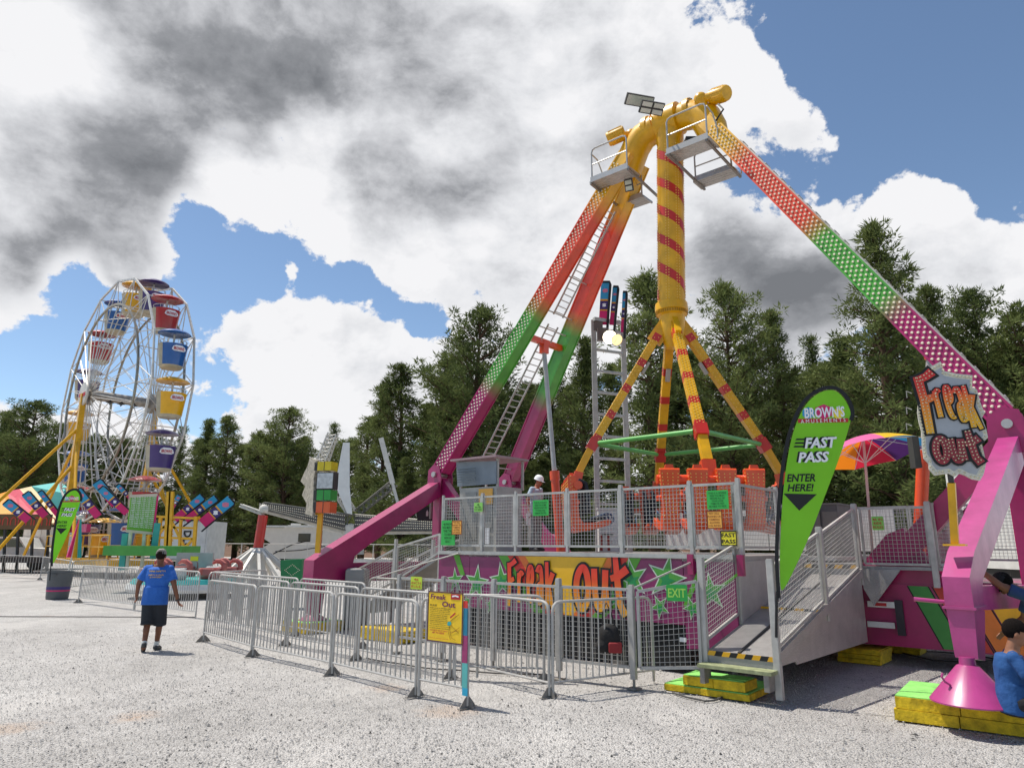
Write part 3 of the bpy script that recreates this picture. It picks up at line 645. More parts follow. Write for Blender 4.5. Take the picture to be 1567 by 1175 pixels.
# the tube
ZB=7.05
m=MB(); m.lathe([(.31,ZB),(.31,HT-.05),(.33,HT),(.33,HT+.3)],C0,16); tilt(m); tb=m.build('pendulum_tube',YEL,ride,smooth=True)
m=MB(); n=90
for s0 in range(2):
    vs=[];fs=[]; zt=HT-.15; turns=2.6
    N3=int(turns*24)
    for i in range(N3+1):
        a=2.9+s0*PI+i/24*2*PI; z=zt-i/24*1.44
        for dz in (0,.23): vs.append(C0+V((math.cos(a)*.316,math.sin(a)*.316,z-dz)))
    fs=[(2*i,2*i+1,2*i+3,2*i+2) for i in range(N3)]; m.add(vs,fs)
tilt(m); m.build('spiral_stripe',RED,tb)
m=MB()
for a0 in [k*PI/4+.3 for k in range(8)]:
    for i in range(58):
        z=ZB+.15+i*.068
        for da in (-.1,.1):
            a=a0+da; c=C0+V((math.cos(a)*.316,math.sin(a)*.316,z)); nrm=V((math.cos(a),math.sin(a),0)); m.dots(c,V((-math.sin(a),math.cos(a),0)),ZZ,[(0,0)],.015,.012)
tilt(m); m.build('bulb_rows',mat('amber_bulb','#f3cf6a',.15,vary=0,coat=.5),tb)
m=MB(); m.lathe([(.27,ZB+.3),(.29,ZB+.12),(.36,ZB+.1),(.37,ZB),(.37,ZB-.08),(.34,ZB-.1),(.34,ZB-.17),(.29,ZB-.2),(.29,ZB-.45),(.25,ZB-.75),(.16,ZB-.95),(0,ZB-.98)],C0,28); m.build('slew_ring',YEL,ride,smooth=True)
m=MB()
for k in range(40):
    a=k*2*PI/40; m.beam(C0+V((math.cos(a)*.35,math.sin(a)*.35,ZB-.1)),C0+V((math.cos(a)*.35,math.sin(a)*.35,ZB-.165)),.025,.02,V((-math.sin(a),math.cos(a),0)))
m.build('gear_teeth',mat('brass_teeth','#b8860c',.4,.3),ride)
RG=1.85; ZR=3.92
for k,a in enumerate((PI,1.5*PI,0,.5*PI)):
    d=V((math.cos(a),math.sin(a),0)); s=V((-math.sin(a),math.cos(a),0))
    p0=C0+d*.22+ZZ*(ZB-.45); p1=C0+d*RG+ZZ*ZR; p2=C0+d*(RG+.33)+ZZ*(ZR-.62)
    m=MB(); m.beam(p0,p1,.19,.17,s); m.beam(C0+d*.1+ZZ*(ZB-.32),p0+(p1-p0)*.13,.13,.34,s); dd=(p1-p0).normalized(); N_=dd.cross(s); N_=N_ if N_.dot(d)>0 else -N_
    am=m.build('gondola_arm',YEL,ride)
    m=MB(); ln=(p1-p0).length
    for f in (.1,.32,.54,.76,.96):
        q=p0+dd*ln*f; m.beam(q-dd*.09,q+dd*.09,.194,.174,s)
    m.beam(p1-dd*.12,p1+dd*.15,.24,.22,s); m.build('red_band',RED,am)
    m=MB(); o=p0+N_*.0875; Xs=s if s.cross(dd).dot(N_)>0 else -s
    m.dots(o,Xs,dd,[(x,y) for (x,y) in stud_pts(.19,ln,3,.075,.035,.25)],.016,.012)
    for sg in (-1,1):
        o=p0+s*(sg*.0955); Xs=N_ if N_.cross(dd).dot(s*sg)>0 else -N_
        m.dots(o,Xs,dd,stud_pts(.17,ln,2,.1,.045,.25),.013,.01)
    m.build('bulb_rows',mat('amber_bulb','#f3cf6a',.15,vary=0,coat=.5),am)
    m=MB(); m.beam(p1+dd*.12,p2,.18,.15,s); m.build('gondola_arm_end',YEL,ride)
    m=MB(); q=p0+dd*.9-N_*.14; m.beam(q,q+dd*.3,.1,.06,s); m.build('cable_box',LGREY,am)
    a2=a+PI/2; pn=C0+V((math.cos(a2),math.sin(a2),0))*RG+ZZ*ZR
    m=MB(); e=(pn-p1).normalized(); m.tube(p1+e*.15,pn-e*.15,.05,10); m.build('tie_tube',GRN,ride,smooth=True)
    # seat frame and four seats facing the middle
    fr=MB(); rr=RG+.62; zf=3.02
    fr.beam(p2,C0+d*(rr-.2)+ZZ*(zf-.1),.26,.18,s); fr.tube(C0+d*(rr-.18)-s*.98+ZZ*(zf-.08),C0+d*(rr-.18)+s*.98+ZZ*(zf-.08),.09,10); fr.tube(C0+d*(rr-.15)-s*1.0+ZZ*(zf-.42),C0+d*(rr-.15)+s*1.0+ZZ*(zf-.42),.055,10)
    fr.build('seat_frame',ORG,ride,smooth=True)
    for j in range(4):
        c=C0+d*rr+s*((j-1.5)*.515)+ZZ*2.0; In=-d
        # shell profile in the plane (In, Z): back, curved bottom, seat front
        pf=[(0,1.13),(-.03,1.1),(-.02,.75),(.02,.35),(.06,.14),(.13,.05),(.25,.02),(.55,.08),(.80,.16),(.84,.22),(.80,.27),(.5,.2),(.28,.2),(.2,.3),(.17,.75),(.15,1.1),(.12,1.13)]
        m=MB(); n=len(pf)
        def wid(z): return .09+.085*min(1,max(0,(z-.1)/.9))if z>.3 else .15
        for q,(x,z) in enumerate(pf): pass
        vs=[]
        for x,z in pf: vs.append(c+In*x+ZZ*z+s*(wid(z) if x<.3 else .17))
        for x,z in pf: vs.append(c+In*x+ZZ*z-s*(wid(z) if x<.3 else .17))
        m.add(vs,[tuple(range(n-1,-1,-1)),tuple(range(n,2*n))]+[(i,(i+1)%n,n+(i+1)%n,n+i) for i in range(n)])
        m.beam(c+ZZ*1.12+In*.06,c+ZZ*1.2+In*.06,.17,.1,s,w2=.13,h2=.07)
        se=m.build('seat',SEAT,ride)
        b=MB()
        for i in range(15):
            z=.16+i*.062; x=-.03+max(0,(.75-z))*.1+.0 if z>.35 else .0
            x=(-.03+(1.1-z)*.02) if z>.75 else (-.02+(.75-z)*.1)
            if z<.3: x=.02+(.35-z)*.2
            ww=wid(z)-.03
            for t in range(4): b.dots(c+In*x+ZZ*z,s,ZZ,[((t-1.5)/1.5*ww,0)],.0125,.012)
        for sg in (-1,1):
            for t in range(3):
                for i in range(9 if t else 12):
                    z=.3+i*.075+t*.02; o=c+In*(.03+t*.035+max(0,.5-z)*.1)+ZZ*z+s*(sg*(wid(z)+.0)); b.dots(o,In*sg,ZZ,[(0,0)],.011,.01)
        b.build('bulb_rows',mat('amber_bulb','#f3cf6a',.15),se)
        b=MB(); b.beam(c+In*.2+ZZ*.28,c+In*.18+ZZ*1.02,.24,.07,s,bev=.2); b.beam(c+In*.25+ZZ*.235,c+In*.7+ZZ*.29,.25,.05,s,bev=.2); b.build('pad',BLK,se)
        b=MB()
        for sg in (-1,1): b.path([c+In*.2+ZZ*1.05+s*(sg*.1),c+In*.34+ZZ*.98+s*(sg*.1),c+In*.38+ZZ*.7+s*(sg*.09),c+In*.36+ZZ*.45+s*(sg*.08)],.045,7)
        b.ball(c+In*.36+ZZ*.5,.1,sc=(1,1,1.3)); b.build('shoulder_restraint',mat('navy_rubber','#20242e',.55),se,smooth=True)
        b=MB()
        for sg in (-1,1): b.path([c+In*.62+ZZ*.34+s*(sg*.1),c+In*.75+ZZ*.4+s*(sg*.1),c+In*.86+ZZ*.36+s*(sg*.08),c+In*.9+ZZ*.26+s*(sg*.08),c+In*.84+ZZ*.18+s*(sg*.1)],.014,6)
        b.build('grab_handle',mat('blue_rubber','#28486c',.5),se)
# chassis with striped panel
m=MB(); m.box(L(.6,0,1.0),(13.4,2.3,.5),(U,VV,ZZ)); m.box(L(.6,0,.55),(12.6,.5,.4),(U,VV,ZZ)); m.build('chassis',MAG,ride)
pn=MB(); o=L(5.72,-1.42,0)
pn.cm=0; pn.prism([(-2.6,.28),(3.6,.28),(3.6,1.2),(-2.6,1.2)],o,U,ZZ,.05)
cols=[(1,-1.05,.26),(2,-.72,.24),(3,-.42,.22),(4,-.1,.55),(3,.5,.22),(2,.8,.26),(1,1.1,.26)]
for sg in (-1,1):
    for ci,x0,wd in ((1,.98,.26),(2,.64,.27),(3,.34,.25)):
        pn.cm=5; a=[(x0-.02,1.18),(x0+wd+.02,1.18),(x0+wd-.36,.3),(x0-.4,.3)]; pn.prism([(sg*p,q) for p,q in a],o,U,ZZ,.004,.004)
        pn.cm=ci; a=[(x0,1.18),(x0+wd,1.18),(x0+wd-.38,.3),(x0-.38,.3)]; pn.prism([(sg*p,q) for p,q in a],o,U,ZZ,.004,.008)
pn.cm=4; pn.prism([(-.3,1.18),(.3,1.18),(0,.45)],o,U,ZZ,.004,.006)
pn.build('striped_panel',[MAG,mat('stripe_green','#3f8f3c',.4),mat('stripe_red','#c03426',.4),mat('stripe_orange','#e07828',.4),YEL,BLKP],ride)
m=MB()
for u0 in (-4,-1,2,5,6.6):
    for sv in (-1,1): 
        m.tube(L(u0,sv*1.0,.9),L(u0,sv*1.0,.3),.06,8)
m.build('jack_leg',DK,ride)
# ================================================================ DECK
deck=thing('loading_platform','loading deck with painted purple and yellow front panels and steel mesh railings','platform',L(0,-2.9,0))
DZ=1.62; DV=-4.3; U0,U1=-2.92,2.98
m=MB(); m.box(L((U0+U1)/2,(DV-1.3)/2,DZ-.04),(U1-U0,-1.3-DV,.08),(U,VV,ZZ)); m.build('deck_floor',PLATE,deck)
m=MB(); m.box(L(.2,0,DZ-.06),(6.4,2.5,.06),(U,VV,ZZ)); m.box(L(-.4,2.9,DZ-.06),(7.6,3.2,.06),(U,VV,ZZ)); m.build('middle_floor',PLATE,deck)
m=MB()
for u0 in (-2.8,-1,1,2.8):
    for v0 in (DV+.2,4.3): m.tube(L(u0,v0,DZ-.08),L(u0,v0,.05),.04,8); m.box(L(u0,v0,.03),(.25,.25,.05),(U,VV,ZZ))
for v0 in (DV+.35,-2.8): m.beam(L(U0+.1,v0,DZ-.16),L(U1-.1,v0,DZ-.16),.08,.14,VV)
m.build('deck_support',GALD,deck)
m=MB(); m.beam(L(U0,DV-.02,DZ-.01),L(U1,DV-.02,DZ-.01),.03,.06,VV); m.build('deck_edge',ALU,deck)
# --- painted front
FZ0=.66; o=L(0,DV,0)
PUR=mat('purple_panel','#85205c',.38,coat=.25,vary=.1)
m=MB()
for a,b in ((U0,-2.1),(-2.09,-.55),(-.54,1.02),(1.03,2.2),(2.21,U1)):
    m.prism([(a,FZ0),(b,FZ0),(b,DZ-.05),(a,DZ-.05)],o,U,ZZ,.04)
pf=m.build('painted_front',PUR,deck)
def up_(px,py): # photo point on the front plane -> (u,z)
    r=ray(px,py); n=-VV; t=(o-CAM).dot(n)/r.dot(n); p=CAM+r*t; d=p-o; return (d.dot(U),p.z)
def poly_px(mb,pts,off,th=.002,dx=0): mb.prism([(a+dx,max(FZ0,min(DZ-.05,b))) for a,b in [up_(*p) for p in pts]],o,U,ZZ,th,off)
GR2=mat('panel_green','#5aa02c',.4,vary=.08); GR3=mat('panel_dark_green','#1f8a4c',.4,vary=.08); OR2=mat('panel_orange','#e8742c',.4,vary=.08); RD2=mat('panel_red','#d23228',.4,vary=.08); YL2=mat('panel_yellow','#eeb60e',.38,vary=.08,coat=.2)
m=MB()
def strip(mb,pts,mi,off): mb.cm=mi; poly_px(mb,pts,off)
strip(m,[(804,848),(930,848),(905,905),(878,962),(865,962),(835,905)],0,.006)
strip(m,[(804,848),(793,848),(824,905),(850,962),(866,962),(836,905)],1,.006); strip(m,[(793,848),(777,848),(808,905),(835,962),(850,962),(824,905)],2,.006); strip(m,[(777,848),(763,848),(792,905),(818,962),(835,962),(808,905)],3,.006)
strip(m,[(928,848),(943,848),(905,915),(886,962),(877,962),(900,905)],1,.006); strip(m,[(943,848),(962,848),(930,915),(905,962),(886,962),(905,915)],2,.006); strip(m,[(962,848),(981,848),(945,925),(925,962),(905,962),(930,915)],3,.006)
strip(m,[(694,848),(703,848),(712,880),(705,880)],3,.006); strip(m,[(1074,848),(1086,848),(1062,905),(1050,930),(1046,925)],3,.006)
strip(m,[(1088,905),(1130,875),(1130,880),(1086,915)],3,.006)
m.build('colour_stripes',[YL2,OR2,RD2,GR2],pf)
def star(mb,c,r,rot,off,sy=1.0):
    pts=[]
    for i in range(10):
        a=PI/2+rot+i*PI/5; q=r if i%2==0 else r*.4; pts.append((c[0]+q*math.cos(a),c[1]+q*math.sin(a)*sy))
    mb.prism(pts,o,U,ZZ,.002,off)
m=MB()
for (px,py,r,rt) in ((697,888,.2,.1),(730,892,.28,-.1),(768,888,.27,.15),(715,920,.12,.3),(968,885,.26,.2),(1020,885,.3,-.25),(1088,905,.22,.1),(1060,930,.14,.4),(940,915,.14,.1),(752,925,.14,.1),(1010,928,.15,.5)):
    c=up_(px,py)
    if not(U0+.1<c[0]<U1-.1): continue
    m.cm=0; star(m,c,r*1.13,rt,.008,1.1); m.cm=1; star(m,c,r*.93,rt,.011,1.1); m.cm=2; star(m,(c[0],c[1]-.03),r*.5,rt,.013,1.0)
m.build('star_pattern',[mat('star_outline','#c8d0c0',.5,vary=0),mat('star_green','#4f9c3c',.4),GR3],pf)
# --- hand-drawn lettering: each letter is a set of strokes in a unit box
GL={
'F':[[(.12,0,.9),(.2,.55),(.16,.98,1.1)],[(.16,.93),(.55,.98),(.85,1.05,1.2)],[(.2,.55,.9),(.5,.6),(.68,.62,.8)]],
'r':[[(.25,.1),(.25,.75)],[(.25,.62),(.45,.8),(.7,.72,.8)]],
'e':[[(.25,.48),(.7,.55),(.72,.8),(.5,.95),(.27,.8),(.22,.4),(.4,.12),(.68,.15,.8)]],
'a':[[(.2,.8),(.45,.95),(.68,.8),(.72,.1)],[(.7,.5),(.45,.55),(.25,.4),(.3,.15),(.5,.08),(.7,.25)]],
'k':[[(.22,1.02,.9),(.25,.5),(.22,.0)],[(.25,.38),(.5,.55),(.82,.78,1.2)],[(.42,.48),(.62,.2),(.9,-.05,.7)]],
'o':[[(.5,.95),(.2,.75),(.12,.4),(.3,.08),(.55,.05),(.8,.25),(.85,.6),(.72,.88)]],
'u':[[(.18,.9),(.2,.4),(.35,.08),(.6,.1),(.75,.4),(.8,.88)],[(.78,.5),(.82,.1)]],
't':[[(.35,1.2,.8),(.45,.6),(.55,.2),(.8,-.02,1.1)],[(.1,.72,.8),(.45,.76),(.95,.92,1.1)]]}
def graf(word,x,y,w_,h_,O,X,Y,stroke,mats_off,fill,outl,halo=None,slant=0,mb_o=None,mb_f=None,mb_h=None,gaps=1.0,rise=0):
    n=len(word); cw=w_/n
    for i,ch in enumerate(word):
        for si,s in enumerate(GL[ch]):
            cl=(ch=='o')
            pts=[]
            for q in s:
                a=x+(i+q[0]*gaps)*cw; b=y+q[1]*h_+rise*i; pts.append((a+slant*(q[1]*h_),b,q[2] if len(q)>2 else 1))
            e=.0006*(si+1+i*2)
            # lengthen ends for the outline
            def ext(pts,k):
                if cl: return pts
                p=[list(z) for z in pts]
                for (i0,i1) in ((0,1),(-1,-2)):
                    d=V((p[i0][0]-p[i1][0],p[i0][1]-p[i1][1])).normalized(); p[i0][0]+=d.x*k; p[i0][1]+=d.y*k
                return [tuple(z) for z in p]
            if mb_h is not None: mb_h.ribbon(ext(pts,stroke*.6),stroke*2.3,O,X,Y,mats_off+e,.001,cl)
            mb_o.ribbon(ext(pts,stroke*.33),stroke*1.6,O,X,Y,mats_off+.006+e,.001,cl)
            mb_f.ribbon(ext(pts,stroke*.08),stroke*.95,O,X,Y,mats_off+.012+e,.001,cl,tf=lambda a,b:max(.001,min(1,(b-y)/h_)))
FILL=ramp_mat('graffiti_fill',[(0,'#f0b010'),(.35,'#f09018'),(.7,'#e84a20'),(1,'#e02c20')],noise=.05)
mo,mf,mh=MB(),MB(),MB()
# smooth the strokes once with midpoints
def sm(s,cl=False,it=2):
    for _ in range(it):
        out=[] if cl else [s[0]]
        rng=range(len(s)) if cl else range(len(s)-1)
        for i in rng:
            a,b=s[i],s[(i+1)%len(s)]; wa=a[2] if len(a)>2 else 1; wb=b[2] if len(b)>2 else 1
            out.append((a[0]*.75+b[0]*.25,a[1]*.75+b[1]*.25,wa*.75+wb*.25)); out.append((a[0]*.25+b[0]*.75,a[1]*.25+b[1]*.75,wa*.25+wb*.75))
        if not cl: out.append(s[-1])
        s=out
    return s
GL={k:[ (sm(s,k=='o') if k not in 'Fkt' else [tuple(p) if len(p)>2 else (*p,1) for p in s]) for s in v] for k,v in GL.items()}
a0,b0=up_(782,940); a1,b1=up_(850,862)
for wd,(pa,pb),(pc,pd) in (('Freak',(778,945),(850,866)),('out',(880,942),(962,868))):
    a0,_=up_(pa,pb); a1,_=up_(pc,pd); zb=.74; zt=1.46
    graf(wd,a0,zb,a1-a0,zt-zb,o,U,ZZ,.085 if wd=='Freak' else .12,.014,None,None,mb_o=mo,mb_f=mf)
mf.build('graffiti_letters',FILL,pf); mo.build('letter_outline',BLKP,pf)
m=MB(); m.prism([(U0+.02,.06),(2.2,.06),(2.2,FZ0),(U0+.02,FZ0)],L(0,DV+.05,0),U,ZZ,.02); m.build('under_deck_shade',mat('deck_shade_black','#141416',.8,bump=.5,bscale=8),deck)  # black sheet added to stand for the deep shade below the deck
m=MB(); m.prism([(2.2,.34),(U1,.42),(U1,FZ0),(2.2,FZ0)],L(0,DV,0),U,ZZ,.03); m.build('lower_panel',PUR,deck)
# --- mesh railings
def mesh_panel(mb,a,b,z0,z1,cell=.05,wr=.0032,z0b=None,z1b=None):
    a,b=V(a),V(b); z0b=z0 if z0b is None else z0b; z1b=z1 if z1b is None else z1b
    ln=(b-a).length; d=(b-a)/ln; n=max(2,int(ln/cell)); k=max(2,int((z1-z0)/cell))
    for i in range(1,n):
        f=i/n; mb.beam(a+d*(ln*f)+ZZ*(z0+(z0b-z0)*f),a+d*(ln*f)+ZZ*(z1+(z1b-z1)*f),wr,wr,d)
    for j in range(1,k):
        f=j/k; mb.beam(a+ZZ*(z0+(z1-z0)*f),b+ZZ*(z0b+(z1b-z0b)*f),wr,wr,d.cross(ZZ))
def rail_panel(mb,a,b,z0,z1,r=.018,z0b=None,z1b=None):
    a,b=V(a),V(b); z0b=z0 if z0b is None else z0b; z1b=z1 if z1b is None else z1b
    A0,A1,B0,B1=a+ZZ*z0,a+ZZ*z1,b+ZZ*z0b,b+ZZ*z1b
    for p,q in ((A0,B0),(A1,B1),(A0,A1),(B0,B1)): mb.beam(p,q,r*2,r*2,(b-a).cross(ZZ))
def mesh_fence(parent,a,b,z0,z1,name='mesh_panel',cell=.058,z0b=None,z1b=None,wr=.0055,label=None):
    m=MB(); rail_panel(m,a,b,z0,z1,.018,z0b,z1b); p=m.build(name,GALV,parent,label=label)
    m=MB(); mesh_panel(m,a,b,z0,z1,cell,wr,z0b,z1b); m.build('wire_mesh',GALV,p); return p
def post(parent,p,z0,z1,w_=.07,name='post',mt=None):
    m=MB(); m.beam(V(p)+ZZ*z0,V(p)+ZZ*z1,w_,w_,U,bev=.15); m.box(V(p)+ZZ*(z1+.006),(w_*.8,w_*.8,.012),(U,VV,ZZ)); return m.build(name,mt or GALV,parent)
fu=[-2.88,-2.05,-.35,.2,1.35,2.2,2.93]   # along the front
def UF(px): # u of a photo column on the front plane
    return up_(px,800)[0]
fu=[U0+.04,UF(736),UF(787),UF(866),UF(949),UF(1056),UF(1131)]
for i in range(6):
    a=L(fu[i],DV+.04,0); b=L(fu[i+1],DV+.04,0); g_=.04
    if i==3: 
        a2=a+U*g_; b2=b-U*g_
    a2=a+U*g_; b2=b-U*g_
    mesh_fence(deck,a2,b2,DZ+.12,DZ+1.0)
for i,x in enumerate(fu): post(deck,L(x,DV+.04,0),DZ-.12,DZ+1.06,.06 if i in(1,4,5,6) else .045)
# left side railing with gate and rear railing, right return
mesh_fence(deck,L(U0+.03,DV+.1,0),L(U0+.03,-1.6,0),DZ+.12,DZ+1.0); 
mesh_fence(deck,L(U1,DV+.1,0),L(U1,-2.6,0),DZ+.12,DZ+1.0); post(deck,L(U1,-2.55,0),DZ-.1,DZ+1.05,.06)
for (a,b) in ((-4.0,-1.6),(-1.55,1.0),(1.05,3.4),(3.45,5.6)):
    mesh_fence(deck,L(a,4.4,0),L(b,4.4,0),DZ+.1,DZ+1.05,cell=.07)
m=MB()
for k in range(6): m.prism([(0,.05),(.9,.05),(.9,1.0),(0,1.0)],L(-2.2+k*.93,3.3,DZ),U,ZZ,.03)
m.build('rear_panel',WHT,deck,label='white sheet panels along the back of the deck')
# magenta gate stubs under the front posts
m=MB()
for x in (fu[5],fu[6]): m.beam(L(x,DV-.03,DZ+.02),L(x,DV-.03,DZ-.26),.09,.07,U)
m.build('post_socket',MAG,deck)
m=MB(); m.tube(L(fu[0]+.55,DV-.06,DZ-.02),L(fu[0]-1.4,DV-.5,1.1),.014,6); m.tube(L(fu[5],DV-.06,DZ-.1),L(2.22,-5.7,1.22),.014,6); m.build('stay_rod',GALV,deck)
# notices on the railings ---------------------------------------------------------------
NP=[]
def notice(px0,py0,px1,py1,mt,lines,name,label,cat='sign',plane=None,tm=None,off=.03,frame=None,bold=.012,group=None):
    pl=plane; 
    cx_,cy_=(px0+px1)/2,(py0+py1)/2
    a0,b1=pl.uv(px0,py0); a1,_=pl.uv(px1,(py0+py1)/2); _,b0=pl.uv((px0+px1)/2,py1); _,b1=pl.uv((px0+px1)/2,py0)
    a0,_=pl.uv(px0,(py0+py1)/2)
    ww,hh=a1-a0,b1-b0
    O=pl.pt(a0,b0,off); root=thing(name,label,cat,O,group)
    m=MB()
    if ww>.12: m.prism([(.012,0),(ww-.012,0),(ww,.012),(ww,hh-.012),(ww-.012,hh),(.012,hh),(0,hh-.012),(0,.012)],O,pl.x,pl.y,.006)
    else: m.prism([(0,0),(ww,0),(ww,hh),(0,hh)],O,pl.x,pl.y,.006)
    m.build('board',mt,root)
    if frame:
        m=MB(); t=.014
        for q in ([(0,0),(ww,0),(ww,t),(0,t)],[(0,hh-t),(ww,hh-t),(ww,hh),(0,hh)],[(0,t),(t,t),(t,hh-t),(0,hh-t)],[(ww-t,t),(ww,t),(ww,hh-t),(ww-t,hh-t)]): m.prism(q,O,pl.x,pl.y,.004,.003)
        m.build('border',frame,root)
    if lines:
        m=MB(); lines_of_text(m,lines,O,pl.x,pl.y,ww*.08,hh*.08,ww*.84,hh*.84,.004,bold); m.build('lettering',tm or BLKP,root)
    return root,O,ww,hh
class DPlane(Plane):
    def __init__(s,P,X): s.P=V(P); s.x=V(X).normalized(); s.y=V((0,0,1)); s.n=s.x.cross(s.y)
FRP=DPlane(L(0,DV,0),U)
DG=mat('dark_green_print','#0c3c1c',.6,vary=0); BRP=mat('brown_print','#7a2c14',.6,vary=0)
notice(817,765,841,789,SGRN,['THIS IS A SCARY','RIDE FOR SOME','RIDERS HOLD ON','TO BARS AND','REMAIN SEATED'],'notice_sign','green rule notice on the mesh beside the operator',plane=FRP,tm=DG)
notice(1083,750,1116,779,SGRN,['THIS IS A SEVERE','RIDE YOU MUST','SECURE ALL OF','YOUR LOOSE','ITEMS OR NOT','BE ABLE TO RIDE'],'notice_sign','larger green rule notice at the top of the deck gate',plane=FRP,tm=DG)
notice(1083,781,1107,809,SORG,['NO CELL','PHONES OR','CAMERAS','ALLOWED','ON RIDES'],'notice_sign','orange no phones notice under the green one on the deck gate',plane=FRP,tm=BRP,frame=BRP)
notice(1104,812,1129,835,SYEL,['FAST','PASS'],'notice_sign','yellow fast pass plate at the foot of the deck gate',plane=FRP,frame=BLKP,bold=.03)
notice(677,796,698,834,SGRN,['46 INCHES','YOU MUST BE','THIS TALL','TO RIDE','WITH AN','ADULT'],'notice_sign','tall green height notice on the left end mesh panel',plane=FRP,tm=DG)
notice(694,796,709,818,SORG,['NO CELL','PHONES OR','CAMERAS','ALLOWED','ON RIDES'],'notice_sign','orange no phones notice on the left end mesh panel',plane=FRP,tm=BRP,frame=BRP,off=.045)
notice(727,769,740,783,SLIM,['48','INCHES','TO RIDE'],'notice_sign','small pale green height notice before the operator cabin',plane=FRP,tm=DG)
# --- operator cabin
cab=thing('operator_booth','grey operator cabin with slanted canopy at the left end of the deck','booth',L(-2.3,-1.7,DZ))
q=PY(737,800,14.6)
cU0,cU1=-3.0,-1.95
CP=L(-2.42,-3.4,DZ)
m=MB(); m.box(CP+ZZ*.62,(1.0,.75,1.24),(U,VV,ZZ)); m.build('cabin_body',LGREY,cab)
m=MB(); m.prism([(-.55,1.28),(.5,1.28),(.5,1.72),(-.6,1.78)],CP-VV*.40,U,ZZ,.05); m.build('canopy_front',mat('blue_grey_panel','#7d8690',.45),cab)
m=MB(); m.box(CP+ZZ*1.80-VV*.05,(1.25,1.0,.04),(U,VV,ZZ)); m.build('roof',mat('roof_trim','#a08488',.5),cab)
m=MB()
for a,b in ((-.5,.4),(.5,.4),(-.5,-.35),(.5,-.35)): m.beam(CP+U*a+VV*b+ZZ*1.2,CP+U*a+VV*b+ZZ*1.8,.04,.04,U)
m.build('corner_post',GALV,cab)
m=MB(); m.prism([(-.4,.25),(-.02,.25),(-.02,1.15),(-.4,1.15)],CP-VV*.39,U,ZZ,.012); m.prism([(.02,.45),(.4,.45),(.4,1.05),(.02,1.05)],CP-VV*.39,U,ZZ,.012); m.build('hatch',mat('panel_trim','#9a9792',.5),cab)
m=MB(); m.prism([(.05,.9),(.42,.9),(.42,1.2),(.05,1.2)],CP-VV*.40,U,ZZ,.006,.004); m.build('orange_notice',SORG,cab)
m=MB(); m.prism([(.12,.15),(.35,.15),(.35,.45),(.12,.45)],CP-VV*.40,U,ZZ,.006,.004); m.build('white_notice',WPR,cab)
m=MB(); 
for k in range(6): m.prism([(-.45,1.34+k*.05),(.05,1.34+k*.05),(.05,1.36+k*.05),(-.45,1.36+k*.05)],CP-VV*.45,U,ZZ,.008,.06)
m.build('vent_slats',mat('vent_grey','#5c6468',.5),cab)
# white control cabinet with red straps
cb=thing('control_cabinet','white cabinet with red straps standing behind the left gondola','cabinet',L(.3,-1.5,DZ))
cpn=Plane(PY(932,840,16.6),0); q0=cpn.hit(932,830)
m=MB(); m.box(V((q0.x,q0.y,DZ+.48)),(.5,.3,.96)); m.box(V((q0.x-.0,q0.y,DZ+.98)),(.54,.34,.04)); m.build('body',WHT,cb)
m=MB()
for s in (-.1,.07): m.box(V((q0.x+s-.1,q0.y-.155,DZ+.2)),(.06,.01,.36))
m.build('red_strap',mat('strap_red','#a03830',.6),cb)
m=MB(); m.box(V((q0.x-.04,q0.y-.155,DZ+.38)),(.26,.012,.04)); m.build('strap_bar',DK,cb)

TP=DPlane(L(4,-1.5,0),U)
for (y0,y1) in ((919,929),(950,960)):
    a,z1=TP.uv(1327,y0); b,_=TP.uv(1368,y0); _,z0=TP.uv(1347,y1); m=MB(); m.prism([(a,z0),(b,z0),(b,z1),(a,z1)],TP.P,TP.x,TP.y,.04); rb_=m.build('reflector_bar',WHT,ride)
    if y0<930: c=(a+b)/2; m=MB(); m.prism([(c-.08,z0+.02),(c+.08,z0+.02),(c+.08,z1-.02),(c-.08,z1-.02)],TP.P,TP.x,TP.y,.004,.005); m.build('red_reflector',RPR,rb_)
a,z1=TP.uv(1368,918); b,z0=TP.uv(1386,973); m=MB(); m.prism([(a,z0),(b,z0),(b,z1),(a,z1)],TP.P,TP.x,TP.y,.06); m.build('bumper_block',mat('bumper_grey','#38343a',.6),ride)
# ================================================================ RAMP, QUEUE FENCES, BARRIERS
ramp=thing('entry_ramp','grey mesh sided entry ramp climbing from the lime step boards to the deck','ramp',L(3.42,-5.3,0))
RU0,RU1,RV0,RV1,RZ0,RZ1=3.0,3.84,-5.3,-1.6,.50,1.32
m=MB(); vs=[L(RU0,RV0,RZ0),L(RU1,RV0,RZ0),L(RU1,RV1,RZ1),L(RU0,RV1,RZ1)]; m.add(vs+[p-ZZ*.05 for p in vs],[(0,1,2,3),(7,6,5,4),(0,4,5,1),(1,5,6,2),(2,6,7,3),(3,7,4,0)]); m.build('ramp_floor',PLATE,ramp)
m=MB(); m.beam(L((RU0+RU1)/2-.02,RV0,RZ0+.01),L((RU0+RU1)/2-.02,RV1,RZ1+.01),.03,.015,U); m.build('floor_joint',DK,ramp)
m=MB()
def rz(v): return RZ0+(RZ1-RZ0)*(v-RV0)/(RV1-RV0)
m.prism([(RV0,RZ0-.1),(RV1,RZ1-.02),(RV1,.33),(RV0+.6,.36),(RV0+.55,.40)],L(RU1+.03,0,0),VV,ZZ,.02); 
m.beam(L(RU1+.04,RV0,RZ0+.0),L(RU1+.04,RV1,RZ1+.04),.05,.12,U); m.build('side_panel',mat('ribbed_skirt','#b5aeab',.45,.35,vary=.15,bump=.3,bscale=40),ramp)
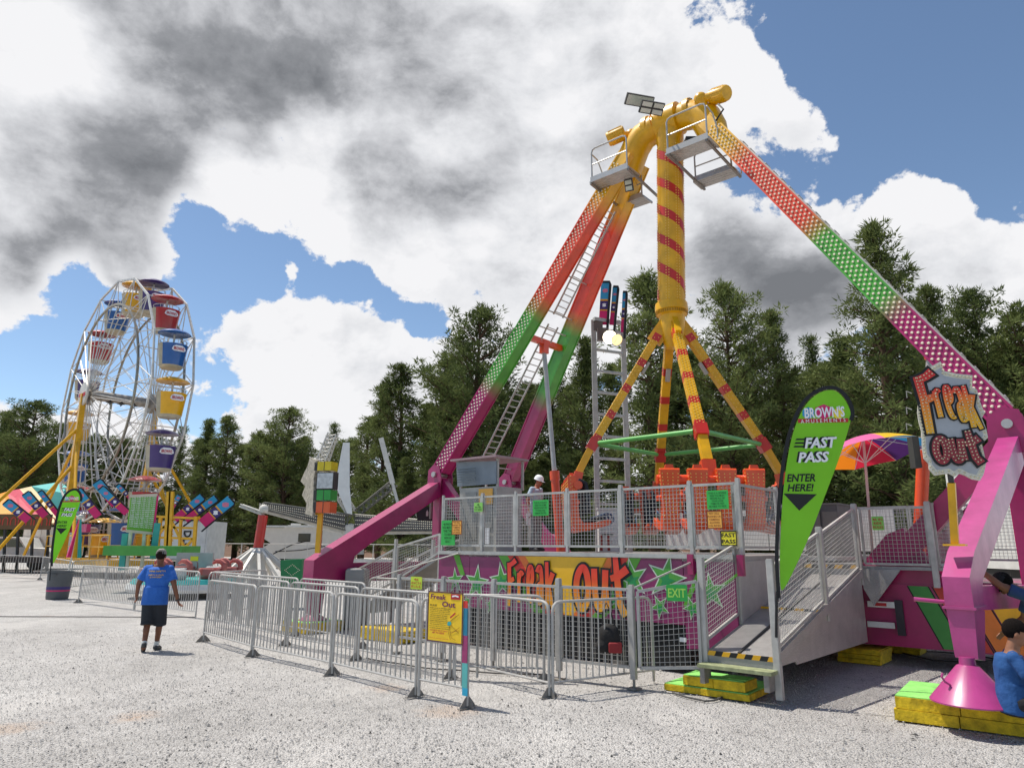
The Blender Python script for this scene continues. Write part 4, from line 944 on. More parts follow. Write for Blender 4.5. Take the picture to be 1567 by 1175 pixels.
m=MB(); m.prism([(RU0,.36),(RU1,.36),(RU1,RZ0-.012),(RU0,RZ0-.012)],L(0,RV0-.012,0),U,ZZ,.01); m.build('toe_plate',PLATE,ramp)
def hazard(parent,a,b,h,n=9,nrm=None):
    X=(b-a); ln=X.length; X.normalize(); y,k=MB(),MB()
    for i in range(n):
        x0=ln*i/n; x1=ln*(i+1)/n; q=(y if i%2==0 else k); s=h*.5
        q.prism([(x0,0),(x1,0),(min(ln,x1+s),h),(min(ln,x0+s),h)],a,X,ZZ,.006,.003)
    y.build('yellow_edge_marks',YEL,parent); k.build('black_edge_marks',BLKP,parent)
hazard(ramp,L(RU0,RV0+1.75,rz(RV0+1.75)+.003),L(RU1,RV0+1.75,rz(RV0+1.75)+.003),.03,7)
hazard(ramp,L(RU0,RV0-.016,RZ0-.05),L(RU1,RV0-.016,RZ0-.05),.055)
m=MB(); m.box(L(3.42,RV0-.13,.35),(.90,.22,.04),(U,VV,ZZ)); m.build('step_board',mat('worn_step','#9aa078',.8,vary=.3,scale=12),ramp)
for u0 in (3.02,3.8):
    m=MB(); m.box(L(u0,RV0-.13,.24),(.06,.18,.18),(U,VV,ZZ)); m.build('step_leg',GALD,ramp)
m=MB(); m.box(L(3.42,RV1+.5,1.47),(.9,.98,.05),(U,VV,ZZ)); m.prism([(RU0,1.30),(RU1,1.30),(RU1,1.46),(RU0,1.46)],L(0,RV1-.001,0),U,ZZ,.01); m.box(L(4.5,RV1+.6,1.44),(1.2,1.1,.05),(U,VV,ZZ)); m.build('landing',PLATE,ramp)
hazard(ramp,L(RU0,RV1-.015,1.42),L(RU1,RV1-.015,1.42),.055,7)
m=MB(); m.prism([(0,0),(.55,0),(.12,-.55),(0,-.3)],L(RU1+.05,RV1,1.42),U,ZZ,.03); m.build('corner_plate',PLATE,ramp)
m=MB(); m.prism([(-4.25,.4),(-1.4,1.1),(-1.4,1.55),(-4.25,1.55)],L(2.995,0,0),VV,ZZ,.02); m.build('inner_wall',mat('perforated_sheet','#b8b2b0',.5,.3,vary=.12,bump=.4,bscale=120),ramp)
for (uu,v0,v1) in ((RU0-.03,RV0,-4.22),(RU1+.02,RV0,-3.45),(RU1+.02,-3.38,-1.62)):
    mesh_fence(ramp,L(uu,v0+.05,0),L(uu,v1-.05,0),rz(v0)+.12,rz(v0)+1.02,z0b=rz(v1)+.12,z1b=rz(v1)+1.02,cell=.055,wr=.0045)
for (uu,v0) in ((RU0-.03,RV0),(RU0-.03,-4.2),(RU1+.02,RV0),(RU1+.02,-3.41),(RU1+.02,-1.58),(4.9,-1.58)):
    post(ramp,L(uu,v0,0),rz(v0)-.45 if v0<-5 else rz(v0)-.15,rz(v0)+1.1,.08)
mesh_fence(ramp,L(RU1+.1,-1.55,0),L(4.85,-1.55,0),1.5,2.35); mesh_fence(ramp,L(3.1,1.2,0),L(6.0,1.2,0),1.55,2.5)
mesh_fence(ramp,L(4.95,-1.5,0),L(4.95,1.1,0),1.5,2.4)
# cabinet and notice up on the landing
dc=thing('equipment_cabinet','dark grey cabinet beside the top of the entry ramp','cabinet',L(3.2,.3,1.45))
m=MB(); q=PY(1268,800,13.6); m.box(V((q.x,q.y,2.0)),(.62,.9,1.05),(U,VV,ZZ)); m.box(V((q.x,q.y,2.54)),(.66,.94,.03),(U,VV,ZZ)); m.build('body',mat('dark_cabinet','#57504e',.5),dc)
m=MB(); m.beam(V((q.x,q.y,1.5))-VV*.455,V((q.x,q.y,2.5))-VV*.455,.015,.01,U); m.build('door_seam',BLKP,dc)
LP=DPlane(L(0,-1.6,0),U)
notice(1335,790,1353,811,SLIM,['46 IN','RIDE','RULES'],'notice_sign','small lime and yellow notice on the mesh under the umbrella',plane=LP,tm=RPR)
# queue line of steel mesh panels
Q=[L(-2.3,-5.78,0),L(-1.2,-5.8,0),L(-.1,-5.82,0),L(1.12,-5.85,0),L(2.18,-5.7,0)]
qf=thing('queue_fence','long steel mesh queue fence in front of the painted deck panels','fence',Q[0])
for i in range(4):
    a,b=Q[i],Q[i+1]; d=(b-a).normalized(); mesh_fence(qf,a+d*.04,b-d*.04,.26,1.2,cell=.06,wr=.005)
for i,p in enumerate(Q): post(qf,p,.12,1.25 if i!=3 else 1.3,.07)
for p in Q:
    m=MB(); m.tube(p+ZZ*.15,p+ZZ*.0,.018,8); m.box(p+ZZ*.012,(.14,.14,.02),(U,VV,ZZ)); m.build('jack_foot',GALD,qf)
ex=thing('exit_gate','steel mesh exit gate between the queue fence and the entry ramp','gate',L(2.25,-5.65,0))
a,b=L(2.26,-5.68,0),L(2.93,-5.36,0); mesh_fence(ex,a,b,.26,1.18,cell=.06,wr=.005,z1b=1.32,z0b=.3)
m=MB(); c=a.lerp(b,.75); m.box(c+ZZ*.62-VV*.03,(.08,.03,.05),(U,VV,ZZ)); m.build('latch',WHT,ex)
EP=DPlane(a,(b-a))
notice(1020,894,1052,919,SGRN,['EXIT'],'exit_sign','green exit sign hung on the mesh gate','sign',plane=EP,tm=mat('lime_print','#b0e860',.6,vary=0),bold=.02,off=.05)
QP=DPlane(Q[0],Q[1]-Q[0])
notice(632,882,649,901,mat('lime_yellow_sign','#c4dc3c',.5,vary=.04),['46','INCH','RULE'],'notice_sign','lime yellow notice at the left end of the queue fence',plane=QP,tm=RPR,off=.05)
# left ramp
lr=thing('exit_ramp','mesh sided exit ramp at the left end of the deck','ramp',L(-4.0,-3.6,0))
m=MB(); vs=[L(-2.95,-4.2,1.58),L(-2.95,-3.2,1.58),L(-5.6,-3.2,.35),L(-5.6,-4.2,.35)]; m.add(vs+[p-ZZ*.06 for p in vs],[(3,2,1,0),(4,5,6,7),(0,1,5,4),(1,2,6,5),(2,3,7,6),(3,0,4,7)]); m.build('ramp_floor',PLATE,lr)
for v0 in (-4.22,-3.18):
    mesh_fence(lr,L(-5.6,v0,0),L(-4.35,v0,0),.5,1.2,z0b=1.0,z1b=1.65); mesh_fence(lr,L(-4.25,v0,0),L(-3.0,v0,0),1.05,1.7,z0b=1.6,z1b=1.95)
    for u0,zz in ((-5.62,.3),(-4.3,.9),(-2.98,1.0)): post(lr,L(u0,v0,0),zz-.25,zz+.95,.06)
# --- crowd barriers
def barrier(a,b,label,feet=(1,1),z0=.16,z1=1.08,group='crowd barriers on the gravel',r=.019,nb=None,fl=True):
    a,b=V(a),V(b); d=b-a; ln=d.length; d.normalize(); mid=(a+b)/2
    a=a+d*.03; b=b-d*.03
    root=thing('crowd_barrier',label,'barrier',mid,group)
    m=MB(); c=.12
    pts=[a+ZZ*.02,a+ZZ*(z1-c),a+ZZ*(z1-c*.45)+d*(c*.13),a+ZZ*(z1-c*.13)+d*(c*.45),a+ZZ*z1+d*c,b+ZZ*z1-d*c,b+ZZ*(z1-c*.13)-d*(c*.45),b+ZZ*(z1-c*.45)-d*(c*.13),b+ZZ*(z1-c),b+ZZ*.02]
    m.path(pts,r,8); m.tube(a+ZZ*z0,b+ZZ*z0,r*.8,6)
    n=nb or int(ln/.105)
    for i in range(1,n):
        p=a+(b-a)*(i/n); zt=z1-(.0 if .12<(p-a).length<(b-p).length+1e9 and (b-p).length>.12 else .04)
        m.tube(p+ZZ*z0,p+ZZ*zt,.0095,6,cap=False)
    m.build('railing',GALV,root,smooth=True)
    sd=V((-d.y,d.x,0))
    for e,(p,f) in enumerate(((a,feet[0]),(b,feet[1]))):
        if not f: continue
        m=MB(); m.prism([(-.13,0),(.13,0),(.11,.03),(.035,.11),(-.035,.11),(-.11,.03)],p+d*.004,sd if fl else d,ZZ,.008); m.box(p+ZZ*.004,(.27,.045,.008),(sd,d,ZZ)); 
        m.prism([(-.10,0),(.10,0),(.085,.025),(.028,.10),(-.028,.10),(-.085,.025)],p+sd*.004,d,ZZ,.008)
        m.build('foot',GALD,root)
    return root
FR=[G(310,981),G(385,1004),G(506,1032),G(638,1066),G(718,1083)]
barrier(FR[0],FR[1],'front row crowd barrier farthest left, nearest the walking man',(1,0)); barrier(FR[1],FR[2],'front row crowd barrier second from the walking man',(1,0)); barrier(FR[2],FR[3],'front row crowd barrier just left of the yellow rules board',(1,1))
sb=barrier(FR[3],FR[4],'narrow barrier that carries the yellow rules board',(0,1),z0=.2,z1=1.12,nb=8)
R2=[G(728,1038),G(843,1067),G(1003,1044)]
barrier(R2[0],R2[1],'crowd barrier just right of the yellow rules board',(0,1)); barrier(R2[1],R2[2],'crowd barrier before the black and red bag, angled to the exit gate',(0,0))
R3=[G(328,958),G(437,988),G(546,1010),G(691,1038),G(836,1042)]
R3l=['inner row barrier behind the farthest left front barrier','inner row barrier behind the second front barrier','inner row barrier behind the third front barrier','inner row barrier behind the rules board']
for i in range(4): barrier(R3[i],R3[i+1],R3l[i],(0,1))
R4=[G(318,947),G(452,973),G(556,992)]
barrier(R4[0],R4[1],'back row barrier leading toward the magenta outrigger foot',(0,1)); barrier(R4[1],R4[2],'back row barrier passing in front of the magenta outrigger foot',(0,1)); barrier(G(560,968),G(700,985),'back row barrier in front of the purple stars',(0,0))
LF=[G(119,922),G(205,934),G(300,946)]
barrier(LF[0],LF[1],'barrier just right of the grey bin',(1,0)); barrier(LF[1],LF[2],'barrier directly behind the walking man',(0,0)); barrier(G(312,948),G(405,938),'barrier joining the two rows right of the walking man',(0,0))
lf=[G(-120,872),G(-30,878),G(61,887),G(105,905),G(160,897),G(240,901),G(330,905)]
ll=['far barrier cut by the left edge','far barrier left of the small feather flag','far barrier at the foot of the small feather flag','far barrier behind the grey bin','far barrier under the green price board','far barrier behind the kids ride cups']
for i in range(6): barrier(lf[i],lf[i+1],ll[i],(1,1) if i<2 else (0,0),nb=22)
for i,(p,q) in enumerate(((330,905),(420,912)),): pass
# --- rules board and height gauge on the narrow barrier
BP=DPlane(FR[3],FR[4]-FR[3])
YB=mat('board_yellow','#f4c818',.5,vary=.1,scale=6)
rb,O,bw,bh=notice(658,905,712,983,YB,None,'rules_board','yellow Freak Out rules board with purple edge on the narrow barrier','sign',plane=BP,off=.04,frame=mat('board_purple','#4c2340',.5))
PT=mat('board_title','#6a2350',.6,vary=0)
m=MB(); put_text(m,'Freak',O,BP.x,BP.y,bw*.08,bh*.84,bw*.45,bh*.10,.006,.1,.025); put_text(m,'Out',O,BP.x,BP.y,bw*.42,bh*.70,bw*.38,bh*.11,.006,0,.03); m.build('title',PT,rb)
m=MB(); put_text(m,'RULES',O,BP.x,BP.y,bw*.08,bh*.70,bw*.2,bh*.04,.006,0,.02)
for i in range(12):
    z=bh*(.66-.036*i); put_text(m,['Riders must be 48 inches tall','or taller to ride this ride.','Keep arms and legs inside.','Hold on to the grab handles','with both hands at all times.','No loose articles on the ride.','No smoking eating or drinking.','Remain seated until the ride','comes to a complete stop and','the operator lets you out.','Do not ride if you are unwell','or have a heart condition.'][i],O,BP.x,BP.y,bw*.08,z,bw*(.5 if 3<i<9 else .58),bh*.022,.006,0,.01)
m.build('rule_lines',BLKP,rb)
m=MB(); put_text(m,'YOU MUST BE AT LEAST',O,BP.x,BP.y,bw*.08,bh*.215,bw*.52,bh*.026,.006,0,.02); put_text(m,'48" TO RIDE',O,BP.x,BP.y,bw*.16,bh*.165,bw*.34,bh*.035,.006,0,.03); put_text(m,'Thank you and enjoy your ride',O,BP.x,BP.y,bw*.08,bh*.06,bw*.55,bh*.03,.006); m.build('red_lines',RPR,rb)
m=MB(); m.prism([(bw*.66,bh*.86),(bw*.92,bh*.86),(bw*.92,bh*.97),(bw*.66,bh*.97)],O,BP.x,BP.y,.002,.003); m.build('logo_panel',RPR,rb)
m=MB(); m.ribbon([(bw*.70,bh*.92),(bw*.79,bh*.935),(bw*.88,bh*.92)],bh*.03,O,BP.x,BP.y,.006,.001); m.build('logo_mark',WPR,rb)
# drawing of the ride
m=MB(); k=(bw,bh)
for s in ([(.9,.58),(.68,.45),(.6,.36)],[(.66,.36),(.62,.2),(.68,.08)],[(.66,.22),(.9,.27)],[(.7,.2),(.92,.33)],[(.68,.36),(.9,.22)],[(.66,.24),(.7,.12),(.82,.08)]): m.ribbon([(a*bw,b*bh) for a,b in s],.004,O,BP.x,BP.y,.005,.001)
m.build('ride_drawing',mat('sketch_brown','#8a5a20',.6,vary=0),rb)
m=MB(); m.ribbon([(bw*.66,bh*.50),(bw*.76,bh*.57),(bw*.80,bh*.60)],.018,O,BP.x,BP.y,.006,.001); m.build('ride_arm_drawing',RPR,rb)
m=MB(); m.prism([(bw*.58,bh*.36),(bw*.64,bh*.34),(bw*.70,bh*.38),(bw*.68,bh*.43),(bw*.6,bh*.42)],O,BP.x,BP.y,.001,.006); m.build('gondola_drawing',TEAL,rb)
hg=thing('height_gauge','striped height gauge strip in red, blue, magenta and teal on the narrow barrier','height gauge',BP.pt(0,0))
for (y0,y1,c,nm) in ((919,930,'#d8342c','red'),(930,972,'#1f7f9c','blue'),(972,1014,'#9c3468','magenta'),(1014,1052,'#5cb4b0','teal'),(1052,1064,'#28a8cc','cyan')):
    a0,z1=BP.uv(717,y0); _,z0=BP.uv(717,y1); x1=BP.uv(719,y0)[0]; m=MB(); m.prism([(x1-.085,z0),(x1-.005,z0),(x1-.005,z1),(x1-.085,z1)],BP.pt(0,0,.035),BP.x,BP.y,.008); m.build('colour_band',mat('gauge_'+nm,c,.5),hg)
# ================================================================ FEATHER FLAGS
def feather(pl,mp,label,small=False,poleb=(1188,975)):
    O=pl.hit(*mp(*poleb)); root=thing('feather_flag',label,'flag',O)
    def q(lst): return [pl.uv(*mp(*p)) for p in lst]
    P0=pl.P
    grn=[(1194,905),(1193,860),(1195,800),(1199,745),(1206,693),(1216,652),(1231,620),(1249,603),(1266,596),(1281,598),(1294,612),(1302,630),(1303,642),(1286,697),(1263,757),(1240,818),(1217,868),(1201,900)]
    def tsm(p,it=2,close=False): return [(a,b) for a,b,_ in sm([(x,y,1) for x,y in p],close,it)]
    m=MB(); g=tsm(grn,2,True); zs=[pl.uv(*mp(*p)) for p in g]
    m.prism(zs,P0,pl.x,pl.y,.004); m.build('flag_cloth',LIME,root)
    sl=[(1192,915),(1188,860),(1190,800),(1194,744),(1201,691),(1212,648),(1228,615),(1247,599),(1266,592),(1283,594),(1298,609),(1306,630),(1302,643)]
    m=MB(); m.ribbon(q(tsm(sl,2)),.042 if not small else .07,P0,pl.x,pl.y,.004,.012); m.build('pole_sleeve',BLKP,root)
    m=MB(); pts=[pl.pt(*pl.uv(*mp(x,y))) for x,y in ((poleb[0],poleb[1]),(1188,940),(1189,905))]; m.path(pts,.016,6); m.build('pole',BLK,root)
    def T(mb,t,x0,y0,x1,y1,off,shear=0,bold=.0):
        a0,z1=pl.uv(*mp(x0,y0)); a1,z0=pl.uv(*mp(x1,y1)); put_text(mb,t,P0,pl.x,pl.y,a0,z0,a1-a0,z1-z0,off,shear,bold)
    for (x0,x1,y0,y1,mt) in ((1228,1246,624,640,CYA),(1247,1274,620,640,PKP),(1273,1292,625,640,SYEL)):
        c=((x0+x1)/2,(y0+y1)/2); m=MB(); pts=[(c[0]+(x1-x0)/2*math.cos(t*.524)*(1+.12*(t%2)),c[1]+(y1-y0)/2*math.sin(t*.524)*(1+.12*(t%2))) for t in range(12)]; m.prism(q(pts),P0,pl.x,pl.y,.001,.006 if mt is not PKP else .0075); m.build('logo_cloud',mt,root)
    m=MB(); m.prism(q([(1221,641),(1298,640),(1298,646),(1221,647)]),P0,pl.x,pl.y,.001,.006); m.build('logo_bar',RPR,root)
    m=MB(); T(m,"BROWN'S",1230,624,1293,638,.0115,.05,.03); T(m,"A M U S E M E N T S",1225,642.3,1294,645.2,.0095,0,.0); m.build('logo_lettering',WPR,root)
    m=MB(); T(m,'FAST',1227,669,1279,684,.0065,.25,.075); T(m,'PASS',1217,691,1267,706,.0065,.25,.075)
    for i in range(3): m.prism(q([(1216+(2-i)*1.5,671+i*5.5),(1236,671+i*5.5),(1235,673.5+i*5.5),(1214+(2-i)*1.5,673.5+i*5.5)]),P0,pl.x,pl.y,.001,.006)
    T(m,'ENTER',1203,725.5,1248,736.5,.0065,.25,.028); T(m,'HERE!',1204,740.5,1246,751.5,.0065,.25,.028); m.prism(q([(1199,755),(1250,756),(1223,781)]),P0,pl.x,pl.y,.001,.006); m.build('black_lettering',BLKP,root)
    m=MB(); T(m,'FAST',1230,670,1282,685,.0105,.25,.035); T(m,'PASS',1220,692,1270,707,.0105,.25,.035); m.build('white_lettering',WPR,root)
    return root
bigf=feather(Plane(PY(1188,900,8.45),-.3),lambda x,y:(x,y),'tall lime green fast pass feather flag at the entry ramp')
def mp2_(x,y): return (76+(x-1188)*.33+(975-y)*.36*.08+0, 888-(975-y)*.365)
feather(Plane(PY(76,880,22.5),.2),mp2_,'small lime green fast pass feather flag beside the grey bin',True)
# ================================================================ UMBRELLA
um=thing('umbrella','multicoloured parasol on a pale pole beside the magenta leg','umbrella',PY(1337,870,11.6))
ct=PY(1321,669,11.2); 
axU=(V((-.10,.20,1))).normalized(); Xu=axU.cross(V((0,1,0))).normalized(); Yu=axU.cross(Xu)
cols_=['#e86aa8','#f0c414','#2c88b8','#4a2a6a','#d62c48','#f08c1c','#b8a0dc','#e86aa8']
cc=ct; Ru=.86; Hu=.30
def rimp(a,f): 
    return cc+(Xu*math.cos(a)+Yu*math.sin(a))*(Ru*f)-axU*(Hu*f**1.8)
order=[4,5,6,7,0,1,2,3]
for k in range(8):
    a0=k*PI/4+.62; m=MB(); vs=[];n=5; mm=4
    for i in range(n+1):
        f=i/n*.999+.001
        for j in range(mm+1): 
            a=a0+PI/4*j/mm; sag=math.sin(PI*j/mm)*.03*f; p=rimp(a,f*(1-sag*1.2)); vs.append(p)
    m.add(vs,[(i*(mm+1)+j,i*(mm+1)+j+1,(i+1)*(mm+1)+j+1,(i+1)*(mm+1)+j) for i in range(n) for j in range(mm)])
    m.build('canopy_panel',mat('umbrella_%d'%k,cols_[k],.6,vary=.05,trans=.35),um,smooth=True)
m=MB(); bse=PY(1337,868,11.4); m.tube(ct+ZZ*.03,bse,.021,10); m.build('pole',mat('pale_pole','#c8a8a0',.4),um)
m=MB(); hub=ct+(bse-ct).normalized()*.42
for k in range(8): a=k*PI/4+.62; m.tube(hub,rimp(a,.55)-axU*.01,.006,5); m.tube(rimp(a,.05)-axU*.01,rimp(a,.99)-axU*.008,.006,5)
m.build('ribs',WHT,um)
# ================================================================ FREAK OUT SIGN ON THE RIGHT OUTRIGGER
fs=thing('ride_sign','bulb covered Freak Out sign cut to the shape of its letters on a yellow post','sign',FP+ZZ*1.7)
SP=Plane(PY(1455,650,7.25),-.42)
def zq(x,y): return SP.uv(1380+x/5.34,540+y/5.34)
out=[(108,190),(215,125),(318,68),(330,145),(455,170),(578,182),(575,280),(615,300),(640,400),(678,490),(655,530),(690,620),(705,690),(655,740),(675,830),(690,900),(670,990),(640,1042),(575,1030),(520,1000),(475,985),(430,1010),(385,985),(330,990),(270,1000),(225,950),(218,900),(180,860),(168,760),(165,650),(140,560),(128,480),(138,390),(112,290)]
m=MB(); m.prism([zq(*p) for p in out],SP.P,SP.x,SP.y,.05); pl_=m.build('sign_plate',mat('sign_white','#d8d4c6',.45,vary=.2,scale=7),fs)
m=MB(); inn=[(a+(400-a)*.13,b+(560-b)*.10) for a,b in out]; m.prism([zq(*p) for p in inn],SP.P,SP.x,SP.y,.002,.003); m.build('inner_plate',mat('sign_grey','#a9aab0',.4,.3),pl_)
m=MB(); pts=[]
oz=[zq(*((a+(400-a)*.06),(b+(560-b)*.05))) for a,b in out]
for i in range(len(oz)):
    a,b=V(oz[i]),V(oz[(i+1)%len(oz)]); n=max(1,int((b-a).length/.032))
    for k in range(n): pts.append(tuple(a.lerp(b,k/n)))
m.dots(SP.pt(0,0,.002),SP.x,SP.y,pts,.0125,.012); m.build('border_bulbs',mat('frosted_bulb','#cfc7a8',.2,vary=.2,coat=.5),pl_)
mo,mf=MB(),MB()
def graf_px(word,x0,y0,x1,y1,stroke,slant,rise,off,fill,nmf):
    a0,z1=zq(x0,y0); a1,_=zq(x1,y0); _,z0=zq(x0,y1); mo,mf=MB(),MB()
    graf(word,a0,z0,a1-a0,z1-z0,SP.P,SP.x,SP.y,stroke,off,None,None,mb_o=mo,mb_f=mf,slant=slant,rise=rise)
    mo.build('letter_outline',BLKP,pl_); f=mf.build(nmf,fill,pl_)
    d=MB(); n=len(word); cw=(a1-a0)/n; h_=z1-z0; P=[]
    for i,ch in enumerate(word):
        for s in GL[ch]:
            q=[V((a0+(i+p[0])*cw+slant*p[1]*h_,z0+p[1]*h_+rise*i)) for p in s]
            if ch=='o': q.append(q[0])
            acc=0; last=None
            for a,b in zip(q,q[1:]):
                L_=(b-a).length; 
                if L_<1e-6: continue
                nn=V((-(b-a).y,(b-a).x))/L_
                while acc<L_:
                    c=a.lerp(b,acc/L_)
                    for sg in ((-1,1) if stroke>.06 else (0,)): P.append(tuple(c+nn*(sg*stroke*.22)))
                    acc+=.036
                acc-=L_
    d.dots(SP.pt(0,0,off+.024),SP.x,SP.y,P,.0085,.01); d.build('letter_bulbs',mat('frosted_bulb','#cfc7a8',.2),f)
GLF=ramp_mat('sign_letter_fill',[(0,'#f0b818'),(.45,'#ee8a1e'),(.75,'#dc4024'),(1,'#d02822')],noise=.03)
GLR=ramp_mat('sign_letter_red',[(0,'#a02030'),(1,'#8c2430')],noise=.03)
graf_px('F',150,190,330,660,.085,-.10,0,.006,GLF,'sign_letters')
graf_px('reak',262,235,600,560,.052,-.10,-.028,.006,GLF,'sign_letters')
graf_px('out',250,690,640,900,.075,-.05,-.006,.012,GLR,'sign_letters')
m=MB(); pb=FP+ZZ*1.78; ptop=SP.hit(1461,735)+V((.0,.06,-.02)); m.beam(pb,ptop,.07,.07,U); m.box(pb,(.2,.16,.02),(U,VV,ZZ)); m.build('sign_post',YEL,fs)
m=MB(); m.beam(ptop,ptop+ZZ*.55,.05,.04,U); m.box(SP.hit(1412,690)+V((-.02,.12,0)),(.07,.1,.34)); m.build('back_bracket',DK,fs)
m=MB(); 
for y in (600,625,650): c=SP.hit(1400,y)+V((0,.06,0)); m.path([c,c+V((-.04,.03,.03)),c+V((-.03,.05,-.04))],.006,5)
m.build('wiring',LGREY,fs)
# ================================================================ TIMBER PADS, BAG, BIN
def pad(c0,X,Y,sx,sy,z0,layers,label,top=PADG,name='support_pad'):
    c0=V(c0); X=V(X).normalized(); Y=V(Y).normalized(); root=thing(name,label,'timber pad',c0+X*sx/2+Y*sy/2)
    z=z0; rn=random.Random(len(label))
    nbs=3 if sx>1.3 else (2 if sx>.7 else 1)
    for i,h in enumerate(layers):
        off=0 if i==0 else rn.uniform(.0,.025); m=MB(); nb=nbs if False else nbs
        for k in range(nb):
            a=sx*k/nb; e=.004; m.beam(c0+X*(a+e+off)+Y*(.0+rn.uniform(0,.01))+ZZ*(z+h/2),c0+X*(a+e+off)+Y*(sy-rn.uniform(0,.01))+ZZ*(z+h/2),1,1,X) if False else m.box(c0+X*(a+sx/nb/2+off)+Y*(sy/2+rn.uniform(-.006,.006))+ZZ*(z+h/2),(sx/nb-.008,sy,h-.006),(X,Y,ZZ))
        m.build('timber_layer',PADY,root); z+=h
    m=MB(); m.box(c0+X*(sx/2+.01)+Y*sy/2+ZZ*(z+.003),(sx-.03,sy-.03,.01),(X,Y,ZZ)); m.build('painted_top',top,root); return root
c0=G(1369,1101); X=(G(1567,1128)-c0).normalized(); Y=V((-X.y,X.x,0)); pad(c0,X,Y,1.75,1.05,0,(.115,.12),'big lime topped yellow timber stack under the pink cone')
c0=G(1148,1074); X=(G(1016,1055)-c0); lx=X.length; Y=V((X.y,-X.x,0)); X.normalize(); Y.normalize(); ly=(G(1207,1057)-c0).length; pad(c0,X,Y,lx,ly,0,(.075,),'lower lime step board before the entry ramp')
c1=PZ(1141,1060,.088); c1.z=0; pad(c1,X,Y,lx*.72,ly*.42,.088,(.11,),'upper lime step board at the foot of the entry ramp')
def pad2(px,py,w_,d_,lay,label,yaw=0,top=PADY):
    c=G(px,py); X=U.copy(); Y=VV.copy(); return pad(c-X*w_/2,X,Y,w_,d_,0,lay,label,top)
pad2(1314,1015,.62,.7,(.07,.07,.07),'small yellow timber block under the entry ramp'); pad2(1368,999,.8,.5,(.07,.07,.07),'yellow timber block in the shade under the chassis')
pad(FLf-U*.45-VV*.45,U,VV,.9,.9,0,(.1,.1),'yellow timber stack under the left outrigger'); 
pad2(578,980,1.3,.6,(.1,.1),'yellow timber stack seen through the barriers below the deck corner')
m=MB(); c=PZ(932,1000,.30)
bgc=PY(932,975,9.35)
bag=thing('tool_bag','black tool bag with a red pocket hanging on the queue fence','bag',bgc)
def fuse(mb,name,mt,parent,voxel=.01,it=4,label=None):
    ob=mb.build(name,mt,parent); md=ob.modifiers.new('r','REMESH'); md.mode='VOXEL'; md.voxel_size=voxel; md.use_smooth_shade=True
    if it: s=ob.modifiers.new('s','SMOOTH'); s.iterations=it; s.factor=.5
    dg=bpy.context.evaluated_depsgraph_get(); me=bpy.data.meshes.new_from_object(ob.evaluated_get(dg)); me.name=name
    ob.modifiers.clear(); old=ob.data; ob.data=me; bpy.data.meshes.remove(old)
    if not me.materials: me.materials.append(mt)
    for p in me.polygons: p.use_smooth=True
    if label: ob['label']=label
    return ob
m=MB(); m.ball(bgc,.15,sc=(.95,.7,1.15)); m.ball(bgc+V((-.06,0,-.1)),.12,sc=(1,.8,.8)); m.ball(bgc+V((.06,0,-.1)),.12,sc=(1,.8,.8)); m.ball(bgc+V((.0,0,.1)),.11,sc=(1.15,.6,.6)); fuse(m,'bag_body',mat('black_canvas','#1c1a1a',.8,bump=.4,bscale=40),bag,.02,3)
m=MB(); m.box(bgc+V((.06,-.105,-.11)),(.17,.05,.13)); fuse(m,'pocket',mat('red_canvas','#8c2022',.7),bag,.014,4)
m=MB(); m.path([bgc+V((-.08,0,.12)),bgc+V((-.07,.03,.3)),bgc+V((-.02,.06,.42)),bgc+V((.03,.04,.32)),bgc+V((.08,0,.14))],.01,6); m.build('strap',BLK,bag)
bc=G(87,916); bn=thing('trash_bin','grey plastic rubbish bin standing at the far end of the left barriers','bin',bc)
m=MB(); 
m.lathe([(.30,.02),(.31,.0),(.32,.04),(.36,.78),(.385,.80),(.385,.86),(.35,.86),(.345,.8),(.30,.1),(0,.1)],bc,20,ell=(1,.95)); m.build('bin_body',GREY,bn,smooth=True)
m=MB(); m.lathe([(.335,.30),(.338,.38)],bc,20,cap=False,ell=(1.01,.96)); m.build('purple_band',PURP,bn); m=MB(); m.lathe([(.331,.24),(.334,.28)],bc,20,cap=False,ell=(1.01,.96)); m.build('pink_band',PKP,bn)
m=MB(); m.box(bc+V((0,-.37,.76)),(.2,.05,.04)); m.build('handle',GREY,bn)
# grey tarpaulin covered box by the left ramp
gb=thing('covered_generator','grey tarpaulin covered box right of the left outrigger','generator',GX(548,15.6)); c=GX(548,15.6)
m=MB(); m.box(c+ZZ*.62,(.42,.5,1.2)); m.box(c+ZZ*1.0,(.36,.46,.5)); fuse(m,'cover',mat('tarpaulin','#8e8d8c',.6,bump=.5,bscale=8),gb,.03,4)
for sx in (-.2,.2):
    m=MB(); m.box(c+V((sx,0,.06)),(.08,.5,.12)); m.build('skid',DK,gb)
